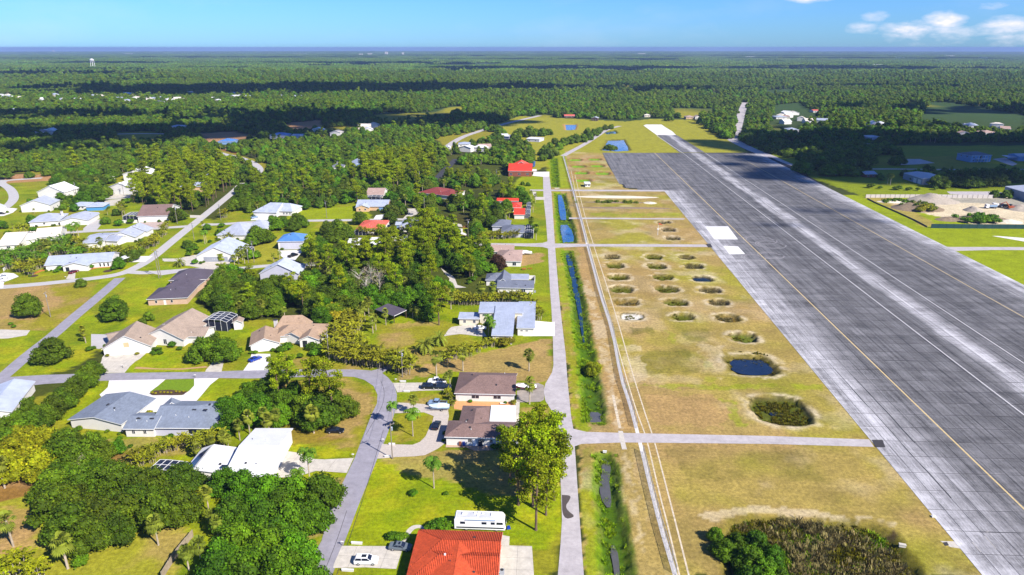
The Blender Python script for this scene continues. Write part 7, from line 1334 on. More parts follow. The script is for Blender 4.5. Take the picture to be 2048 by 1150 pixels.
# sort: the largest of each kind stand as things of their own, the others fill the woods
NICE = dict(oak='oak_tree', green_tree='leafy_tree', pine='pine_tree', cabbage_palm='cabbage_palm', queen_palm='queen_palm', date_palm='date_palm', palm_clump='palm_clump', shrub='shrub', bare_tree='bare_tree')
ADJ = {('oak', None): 'dark green oak', ('oak', 'dark'): 'dense dark round oak', ('oak', 'yellow'): 'yellow-green feathery tree', ('oak', 'olive'): 'olive-grey oak', ('oak', 'copper'): 'dark copper-leaved tree', ('oak', 'green'): 'bright green oak', ('green_tree', None): 'bright leafy tree', ('green_tree', 'dark'): 'tall dense hedge tree', ('green_tree', 'yellow'): 'yellow-green tree', ('green_tree', 'olive'): 'olive-green tree',
       ('pine', None): 'tall yellow-green pine', ('cabbage_palm', None): 'cabbage palm', ('cabbage_palm', 'areca'): 'yellowish palm', ('cabbage_palm', 'dark'): 'dark tall palm', ('queen_palm', None): 'feathery queen palm', ('date_palm', None): 'stout date palm', ('palm_clump', None): 'yellow-green clumping palm', ('palm_clump', 'queen'): 'lush green clumping palm', ('palm_clump', 'areca'): 'golden clumping palm', ('palm_clump', 'yellow'): 'yellow clumping palm',
       ('shrub', None): 'low green shrub', ('shrub', 'areca'): 'rounded golden-green shrub', ('shrub', 'dark'): 'dark rounded shrub', ('shrub', 'green'): 'dense green bush', ('shrub', 'gold'): 'golden bamboo clump', ('bare_tree', None): 'bare grey tree', ('oak:dark', None): ''}
LEAF['dark'] = LEAF['dark']
def app(t):
    x, y = t['x'], t['y']; r = x * .99893 + y * .04624; f = -x * .04624 + y * .99893
    if f < 60 or abs(r) > .77 * f + 25: return -1
    return t['s'] / math.hypot(f, CAM_H)
for t in TREES: t['a'] = app(t)
by = {}
for t in TREES: by.setdefault(t['kind'], []).append(t)
LANDMARKS += [(*(69.51, 208.68), 'the dark blue pond in the field', None), (*(70.42, 179.84), 'the reedy square pit', None), (*(59.47, 120.33), 'the big reedy hollow', None), (*(76.04, 755.72), 'the blue pond at the runway end', None), (*(-47.28, 183.53), 'the bend of the street', None), (*(-45.42, 128.69), 'the street in front', None),
              (*(-196.71, 291.67), 'the left street corner', None), (*(15.65, 173.01), 'the round grey ditch pool', None), (*(6.71, 352.84), 'the crossroads', None), (*(35.61, 932.13), 'the square blue pond', None), (*(270.85, 442.62), 'the sand lot', None), (*(-299.66, 648.85), 'the winding street', None), (*(-413.46, 529.48), 'the looping street', None), (*(-95.58, 110.17), 'the front left field', None), (*(274.84, 1001.14), 'the straight pale road', None)]
def nth(n): return ['nearest', 'second nearest', 'third nearest', 'fourth nearest', 'fifth nearest', 'sixth nearest', 'seventh nearest', 'eighth nearest', 'ninth nearest', 'tenth nearest', 'eleventh nearest', 'twelfth nearest'][n] if n < 12 else ['thirteenth', 'fourteenth', 'fifteenth', 'sixteenth', 'seventeenth', 'eighteenth', 'nineteenth', 'twentieth'][n - 12] + ' nearest' if n < 20 else '%dth nearest' % (n + 1)
def relation(x, y, lx, ly):
    dx, dy = x - lx, (y - ly) * .8
    return ('right of' if dx > 0 else 'left of') if abs(dx) > abs(dy) else ('behind' if dy > 0 else 'in front of')
picked = []
for k, ts in by.items():
    ts.sort(key=lambda t: -t['a'])
    n = 0
    for t in ts:
        if n < 298 and t['a'] > 0.006 and math.hypot(t['x'], t['y']) < 1050: t['solo'] = True; n += 1; picked.append(t)
        else: t['solo'] = False
groups = {}
marks = [m for m in LANDMARKS if len(m[2].split()) <= 7 and m[2].startswith('the ')]
for t in picked:
    m = min(marks, key=lambda m: (m[0] - t['x']) ** 2 + (m[1] - t['y']) ** 2)
    rel = relation(t['x'], t['y'], m[0], m[1]); adj = t['note'] or ADJ.get((t['kind'], t['leaf'])) or ADJ[(t['kind'], None)]
    t['lm'] = m; groups.setdefault((adj, m[2], rel), []).append(t)
for (adj, ph_, rel), ts in groups.items():
    m = ts[0]['lm']; ts.sort(key=lambda t: (t['x'] - m[0]) ** 2 + (t['y'] - m[1]) ** 2)
    for i, t in enumerate(ts): t['label'] = (nth(i) + ' ' if len(ts) > 1 else '') + adj + ' ' + rel + ' ' + ph_
trng = random.Random(5)
def recolor(o, leaf):
    if leaf and leaf in LEAF and len(o.material_slots): o.material_slots[0].link = 'OBJECT'; o.material_slots[0].material = LEAF[leaf]
for t in picked:
    k = t['kind']; sc_ = t['s'] / BASE[k]; rz = trng.uniform(0, 6.28); z = ground_z(t['x'], t['y']) + .02
    grp = {'oak': 'oak trees', 'green_tree': 'leafy trees', 'pine': 'pine trees', 'shrub': 'garden shrubs', 'palm_clump': 'clumping palms of the hedges', 'cabbage_palm': 'cabbage palms', 'queen_palm': 'queen palms', 'date_palm': 'date palms', 'bare_tree': 'bare grey trees'}[k]
    cat = {'shrub': 'shrub', 'palm_clump': 'palm', 'cabbage_palm': 'palm', 'queen_palm': 'palm', 'date_palm': 'palm'}.get(k, 'tree')
    far = t['a'] * 1365 < 27 and k in FAR
    if far:
        o = put(NICE[k], trng.choice(FAR[k]), None, (t['x'], t['y'], z), rz, label=t['label'], category=cat, group=grp); recolor(o, t['leaf'])
    else:
        o = thing(NICE[k], t['label'], cat, (t['x'], t['y'], z), rz, grp); mk = 'oak' if k == 'green_tree' else k
        c, tk = trng.choice(MODEL[mk]); co = put('crown', c, o); put('stems' if k in ('palm_clump', 'shrub') else 'trunk', tk, o)
        recolor(co, t['leaf'] or ('green' if k == 'green_tree' else None))
    zs = sc_ * trng.uniform(.92, 1.1)
    if k == 'shrub': zs = sc_ * .8
    if k in ('oak', 'green_tree') and not far and sc_ > 1: zs = sc_ * trng.uniform(.82, .98)
    o.scale = (sc_, sc_, zs)
cls = {}
for t in TREES:
    if not t['solo'] and t['a'] > -1: 
        k = t['kind'] if t['kind'] in FAR else 'oak'
        if t['leaf'] == 'olive': k = 'oak'
        vi = trng.randrange(len(FAR[k])); cls.setdefault((k, vi), []).append(t)
for (k, vi), ts in cls.items():
    scatter({'oak': 'oak_woods', 'green_tree': 'leafy_woods', 'pine': 'pine_woods', 'cabbage_palm': 'palm_woods'}[k], FAR[k][vi], [(t['x'], t['y'], drop(t['x'], t['y'])) for t in ts], [t['s'] / BASE[k] for t in ts],
            {'oak': 'dark oak woods stretching back to the horizon', 'green_tree': 'brighter leafy woods mixed among the oaks', 'pine': 'yellow-green pine woods mixed among the oaks', 'cabbage_palm': 'scattered palms of the woods'}[k], 'woods')
# the forest beyond three kilometres, in hundred-metre stands
pts = []
for y in np.arange(2950, 13500, 90):
    for x in np.arange(-.86 * y - 200, .80 * y + 200, 90):
        if vnoise(np.array([x / 420.0]), np.array([y / 260.0]), 77)[0] > .26: pts.append((x + rng.uniform(-30, 30), y + rng.uniform(-30, 30), drop(x, y)))
pts = np.array(pts); pick = rng.integers(0, 3, len(pts))
more = [(x + rng.uniform(-60, 60), y + rng.uniform(-60, 60), drop(x, y)) for y in np.arange(13600, 30000, 210) for x in np.arange(-.84 * y, .78 * y, 190)]; more = np.array(more); mpick = rng.integers(0, 3, len(more))
for i in range(3): scatter('horizon_woods', FAR['canopy'][i], more[mpick == i], rng.uniform(1.7, 2.3, int((mpick == i).sum())), 'blue flat forest along the horizon', 'woods')
for i in range(3): scatter('far_woods', FAR['canopy'][i], pts[pick == i], rng.uniform(.9, 1.25, int((pick == i).sum())), 'far flat forest fading to blue under the horizon', 'woods')

def tufts(name, poly, kind, step, lo, hi, label, patch=None):
    xs = [p[0] for p in poly]; ys = [p[1] for p in poly]; X, Y = np.meshgrid(np.arange(min(xs), max(xs), step), np.arange(min(ys), max(ys), step))
    x = X.ravel() + rng.uniform(-.5, .5, X.size) * step; y = Y.ravel() + rng.uniform(-.5, .5, X.size) * step; ok = inside(poly, x, y)
    if patch: ok &= fbm(x / patch[0], y / patch[0], patch[2]) > patch[1]
    x, y = x[ok], y[ok]
    if len(x): scatter(name, TUFT[kind], [(a, b, ground_z(a, b) - .05) for a, b in zip(x, y)], rng.uniform(lo, hi, len(x)), label, 'ground cover')
hol = [p for p in big_hollow]; cxh, cyh = sum(p[0] for p in hol) / len(hol), sum(p[1] for p in hol) / len(hol); hol = [(cxh + (x - cxh) * .86, cyh + (y - cyh) * .88) for x, y in hol]
tufts('dead_reeds', hol, 'brown', 1.0, .6, 1.3, 'tangled dead brown reeds filling the big hollow', (5, .50, 5)); tufts('green_reeds', hol, 'green', 1.0, .8, 1.6, 'green weeds among the dead reeds of the big hollow', (5, .50, 9)); tufts('olive_reeds', hol, 'olive', .9, .7, 1.5, 'olive weeds along the sides of the big hollow', (7, .5, 19))
for line, wd in (([(12.61, 344.5), (13.8, 318.41), (14.61, 295.67), (15.05, 269.54), (15.23, 247.23), (15.39, 227.98), (15.69, 211.19), (15.44, 192.98), (15.45, 178.77), (15.51, 168.88)], 6.5), ([(17.06, 155.15), (16.79, 147.28), (16.35, 139.05), (16.24, 129.77), (16.21, 119.86), (16.05, 109.71)], 6.2), ([(12.19, 493), (12.39, 452.81), (12.95, 421.01), (13.69, 391.94), (14.09, 358.14)], 8), ([(9.79, 660.02), (9.69, 579.42), (9.61, 515.58)], 6.5)):
    L_, R_ = ribbon(line, wd); tufts('ditch_grass', L_ + R_[::-1], 'green', .85, .5, 1.1, 'lush bright grass growing in the ditch', (2.2, .56, 21))
for c, a, b, k in pits: tufts('pit_reeds', oval(c, a * .75, b * .7), 'brown' if k in 'dbr' else 'olive' if k in 'gm' else 'olive', 1.0, .5, .9, 'low reeds on the floor of a pit', (2, .5 if k != 'w' else .75, 23))
tufts('marsh_reeds', oval((70.42, 179.84), 7, 7), 'olive', .9, .5, 1.1, 'reeds on the floor of the square pit', (3, .4, 25)); tufts('pond_reeds', oval((71.21, 212.98), 8.2, 7.6), 'olive', 1.0, .5, 1.0, 'reeds on the banks of the dark blue pond', (3, .55, 27))
# ---------------------------------------------------------------- vehicles
TYRE = material('tyre', (.014, .014, .016), .9); RIM = material('alloy', (.45, .45, .47), .35, .05, 1, metal=.7); LAMPM = material('headlight', (.7, .72, .75), .2, .02, 1, spec=.6); TAILM = material('tail_light', (.35, .01, .01), .3)
def paint_mat(name, rgb, k=.62): return material(name, tuple(c * k for c in lin(*rgb)), .28, .03, 1, spec=.6)
P_WHITE = paint_mat('white_paintwork', (250, 250, 252), .8); P_GREY = paint_mat('grey_paintwork', (112, 122, 132)); P_BLACK = paint_mat('black_paintwork', (26, 30, 40)); P_BLUE = paint_mat('blue_paintwork', (20, 60, 170)); P_NAVY = paint_mat('navy_paintwork', (36, 46, 72)); P_RED = paint_mat('red_paintwork', (176, 26, 36)); P_SILVER = paint_mat('pale_blue_paintwork', (150, 178, 210)); P_ORANGE = paint_mat('orange_paintwork', (206, 96, 36)); P_TEAL = paint_mat('teal_cover', (24, 110, 112))
def hull(stations, n_z):
    """Skin over cross-sections; each station is (x, [(half width, z), ...] from sill up)."""
    b = MB(); rings = []
    for x, sec in stations:
        i = len(b.v)
        for w, z in sec: b.v.append((x, -w, z))
        for w, z in reversed(sec): b.v.append((x, w, z))
        rings.append((i, 2 * len(sec)))
    for (a, n), (c, _) in zip(rings, rings[1:]):
        for k in range(n): b.f.append((a + k, c + k, c + (k + 1) % n, a + (k + 1) % n)); b.m.append(0)
    b.f.append(tuple(rings[0][0] + k for k in range(n))[::-1]); b.m.append(0); b.f.append(tuple(rings[-1][0] + k for k in range(n))); b.m.append(0)
    return b
def wheels(o, xs, w, r=.34, z=None):
    for x in xs:
        for s in (-1, 1):
            t = MB(); t.tube([(x, s * (w - .11) - .11, r), (x, s * (w - .11) - .06, r), (x, s * (w - .11) + .06, r), (x, s * (w - .11) + .11, r)], [r * .9, r, r, r * .9], 14); t.f.append(tuple(range(13, -1, -1))); t.m.append(0)
            wo_ = t.build('wheel', TYRE, o); q = MB(); y = s * (w + .012); q.tube([(x, y - s * .02, r), (x, y, r)], [r * .62, r * .55], 10); q.build('rim', RIM, wo_)
def car(kind, label, at, rz, paintm, cat='car'):
    o = thing({'suv': 'parked_suv', 'sedan': 'parked_car', 'pickup': 'pickup_truck', 'coupe': 'parked_car'}[kind], label, cat, (at[0], at[1], .055), R(rz), 'vehicles parked at the houses')
    L_, W_ = {'suv': (4.85, .95), 'sedan': (4.8, .92), 'coupe': (4.6, .92), 'pickup': (5.7, .99)}[kind]; x = L_ / 2
    hood = {'suv': 1.05, 'sedan': .90, 'coupe': .88, 'pickup': 1.12}[kind]; belt = {'suv': 1.12, 'sedan': .98, 'coupe': .96, 'pickup': 1.2}[kind]; roof = {'suv': 1.72, 'sedan': 1.45, 'coupe': 1.4, 'pickup': 1.86}[kind]; tail = {'suv': 1.15, 'sedan': 1.02, 'coupe': 1.0, 'pickup': 1.12}[kind]
    c0, c1, c2, c3 = {'suv': (-x + .12, -x + .5, .35, 1.15), 'sedan': (-x + .75, -x + 1.55, .25, 1.05), 'coupe': (-x + .5, -x + 1.5, .1, 1.0), 'pickup': (-.55, -.35, .85, 1.45)}[kind]
    sec = lambda w, zt: [(w * .9, .24), (w, .42), (w, zt - .16), (w * .93, zt)]
    b = hull([(-x, [(W_ * .82, .36), (W_ * .86, .5), (W_ * .86, tail - .25), (W_ * .8, tail - .1)]), (-x + .12, sec(W_ * .95, tail)), (c0, sec(W_, max(tail, belt - .05) if kind != 'pickup' else tail)), (c3 - .05, sec(W_, belt)), (c3 + .1, sec(W_, hood + .06)), (x - .35, sec(W_ * .96, hood - .08)), (x - .06, [(W_ * .84, .34), (W_ * .86, .48), (W_ * .86, hood - .34), (W_ * .8, hood - .22)]), (x, [(W_ * .7, .4), (W_ * .76, .5), (W_ * .76, hood - .42), (W_ * .7, hood - .34)])], 4)
    b.build('body', paintm, o)
    g = MB(); wt_, wr = W_ * .92, W_ * .74
    A = [(c0, -wt_, belt - .03), (c3, -wt_, belt - .03), (c3, wt_, belt - .03), (c0, wt_, belt - .03)]; B_ = [(c1, -wr, roof - .05), (c2, -wr, roof - .05), (c2, wr, roof - .05), (c1, wr, roof - .05)]
    for i in range(4): g.face([A[i], A[(i + 1) % 4], B_[(i + 1) % 4], B_[i]])
    g.build('windows', GLASS, o)
    r_ = MB(); r_.face([(c1 - .06, -wr - .02, roof - .05), (c2 + .06, -wr - .02, roof - .05), (c2 - .1, -wr * .75, roof), (c1 + .1, -wr * .75, roof)]); r_.face([(c1 + .1, -wr * .75, roof), (c2 - .1, -wr * .75, roof), (c2 - .1, wr * .75, roof), (c1 + .1, wr * .75, roof)]); r_.face([(c1 + .1, wr * .75, roof), (c2 - .1, wr * .75, roof), (c2 + .06, wr + .02, roof - .05), (c1 - .06, wr + .02, roof - .05)])
    r_.face([(c2 + .06, -wr - .02, roof - .05), (c2 + .06, wr + .02, roof - .05), (c2 - .1, wr * .75, roof), (c2 - .1, -wr * .75, roof)]); r_.face([(c1 - .06, wr + .02, roof - .05), (c1 - .06, -wr - .02, roof - .05), (c1 + .1, -wr * .75, roof), (c1 + .1, wr * .75, roof)])
    mid = (c1 + c2) / 2
    for s in (-1, 1):
        for (xa, xb) in ((c0, c1), (c3, c2), (mid, mid)):
            r_.tube([(xa, s * (wt_ + .008), belt - .02), (xb, s * (wr + .012), roof - .04)], [.05, .045], 4)
    r_.build('roof', paintm, o)
    if kind in ('suv', 'sedan'):
        q = MB(); q.face([(mid - .1, -wr * .6, roof + .012), (c2 - .2, -wr * .6, roof + .012), (c2 - .2, wr * .6, roof + .012), (mid - .1, wr * .6, roof + .012)]); q.build('sunroof', GLASS, o)
    if kind == 'pickup':
        q = MB(); q.face([(-x + .2, -W_ * .8, tail + .012), (c0 - .12, -W_ * .8, tail + .012), (c0 - .12, W_ * .8, tail + .012), (-x + .2, W_ * .8, tail + .012)]); q.build('load_bed', material('bed_liner', (.03, .03, .032), .8), o)
    wheels(o, (-x + .95, x - .95), W_, .36 if kind in ('suv', 'pickup') else .33)
    for s in (-1, 1):
        h = MB(); h.box((x - .10, s * W_ * .66, hood - .3), (.14, .34, .14)); h.build('headlight', LAMPM, o); h = MB(); h.box((-x + .05, s * W_ * .7, tail - .28), (.1, .26, .2)); h.build('tail_light', TAILM, o); h = MB(); h.box((c3 - .25, s * (W_ + .08), belt + .02), (.14, .18, .14)); h.build('mirror', paintm, o)
    return o
car('suv', 'white suv on the concrete drive of the red-tiled house', (-35.17, 112.17), 2, P_WHITE); car('sedan', 'grey sedan half shaded by the red-tiled house', (-28.98, 116.57), -3, P_GREY)
car('sedan', 'black sedan parked on the grass under the trees', (-56.11, 161.74), 2, P_BLACK); car('coupe', 'bright blue car on the white drive of the tan house', (-96.58, 205.74), 58, P_BLUE)
car('suv', 'dark jeep nearest the street on the drive above the brown houses', (-34.44, 188.43), 2, P_BLACK); car('pickup', 'white pickup behind the dark jeep', (-32.62, 192.07), 178, P_WHITE, 'pickup'); car('suv', 'navy suv nose to the long brown-shingled house', (-30.01, 188.63), 0, P_NAVY)
car('pickup', 'pale blue pickup behind the sheeted boat', (-30.33, 178.13), 176, P_SILVER, 'pickup'); car('coupe', 'small dark car beside the brown house with the white flat roof patch', (-28.77, 165.85), 84, P_BLACK)
car('pickup', 'navy pickup on the drive of the long pale blue roofed house', (-204.82, 314.9), 2, P_NAVY, 'pickup'); car('sedan', 'maroon car at the garage of the long pale blue roofed house', (-219.92, 295.17), 80, paint_mat('maroon_paintwork', (110, 16, 44))); car('sedan', 'silver car beside the white house with the blue-grey hip roof', (-178.92, 406.68), 60, P_SILVER)
car('pickup', 'black pickup with a brown load before the tall blue-roofed garage', (-126.26, 326.24), 62, P_BLACK, 'pickup'); car('coupe', 'white golf cart sized car by the annex of the stepped metal-roofed house', (-22.87, 236.23), 0, P_WHITE); car('sedan', 'dark blue car beside the salmon-roofed house', (-91.55, 388.1), 70, P_NAVY)
car('suv', 'white suv far left beside the thicket of palms', (-246.65, 285.76), 30, P_WHITE); car('sedan', 'white car at the cream-tiled house drive', (-244.72, 281.68), 20, P_WHITE); car('sedan', 'dark car under the carport beside the low white sheds', (-343.96, 409.31), 10, P_BLACK); car('pickup', 'dark pickup shaded beside the bright pines', (-245.46, 494.25), 5, P_BLACK, 'pickup')
# the motorhome
c = (-12.68, 123.11); o = thing('motorhome', 'long white motorhome parked behind the red-tiled house', 'motorhome', (c[0], c[1] + 1.0, .05), 0)
b = MB(); Lm, Wm, Hm = 11.2, 1.28, 3.35
prof = [(-Lm / 2, .55), (Lm / 2 - .15, .45), (Lm / 2, 1.2), (Lm / 2 - .25, 2.6), (Lm / 2 - .75, Hm - .1), (Lm / 2 - 1.1, Hm), (-Lm / 2 + .25, Hm), (-Lm / 2, Hm - .3)]
for s in (-1, 1): b.face([(x, s * Wm, z) for x, z in (prof if s < 0 else prof[::-1])])
for i in range(len(prof)):
    (x0, z0), (x1, z1) = prof[i], prof[(i + 1) % len(prof)]; b.face([(x1, -Wm, z1), (x0, -Wm, z0), (x0, Wm, z0), (x1, Wm, z1)])
b.build('body', P_WHITE, o); q = MB(); q.face([(Lm / 2 + .012 - .02, -1.1, 1.35), (Lm / 2 + .0, 1.1, 1.35), (Lm / 2 - .21, 1.1, 2.5), (Lm / 2 - .21, -1.1, 2.5)]); q.build('windscreen', GLASS, o)
for x, w in ((-3.8, 1.1), (.9, 1.1), (2.8, .9), (4.3, 1.4)): 
    for s in (-1, 1): q = MB(); q.box((x, s * (Wm + .006), 2.15), (w, .03, .6)); q.build('window', GLASS, o)
q = MB(); q.box((0, -Wm - .006, .95), (10.4, .03, .34)); q.build('side_stripe', P_NAVY, o); q = MB(); q.tube([(-3.2, -Wm - .10, 3.0), (3.4, -Wm - .10, 3.0)], [.10, .10], 8); q.build('awning', P_SILVER, o); q = MB(); q.box((-.9, 0, Hm + .008), (8.6, 2.1, .02)); q.build('roof_panel', material('grey_roof_membrane', (.42, .43, .47), .7), o)
for x, y, sx, sy, h in ((-3.5, .2, 1.0, .8, .32), (3.1, .1, 1.6, 1.0, .26), (-1.2, .5, .45, .45, .2), (.5, .4, .45, .45, .2), (-.5, -.3, .4, .4, .18), (-.4, .8, .4, .4, .2)): q = MB(); q.box((x, y, Hm + .02 + h / 2), (sx, sy, h), taper=.85); q.build('roof_unit', P_WHITE, o)
wheels(o, (-3.0, 3.6), Wm - .05, .45)
for s in (-1, 1): q = MB(); q.box((Lm / 2 - .03, s * .95, .85), (.1, .3, .22)); q.build('headlight', LAMPM, o)
q = MB(); q.box((Lm / 2 + .6, -.2, .45), (.9, .7, .6), R(20), taper=.6); q.build('blue_tarp', P_BLUE, o)
# boats
def boat(label, at, rz, hullm, cover=None, L_=6.0, trailer=True):
    o = thing('boat', label, 'boat', (at[0], at[1], .055), R(rz)); st = []
    for t, w, k in ((-.5, .95, .75), (-.3, 1.05, .7), (.1, 1.1, .68), (.32, .8, .72), (.44, .4, .85), (.5, .06, 1.1)): st.append((t * L_, [(w * .25, .5 + (k - .7) * .5), (w * .85, .75), (w, 1.25 + (k - .7))]))
    hull(st, 3).build('hull', hullm, o)
    st = [(t * L_, [(w * 1.03, z0), (w * .7, z1), (w * .2, z1 + .18)]) for t, w, z0, z1 in ((-.5, .95, 1.28, 1.45), (-.25, 1.05, 1.27, 1.9), (.05, 1.1, 1.27, 1.95), (.3, .82, 1.3, 1.6), (.47, .3, 1.5, 1.6))]
    hull(st, 3).build('cover' if cover else 'deck', cover or P_WHITE, o)
    if trailer:
        b = MB(); b.box((.3, -.6, .5), (L_ * 1.05, .1, .12)); b.box((.3, .6, .5), (L_ * 1.05, .1, .12)); b.tube([(L_ * .5, 0, .5), (L_ * .68, 0, .42)], [.05, .05], 6); b.build('trailer', RIM, o); wheels(o, (-.8,), 1.05, .32)
    return o
boat('boat under a pale blue cover on a trailer by the brown houses', (-29.42, 175.28), 184, P_SILVER, material('pale_blue_canvas', (.42, .52, .60), .9)); boat('white boat with a maroon hull and cover beside the long brown-shingled house', (-4.44, 188.96), 178, paint_mat('maroon_hull', (116, 20, 52)), None, 6.6)
boat('white boat left of two beside the pinkish brown house', (-12.38, 334.21), 10, P_WHITE); boat('white boat right of two beside the pinkish brown house', (-8.75, 335.54), -8, P_WHITE, P_WHITE, 7)
# lorries on the sand lot
def lorry(label, at, rz, cabm, bodym):
    o = thing('lorry', label, 'truck', (at[0], at[1], .02), R(rz)); b = MB(); b.box((2.9, 0, 1.75), (1.9, 2.3, 2.1), taper=.9); b.build('cab', cabm, o); q = MB(); q.box((3.72, 0, 2.15), (.16, 1.9, .8)); q.build('windscreen', GLASS, o)
    b = MB(); b.box((-.8, 0, 1.95), (5.0, 2.4, 1.5), taper=1.03); b.build('body', bodym, o); q = MB(); q.box((-.8, 0, 2.71), (4.6, 2.1, .02)); q.build('load', material('sand_load', alb(200, 180, 150)), o); b = MB(); b.box((.4, 0, .85), (7.4, .9, .3)); b.build('chassis', TYRE, o); wheels(o, (2.7, -1.4, -2.6), 1.2, .5); return o
lorry('white lorry nearest the runway on the sand lot', (294.63, 455.68), 185, P_WHITE, P_SILVER); lorry('white lorry second on the sand lot, behind the first', (301.44, 459.29), 185, P_WHITE, P_WHITE); lorry('dark tipper lorry beside the orange digger', (305.26, 457.94), 175, P_NAVY, P_BLACK)
o = thing('digger', 'orange digger with a raised arm on the sand lot', 'digger', (*(306.16, 453.71), .02), R(165)); b = MB(); b.box((0, 0, 1.5), (3.2, 2.6, 1.3)); b.build('body', P_ORANGE, o); b = MB(); b.box((.7, -.5, 2.7), (1.4, 1.2, 1.2), taper=.85); b.build('cab', GLASS, o); b = MB(); b.tube([(1.2, .4, 2), (3.6, .4, 4.8), (6.2, .4, 3.4)], [.28, .25, .2], 6); b.build('arm', P_ORANGE, o); b = MB(); b.box((6.4, .4, 2.9), (.9, 1.2, .9), taper=1.3); b.build('bucket', P_BLACK, o)
for s in (-1, 1): b = MB(); b.box((0, s * 1.2, .45), (4.2, .6, .9), taper=.9); b.build('track', TYRE, o)
# spoil heaps
def heap(name, label, cx, cy, wx, wy, h, m, seed, rz=0, plants=None):
    n, k = 30, 18; V = []; Q = []; r = np.random.default_rng(seed)
    X, Y = np.meshgrid(np.linspace(-1.05, 1.05, n), np.linspace(-1.05, 1.05, k)); d = np.sqrt(X ** 2 + Y ** 2); w = fbm(X * 2.2 + seed, Y * 2.2, seed)
    Z = np.maximum(0, 1 - d ** 1.25) * (.35 + .9 * w) * h * .72 + .25 * (vnoise(X * 9 + seed, Y * 9, seed + 3) - .5) * (d < .95) - .05 - .35 * (d > .98)
    v = np.stack([X.ravel() * wx / 2, Y.ravel() * wy / 2, Z.ravel()], 1); i = np.arange(n * k).reshape(k, n); q = np.stack([i[:-1, :-1].ravel(), i[:-1, 1:].ravel(), i[1:, 1:].ravel(), i[1:, :-1].ravel()], 1)
    o = thing(name, label, 'heap', (cx, cy, 0), R(rz), 'heaps on the sand lot'); put('mound', np_mesh('mound', v, q, m, None, True), o)
    if plants:
        lb = [(np.array([r.uniform(-.62, .62) * wx / 2, r.uniform(-.55, .55) * wy / 2, 0]), np.array([1.6, 1.6, 1.3])) for _ in range(16)]
        for c_, s_ in lb: c_[2] = max(.2, (1 - (np.hypot(c_[0] / wx * 2, c_[1] / wy * 2)) ** 1.25) * h * .6)
        a, b_, t = crown(r, lb, 900, .8, .7, .6); put('weeds', np_mesh('weeds', a, b_, LEAF[plants], {'tint': t}), o)
SPOIL = material('grey_spoil', alb(184, 172, 158), .95, .2, .8, bump=.5, bscale=3); SPOIL2 = material('brown_spoil', alb(150, 130, 106), .95, .25, .8, bump=.5, bscale=3); SPOILW = material('white_sand', alb(236, 226, 206), .95, .1, .8)
for lab, c, wx, wy, h, m, pl in (('largest grey spoil heap at the back of the sand lot', (268.7, 470.1), 36, 24, 8.5, SPOIL, None), ('brown heap overgrown with rusty weeds nearest the runway', (246.29, 446), 34, 24, 7.5, SPOIL2, 'olive'), ('small peaked grey heap before the lorries', (279.1, 444.36), 12, 12, 5, SPOIL, None), ('long heap overgrown with dark green weeds by the green fence', (267.55, 418.31), 42, 17, 5.8, SPOIL2, 'green'), ('low white sand heap by the green fence', (283.15, 414.77), 15, 9, 3, SPOILW, None), ('grey heap cut by the right edge', (311.81, 449.03), 18, 16, 6, SPOIL, None), ('low white rubble heap with weeds farthest left', (241.63, 470.19), 26, 10, 2.2, SPOILW, 'green'), ('small brown heap left of the long weedy one', (248.77, 418.52), 16, 10, 3.6, SPOIL2, None)):
    heap('spoil_heap', lab, c[0], c[1] + wy * .3, wx, wy, h, m, len(lab), 0, pl)
heap('rubble_ridge', 'long ridge of white rubble across the airfield', *(51.92, 480.72), 62, 9, 1.5, SPOILW, 31); heap('rubble_ridge', 'short white rubble patch right of a weedy ridge', *(72.8, 461.88), 10, 8, 1.3, SPOILW, 33); heap('earth_ridge', 'long low brown earth ridge across the airfield', *(54.75, 445.66), 66, 6, 1.3, SPOIL2, 35); heap('earth_ridge', 'weedy low ridge between the white rubble and the brown ridge', *(49.8, 462.4), 46, 6, .9, SPOIL2, 37, 0, 'olive')
# ---------------------------------------------------------------- poles, fences, small things
POLE = material('weathered_pole', alb(150, 140, 130), .9, .15, 1); GALV = material('galvanised_steel', alb(186, 196, 214), .5, .08, .5, metal=.3, spec=.5)
def pole(label, at, h=10.0, tr=True, m=None):
    o = thing('utility_pole', label, 'utility pole', (at[0], at[1], 0), trng2.uniform(0, 3), 'utility poles along the streets'); b = MB(); b.tube([(0, 0, -.2), (0, 0, h)], [.17, .11], 8); b.build('post', m or POLE, o); b = MB(); b.box((0, 0, h - .5), (2.2, .12, .12)); b.build('crossarm', m or POLE, o)
    if tr: b = MB(); b.tube([(.32, 0, h - 2.3), (.32, 0, h - 2.2), (.32, 0, h - 1.3), (.32, 0, h - 1.2)], [.18, .26, .26, .18], 8); b.build('transformer', GALV, o)
    for x in (-.95, .95, 0): b = MB(); b.tube([(x, 0, h - .44), (x, 0, h - .2)], [.05, .035], 6); b.build('insulator', TRIM, o)
trng2 = random.Random(3)
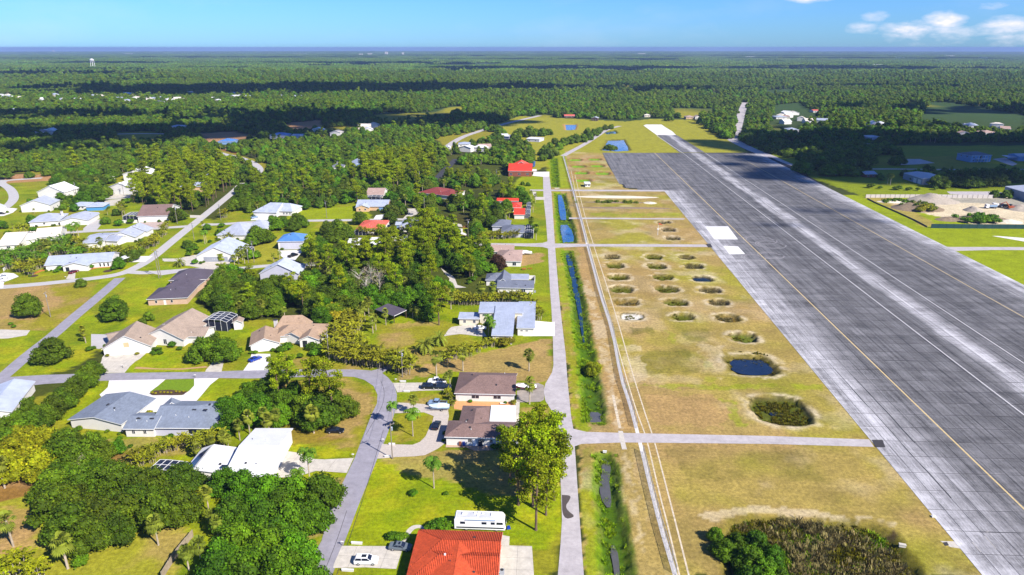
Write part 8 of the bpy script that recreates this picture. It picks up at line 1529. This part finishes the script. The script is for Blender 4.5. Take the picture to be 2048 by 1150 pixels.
for lab, c, h in (('utility pole in front, where the paver drive meets the street', (-37.75, 149.73), 10.5), ('utility pole before the palm hedge beside the tan house', (-71.57, 206.9), 10.5), ('utility pole by the clipped palms at the bend of the street', (-44.27, 195.73), 9.5), ('utility pole in the tan field behind the left round tree', (-192.7, 240.63), 10.5), ('white-capped pole before the white hangar with a white roof', (-332.74, 466.45), 10), ('pole before the white gabled garage door', (-299.59, 469.13), 10), ('pole on the verge right of the brown garage drive', (-219.59, 390.35), 11), ('pole on the lawn before the white house with the hip roof', (-197.2, 399.88), 10), ('leaning pole beside the diagonal street below the corner', (-192.3, 356.07), 9.5), ('left pole of the pair on the corner lawn', (-175.63, 289.23), 14), ('right pole of the pair on the corner lawn', (-175.34, 290.38), 13),
               ('pole above the dark wood by the arched garage', (-138.2, 301.1), 12), ('pole on the lawn left of the peach-gabled house', (-134.19, 408.97), 11), ('pole left of the maroon-roofed house', (-93.89, 511.39), 12), ('pole right of the drive of the peach-gabled house', (-74.95, 420.86), 11), ('pole at the left end of the palm hedge by the crossroads', (-40.84, 361.05), 12), ('pole left of the orange-red roofed hangar lawn', (-36.37, 527.25), 11), ('pole among shrubs right of the arched garage', (-141.89, 315.49), 11), ('far pole left of two at the street end in cloud shadow', (-455.85, 878.51), 11), ('far pole right of two at the street end in cloud shadow', (-448.29, 875.99), 11)): pole(lab, c, h)
# chain-link fence along the airfield
fl = [(27.83, 111.62), (27.55, 118.85), (27.28, 125.67), (27.1, 141.93), (27.12, 155.61), (27.06, 167.55), (26.79, 183.21), (25.94, 197.94), (26.8, 236.36), (25.19, 279.32), (24.67, 321.36), (24.04, 352.67), (23.71, 398.41), (22.68, 450.21), (21.99, 512.23), (20.7, 579.93), (19.13, 670.01)]
fo = thing('chain_link_fence', 'long chain-link fence with a top rail between the ditch and the airfield', 'fence', (0, 0, 0)); wire = bpy.data.materials.new('wire_mesh'); wire.use_nodes = True; t_ = wire.node_tree; N_, L_n = t_.nodes, t_.links; pb = N_['Principled BSDF']; pb.inputs['Base Color'].default_value = (*alb(190, 204, 232), 1); pb.inputs['Roughness'].default_value = .5; pb.inputs['Metallic'].default_value = .2
g_ = N_.new('ShaderNodeNewGeometry'); ch = []
for ax in ((0, .7, .7), (0, .7, -.7)):
    dv = N_.new('ShaderNodeVectorMath'); dv.operation = 'DOT_PRODUCT'; dv.inputs[1].default_value = ax; L_n.new(g_.outputs['Position'], dv.inputs[0]); m1 = N_.new('ShaderNodeMath'); m1.operation = 'MULTIPLY'; m1.inputs[1].default_value = 14.0; L_n.new(dv.outputs['Value'], m1.inputs[0]); fr_ = N_.new('ShaderNodeMath'); fr_.operation = 'FRACT'; L_n.new(m1.outputs[0], fr_.inputs[0]); lt = N_.new('ShaderNodeMath'); lt.operation = 'LESS_THAN'; lt.inputs[1].default_value = .20; L_n.new(fr_.outputs[0], lt.inputs[0]); ch.append(lt.outputs[0])
mxn = N_.new('ShaderNodeMath'); mxn.operation = 'MAXIMUM'; L_n.new(ch[0], mxn.inputs[0]); L_n.new(ch[1], mxn.inputs[1]); L_n.new(mxn.outputs[0], pb.inputs['Alpha'])
FH = 2.3; d_acc = 0.0; last = None
for a, b_ in zip(fl, fl[1:]):
    n = max(1, int(math.hypot(b_[0] - a[0], b_[1] - a[1]) / 3.0))
    for k in range(n):
        p = (a[0] + (b_[0] - a[0]) * k / n, a[1] + (b_[1] - a[1]) * k / n)
        if abs(p[1] - (27.12, 161.65)[1]) < 2.2 or abs(p[1] - (24.36, 353.66)[1]) < 2.5: last = None; continue
        q = MB(); q.tube([(p[0], p[1], -.1), (p[0], p[1], FH)], [.05, .05], 5); q.build('post', GALV, fo)
        if last:
            q = MB(); q.face([(last[0], last[1], .05), (p[0], p[1], .05), (p[0], p[1], FH - .06), (last[0], last[1], FH - .06)]); q.build('wire_panel', wire, fo); q = MB(); q.tube([(last[0], last[1], FH - .03), (p[0], p[1], FH - .03)], [.045, .045], 5); q.build('top_rail', GALV, fo)
        last = p
strip('gravel_strip', [(x - .15, y) for x, y in fl], 1.0, .010, material('white_gravel', alb(238, 232, 226), .95, .2, 2.5))
def panel_fence(name, label, line, step, h, m, cat='fence', postm=None, part='panel'):
    o = thing(name, label, cat, (0, 0, 0))
    for a, b_ in zip(line, line[1:]):
        L2 = math.hypot(b_[0] - a[0], b_[1] - a[1]); n = max(1, int(L2 / step)); an = math.atan2(b_[1] - a[1], b_[0] - a[0])
        for k in range(n + 1):
            p = (a[0] + (b_[0] - a[0]) * k / n, a[1] + (b_[1] - a[1]) * k / n); q = MB(); q.box((p[0], p[1], h / 2), (.22, .22, h + .1), an); q.build('post', postm or m, o)
            if k < n: c_ = (a[0] + (b_[0] - a[0]) * (k + .5) / n, a[1] + (b_[1] - a[1]) * (k + .5) / n); q = MB(); q.box((c_[0], c_[1], h / 2), (L2 / n - .24, .08, h), an); q.build(part, m, o)
panel_fence('panel_wall', 'long wall of pale concrete panels behind the sand lot', [(227.14, 486.29), (258.16, 487.73), (287.77, 488.52), (315.77, 488.66)], 3.4, 2.4, material('pale_panel', alb(226, 216, 208), .9, .08, .3), 'wall', material('dark_post', alb(110, 104, 100))); panel_fence('screen_fence', 'dark green screen fence in front of the sand lot', [(227.52, 400.28), (249.36, 400.49), (275.81, 401.12), (293.27, 401.33)], 4.0, 2.6, material('green_screen', alb(34, 74, 76), .8, .1, .3))
panel_fence('board_fence', 'weathered board fence between the front left field and the thicket', [(-74.67, 105.84), (-74.92, 108.98), (-75.04, 113.02), (-74.65, 118.2)], 2.4, 1.8, material('weathered_boards', alb(176, 160, 138), .95, .2, 1)); panel_fence('rail_fence', 'low dark rail fence between the runway verge and the sand lot', [(226.61, 481.97), (225.96, 468.12), (226.99, 443.89), (227.29, 418.61), (226.34, 402.43)], 3.5, .8, material('rusty_rail', alb(120, 110, 104), .9), 'fence')
panel_fence('garden_fence', 'low wooden fence beside the pale blue roof beds', [(-254.61, 296.04), (-258.98, 305.08)], 2.5, 1.5, TRIM)
# headwalls, bins, furniture
for lab, c, sx in (('white headwall beyond the drive of the red-tiled house', (-38.6, 117.63), 2.3), ('white headwall in front of the drive of the red-tiled house', (-38.37, 109.65), 2.4), ('white culvert headwall above the jeep drive', (-43.5, 192.26), 1.9), ('white culvert headwall below the jeep drive', (-41.05, 185.81), 1.9), ('white culvert headwall above the paver drive', (-39.29, 156.17), 1.6), ('white culvert headwall below the paver drive', (-39.13, 150.35), 1.6), ('white culvert mouth at the head of the near ditch', (17.11, 155.17), .9), ('pale culvert mouth under the far crossing', (10.27, 509.75), 3.5)):
    o = thing('headwall', lab, 'headwall', (c[0], c[1], 0), R(-2)); q = MB(); q.box((0, 0, .2), (sx, .28, .5)); q.build('wall', W_WHITE, o); q = MB(); q.box((0, 0, .48), (sx + .14, .4, .08)); q.build('coping', TRIM, o)
for nm, lab, c, sz, m in (('wheelie_bin', 'brown bin behind the brown house with the white patch', (-21.04, 156.75), (.6, .7, 1.1), W_BRICK), ('wheelie_bin', 'blue bin right of the brown one', (-20.05, 156.79), (.6, .7, 1.1), P_BLUE), ('air_conditioner', 'dark air conditioner behind the brown house with the white patch', (-15.63, 157), (1.1, 1.1, 1.2), P_NAVY), ('tool_locker', 'white locker by the air conditioner', (-17.19, 156.93), (.9, .6, 1.7), P_WHITE)):
    o = thing(nm, lab, nm.replace('_', ' '), (c[0], c[1], .05)); q = MB(); q.box((0, 0, sz[2] / 2), sz, taper=1.06 if 'bin' in nm else 1); q.build('body', m, o); q = MB(); q.box((0, -.03, sz[2] + .04), (sz[0] * 1.1, sz[1] * 1.1, .08)); q.build('lid', DARKTRIM if 'air' in nm else m, o)
for lab, c, m in (('white lounger on the terracotta patio', (-11.03, 179.43), P_WHITE), ):
    o = thing('sun_lounger', lab, 'lounger', (c[0], c[1], .05)); q = MB(); q.box((0, 0, .35), (1.6, .6, .1)); q.build('seat', m, o); q = MB(); q.face([(.8, -.3, .35), (.8, .3, .35), (1.2, .3, .8), (1.2, -.3, .8)]); q.face([(1.2, -.3, .76), (1.2, .3, .76), (.8, .3, .31), (.8, -.3, .31)]); q.build('backrest', P_NAVY, o)
    for x in (-.7, .7):
        for y in (-.25, .25): q = MB(); q.box((x, y, .15), (.06, .06, .3)); q.build('leg', RIM, o)
for i, (lab, c) in enumerate((('picnic table of orange wood on the crossroads lawn', (-8.66, 309.94)), ('orange bench right of the picnic table', (-5.88, 311.09)))):
    o = thing('picnic_table' if i == 0 else 'garden_bench', lab, 'table' if i == 0 else 'bench', (c[0], c[1], 0), R(10)); m = material('orange_wood', alb(206, 110, 50)); q = MB(); q.box((0, 0, .75 if i == 0 else .45), (1.9, .8 if i == 0 else .45, .07)); q.build('top', m, o)
    for s in (-1, 1): q = MB(); q.box((s * .75, 0, .36 if i == 0 else .21), (.1, .6, .72 if i == 0 else .42)); q.build('leg', m, o)
    if i == 0:
        for s in (-1, 1): q = MB(); q.box((0, s * .8, .45), (1.9, .28, .06)); q.build('seat', m, o)
c = (64.93, 376.98); o = thing('windsock_mast', 'white mast with an orange windsock among the pits', 'windsock', (c[0], c[1], 0)); q = MB(); q.tube([(0, 0, 0), (0, 0, 7)], [.12, .08], 6); q.build('mast', TRIM, o); q = MB(); q.tube([(0, 0, 6.6), (1.0, 0, 6.4), (2.2, 0, 5.9)], [.45, .35, .2], 8); q.build('sock', P_ORANGE, o); q = MB(); q.box((0, 0, 3.6), (.9, .1, .9)); q.build('sign_board', TRIM, o)
c = (77.46, 122.46); o = thing('drain_box', 'small pale concrete box on the bank of the big reedy hollow', 'drain', (c[0], c[1], -.25), R(-15)); q = MB(); q.box((0, 0, .3), (1.3, .6, .6)); q.build('box', W_CREAM, o); q = MB(); q.box((0, 0, .63), (1.4, .7, .08)); q.build('lid', m_conc, o)
c = (89.12, 132.44); o = thing('runway_light_box', 'small white box on the runway edge near the apron step', 'marker', (c[0], c[1], .05)); q = MB(); q.box((0, 0, .15), (.9, .6, .3)); q.build('box', TRIM, o); q = MB(); q.box((0, 0, .33), (.5, .3, .08)); q.build('lid', TRIM, o)
# clipped hedge, flower beds, garden path
def hedge_box(label, at, L_, W_, h, rz, leaf='green'):
    r = np.random.default_rng(int(L_ * 10)); o = thing('clipped_hedge', label, 'hedge', (at[0], at[1], 0), R(rz)); n = int(60 * L_ * W_ + 60 * L_ * h); P_ = []; Nn = []
    for k in range(n):
        f = r.integers(0, 3)
        if f == 0: P_.append((r.uniform(-.5, .5) * L_, r.uniform(-.5, .5) * W_, h)); Nn.append((0, 0, 1))
        elif f == 1: P_.append((r.uniform(-.5, .5) * L_, -.5 * W_ * r.choice((-1, 1)), r.uniform(0, h))); Nn.append((0, math.copysign(1, P_[-1][1]), 0))
        else: P_.append((.5 * L_ * r.choice((-1, 1)), r.uniform(-.5, .5) * W_, r.uniform(0, h))); Nn.append((math.copysign(1, P_[-1][0]), 0, 0))
    v, q, t = cards(r, np.array(P_), np.array(Nn, float), .28, np.ones((n, 3)) * r.uniform(.7, 1.3, n)[:, None]); put('leaves', np_mesh('leaves', v, q, LEAF[leaf], {'tint': t}), o); b = MB(); b.box((0, 0, h / 2 - .03), (L_ - .1, W_ - .1, h - .08)); b.build('core', LEAF['dark'], o)
hedge_box('clipped box hedge before the big taupe house', (-134.69, 211.45), 4.6, 1.6, 1.2, 3)
M_MULCH = material('dark_mulch', alb(86, 66, 52), .95, .3, 3); M_OMULCH = material('orange_mulch', alb(214, 132, 64), .95, .2, 3)
paved('flower_bed', [(-119.65, 181.12), (-119.15, 183.01), (-114.33, 183.77), (-108.63, 182.85), (-108.64, 180.84), (-112.51, 180.34), (-117.99, 179.98)], .050, M_MULCH); paved('lawn_island', [(-119.98, 182.17), (-119.47, 186), (-119.36, 190.23), (-110.56, 191.09), (-108.37, 186.79), (-108.31, 183.24), (-109.84, 183.17), (-114.44, 183.98), (-118.16, 183.6)], .048, material('island_turf', alb(120, 150, 8), .95, .25, 1.5, bump=.4, bscale=5))
paved('flower_bed', oval((-235.68, 289.87), 2.0, 2.0, 14, 2), .03, M_MULCH); paved('flower_bed', oval((-205.7, 298.81), 2.0, 2.2, 14, 2), .03, M_MULCH); paved('flower_bed', [(-238.93, 293.8), (-238.73, 298.79), (-236.68, 300.41), (-235.28, 298.44), (-236.71, 296.87), (-236.98, 292.42)], .03, M_OMULCH); paved('flower_bed', [(-217.05, 301.83), (-215.22, 305.01), (-209.23, 306.86), (-206.98, 310.68), (-205.41, 308.62), (-206.72, 304.88), (-213.31, 303.03), (-215.27, 300.08)], .03, M_OMULCH); paved('flower_bed', [(-153.39, 231.78), (-155.47, 233.61), (-155.44, 238.89), (-154.3, 238.27), (-153.85, 234.33)], .03, M_MULCH)
paved('bare_bed', [(-134.2, 197.6), (-133.95, 199.08), (-125.44, 198.11), (-118.41, 198.58), (-111.25, 200.62), (-109.93, 199.7), (-117.93, 197.63), (-127.27, 197.44)], .012, material('sandy_bed', alb(200, 160, 116), .95, .2, 2))
for i in range(9):
    p = (-119, 180.88); q_ = (-108.8, 182.15); f = (i + .5) / 9
    o = copy_tree(next(x for x in COL.objects if x.name.startswith('shrub') and x.parent is None)); o.location = (p[0] + (q_[0] - p[0]) * f, p[1] + (q_[1] - p[1]) * f + trng2.uniform(-.4, .4), .05); o.scale = (.36,) * 3; o['label'] = '%s small plant from the left in the bed on the white drive island' % ('first', 'second', 'third', 'fourth', 'fifth', 'sixth', 'seventh', 'eighth', 'ninth')[i]; o['group'] = 'plants of the island bed'; o['category'] = 'plant'
# ---------------------------------------------------------------- far landmarks
def far_block(label, u, wid, dep, h, m, cat='building', rm=None, name='distant_building'):
    x, y = u; o = thing(name, label, cat, (x, y, drop(x, y))); b = MB(); h *= .62; wid *= .8; b.box((0, 0, h / 2 + 4), (wid, dep, h + 8)); b.build('wall', m, o); b = MB(); b.box((0, 0, h + 8.5), (wid * 1.02, dep * 1.02, 1.2)); b.build('roof', rm or R_WHITE, o)
x, y = (-2224.44, 3432.62); o = thing('water_tower', 'white water tower on tall legs above the left woods', 'water tower', (x, y, 0)); b = MB(); b.tube([(0, 0, 36), (0, 0, 38), (0, 0, 42), (0, 0, 46), (0, 0, 48.5), (0, 0, 49)], [3, 7.5, 9.5, 8.5, 4, .5], 14); b.build('tank', R_WHITE, o); b = MB(); b.tube([(0, 0, 0), (0, 0, 37)], [1.6, 1.3], 8); b.build('riser', R_WHITE, o)
for k in range(6): a = k * math.pi / 3; b = MB(); b.tube([(11 * math.cos(a), 11 * math.sin(a), 0), (8 * math.cos(a), 8 * math.sin(a), 40)], [1.0, .8], 6); b.build('leg', R_WHITE, o)
WALLFAR = material('bright_far_wall', alb(236, 230, 220, .9), .8, .05, .01)
for lab, u, w, d, h in (('broad pale building on the left horizon', (-6539.75, 11035.69), 150, 60, 14), ('bright white building below the centre-right horizon', (1454.05, 10999.48), 140, 60, 22), ('far white block on the horizon left of centre', (-3711.84, 10760.38), 260, 40, 10), ('cluster block leftmost on the middle horizon', (-2519.02, 9754.23), 60, 30, 24), ('second cluster block on the middle horizon', (-2475.97, 10086.42), 70, 30, 30), ('third and tallest cluster block on the middle horizon', (-2320.42, 10446.59), 50, 40, 60), ('white block right of the middle cluster', (-2037.25, 10245.05), 34, 30, 44), ('low white block among the far right woods', (2064.1, 7371.92), 110, 40, 12), ('long pale roof in the far right woods', (2666.64, 6485.86), 170, 40, 8), ('white block in the far right woods', (3196.46, 6646.5), 80, 40, 12), ('pale block near the right horizon', (3857.89, 6541), 80, 40, 16), ('long low pale building on the right horizon', (11330.6, 24861.18), 900, 60, 20), ('far pale tower on the left horizon', (-12256.25, 17461.45), 40, 40, 80), ('low white block at the far right', (4620.86, 8478.31), 120, 40, 12), ('single white house block in the far centre woods', (1801.82, 3985.2), 60, 20, 8)): far_block(lab, u, w, d, h, WALLFAR)

# wires
for nm, pa, pb_ in (('power_line', (-37.75, 149.73), (-44.27, 195.73)), ('power_line', (-44.27, 195.73), (-71.57, 206.9))):
    o = thing(nm, 'pair of wires sagging from the front utility pole to the bend' if pa[1] < 165 else 'pair of wires sagging from the bend towards the tan house', 'power line', (pa[0], pa[1], 0)); dx, dy = pb_[0] - pa[0], pb_[1] - pa[1]
    for off in (-.9, .9):
        b = MB(); b.tube([(dx * t + off, dy * t, 9.7 - (.5 if t > .5 else 0) * (t - .5) * 2 - 4 * t * (1 - t) * 1.1) for t in (0, .15, .3, .5, .7, .85, 1)], [.025] * 7, 4); b.build('wire', DARKTRIM, o)

for lab, c in (('mailbox at the mouth of the paver drive', (-41.82, 157.17)), ('mailbox by the jeep drive', (-45.69, 192.15)), ('mailbox at the drive of the blue-grey house', (-110.59, 192.08)), ('mailbox by the drive of the big taupe house', (-137.92, 197.92)), ('mailbox by the white drive of the tan house', (-87.44, 198.72)), ('mailbox at the drive of the white metal-roofed house', (-47.99, 149.7)), ('mailbox by the concrete drive of the red-tiled house', (-41.52, 116.99)), ('mailbox by the arched garage drive', (-186.8, 313.77)), ('mailbox at the long pale blue roofed house', (-217.94, 286.62))):
    o = thing('mailbox', lab, 'mailbox', (c[0], c[1], 0)); q = MB(); q.box((0, 0, .5), (.1, .1, 1.0)); q.build('post', POLE, o); q = MB(); q.tube([(-.28, 0, 1.08), (.28, 0, 1.08)], [.13, .13], 8); q.build('box', TRIM, o); q = MB(); q.box((.1, .15, 1.15), (.16, .03, .1)); q.build('flag', TAILM, o)
for i, hh in enumerate(HOUSES):
    if hh.wings and hh.at[1] < 400 and hh.at[0] < 10 and i % 2 == 0:
        cx_, cy_, w_, d_, a_, _, _ = hh.wings[0]; ca, sa = math.cos(R(a_)), math.sin(R(a_)); u, v = w_ / 2 + .3, -d_ * .25
        lm = next(m[2] for m in LANDMARKS if m[3] is hh.o); lm = lm if lm.startswith('the ') else 'the ' + lm
        if len(lm.split()) <= 9: o = thing('air_conditioner', 'air conditioner on the right side of ' + lm, 'air conditioner', (cx_ + u * ca - v * sa, cy_ + u * sa + v * ca, 0), R(a_)); q = MB(); q.box((0, 0, .5), (.9, .9, .9)); q.build('case', W_GREY, o); q = MB(); q.tube([(0, 0, .95), (0, 0, 1.0)], [.36, .36], 10); q.build('fan_grille', DARKTRIM, o)

sg = {}
for c, o in SPECKS:               # say where each distant house stands
    m = min(marks, key=lambda m: (m[0] - c[0]) ** 2 + (m[1] - c[1]) ** 2); sg.setdefault((m[2], relation(*c, m[0], m[1])), []).append((math.hypot(c[0] - m[0], c[1] - m[1]), o))
for (ph_, rel), hs_ in sg.items():
    hs_.sort(key=lambda q: q[0])
    for i, (_, o) in enumerate(hs_): o['label'] = (nth(i) + ' ' if len(hs_) > 1 else '') + 'small distant house ' + rel + ' ' + ph_
# ---------------------------------------------------------------- clouds (their shadows fall on the woods), haze
m_cloud = material('cloud', (.85, .85, .87), .95, .05, .01)
def cloud(cx, cy, wx, wy, seed, ht=900.0, n=26, pitch=0.0):
    """A flat-based cumulus placed so that its shade reaches the ground at (CX, CY)."""
    k = ht / SUN_DIR.z; ox, oy = cx + SUN_DIR.x * k, cy + SUN_DIR.y * k; r = np.random.default_rng(seed); parts = []
    for i in range(n):
        a = 2.4 * i; f = math.sqrt((i + .5) / n); x = f * wx * .5 * math.cos(a) * r.uniform(.8, 1.1); y = f * wy * .5 * math.sin(a) * r.uniform(.8, 1.1)
        rr_ = min(wx, wy) * r.uniform(.13, .24) * (1.15 - .45 * f); v, q = ball((x, y, 0), (rr_ * 1.3, rr_, rr_ * .45), 5, 9, .10, r); v[:, 2] = np.maximum(v[:, 2], -rr_ * .12); parts.append((v, q, np.ones((len(v), 3))))
    v, q, t = join(parts); put('cloud', np_mesh('cloud', v, q, m_cloud, None, True), None, (ox, oy, ht), R(pitch), kind='structure')
for i, (u, w, d) in enumerate((((-597.2, 804.63), 520, 150), ((-482.51, 830), 480, 170), ((-392.11, 866.07), 300, 110), ((-283.89, 1010.58), 470, 190), ((-169.62, 987.44), 330, 150), ((-389.27, 1101.24), 500, 110), ((-810.68, 1048.03), 500, 150), ((-504.85, 697.8), 300, 60))): cloud(*u, w, d, 40 + i)
for i, (u, w, d) in enumerate((((-675.77, 1783.44), 1300, 430), ((-309.55, 1822.95), 900, 320), ((-860.58, 1612.26), 600, 260), ((143.69, 3461.07), 1500, 600), ((-1252.91, 4559.64), 1500, 500), ((-2857.29, 4485.38), 1300, 500), ((1434.73, 3443.28), 1400, 500), ((3035.72, 6781.1), 3000, 900), ((-2978.25, 7138.54), 3200, 800), ((39.87, 6108.38), 2600, 700), ((-1983.26, 2664.7), 900, 350), ((-1187.89, 8941.78), 4000, 900), ((2549.38, 9114.75), 4000, 900))): cloud(*u, w, d, 60 + i)
for i, (u, w, d) in enumerate((((275.23, 756.94), 230, 130), ((352.19, 789.22), 260, 170), ((404.02, 732.49), 330, 150), ((495.61, 767.14), 330, 170), ((276.39, 653.99), 200, 60), ((279.44, 579.86), 260, 100), ((337.58, 582.55), 300, 110), ((392.65, 580.42), 260, 110), ((242.64, 590.2), 130, 70), ((346.47, 648.41), 360, 110), ((771.68, 1228.86), 600, 160), ((444.4, 945.01), 300, 60))): cloud(*u, w, d, 80 + i)
for i, (u, w, d) in enumerate((((215.52, 584.07), 44, 34), ((185.89, 442.95), 62, 15), ((198.16, 416.46), 60, 12), ((141.53, 403.86), 40, 10))): cloud(*u, w, d, 95 + i, 700, 16)
cr = random.Random(77)
for i in range(16):               # unseen clouds added at random to darken the far woods
    y = cr.choice((1900, 2300, 2900, 3600, 4600, 6000, 7800)) * cr.uniform(.9, 1.1); x = cr.uniform(-.75, .7) * y; cloud(x, y, y * cr.uniform(.12, .3), y * cr.uniform(.03, .07), 120 + i, 900.0, 22)
hz = MB(); hz.box((0, 14500, 8), (56000, 33000, 196)); hm = bpy.data.materials.new('haze_air'); hm.use_nodes = True
ht_ = hm.node_tree; ht_.nodes.clear(); pv = ht_.nodes.new('ShaderNodeVolumePrincipled'); pv.inputs['Color'].default_value = (.30, .43, .74, 1); pv.inputs['Density'].default_value = 7.0e-5; pv.inputs['Anisotropy'].default_value = 0.0
ho = ht_.nodes.new('ShaderNodeOutputMaterial'); ht_.links.new(pv.outputs[0], ho.inputs['Volume']); hz.build('haze', hm, kind='stuff')
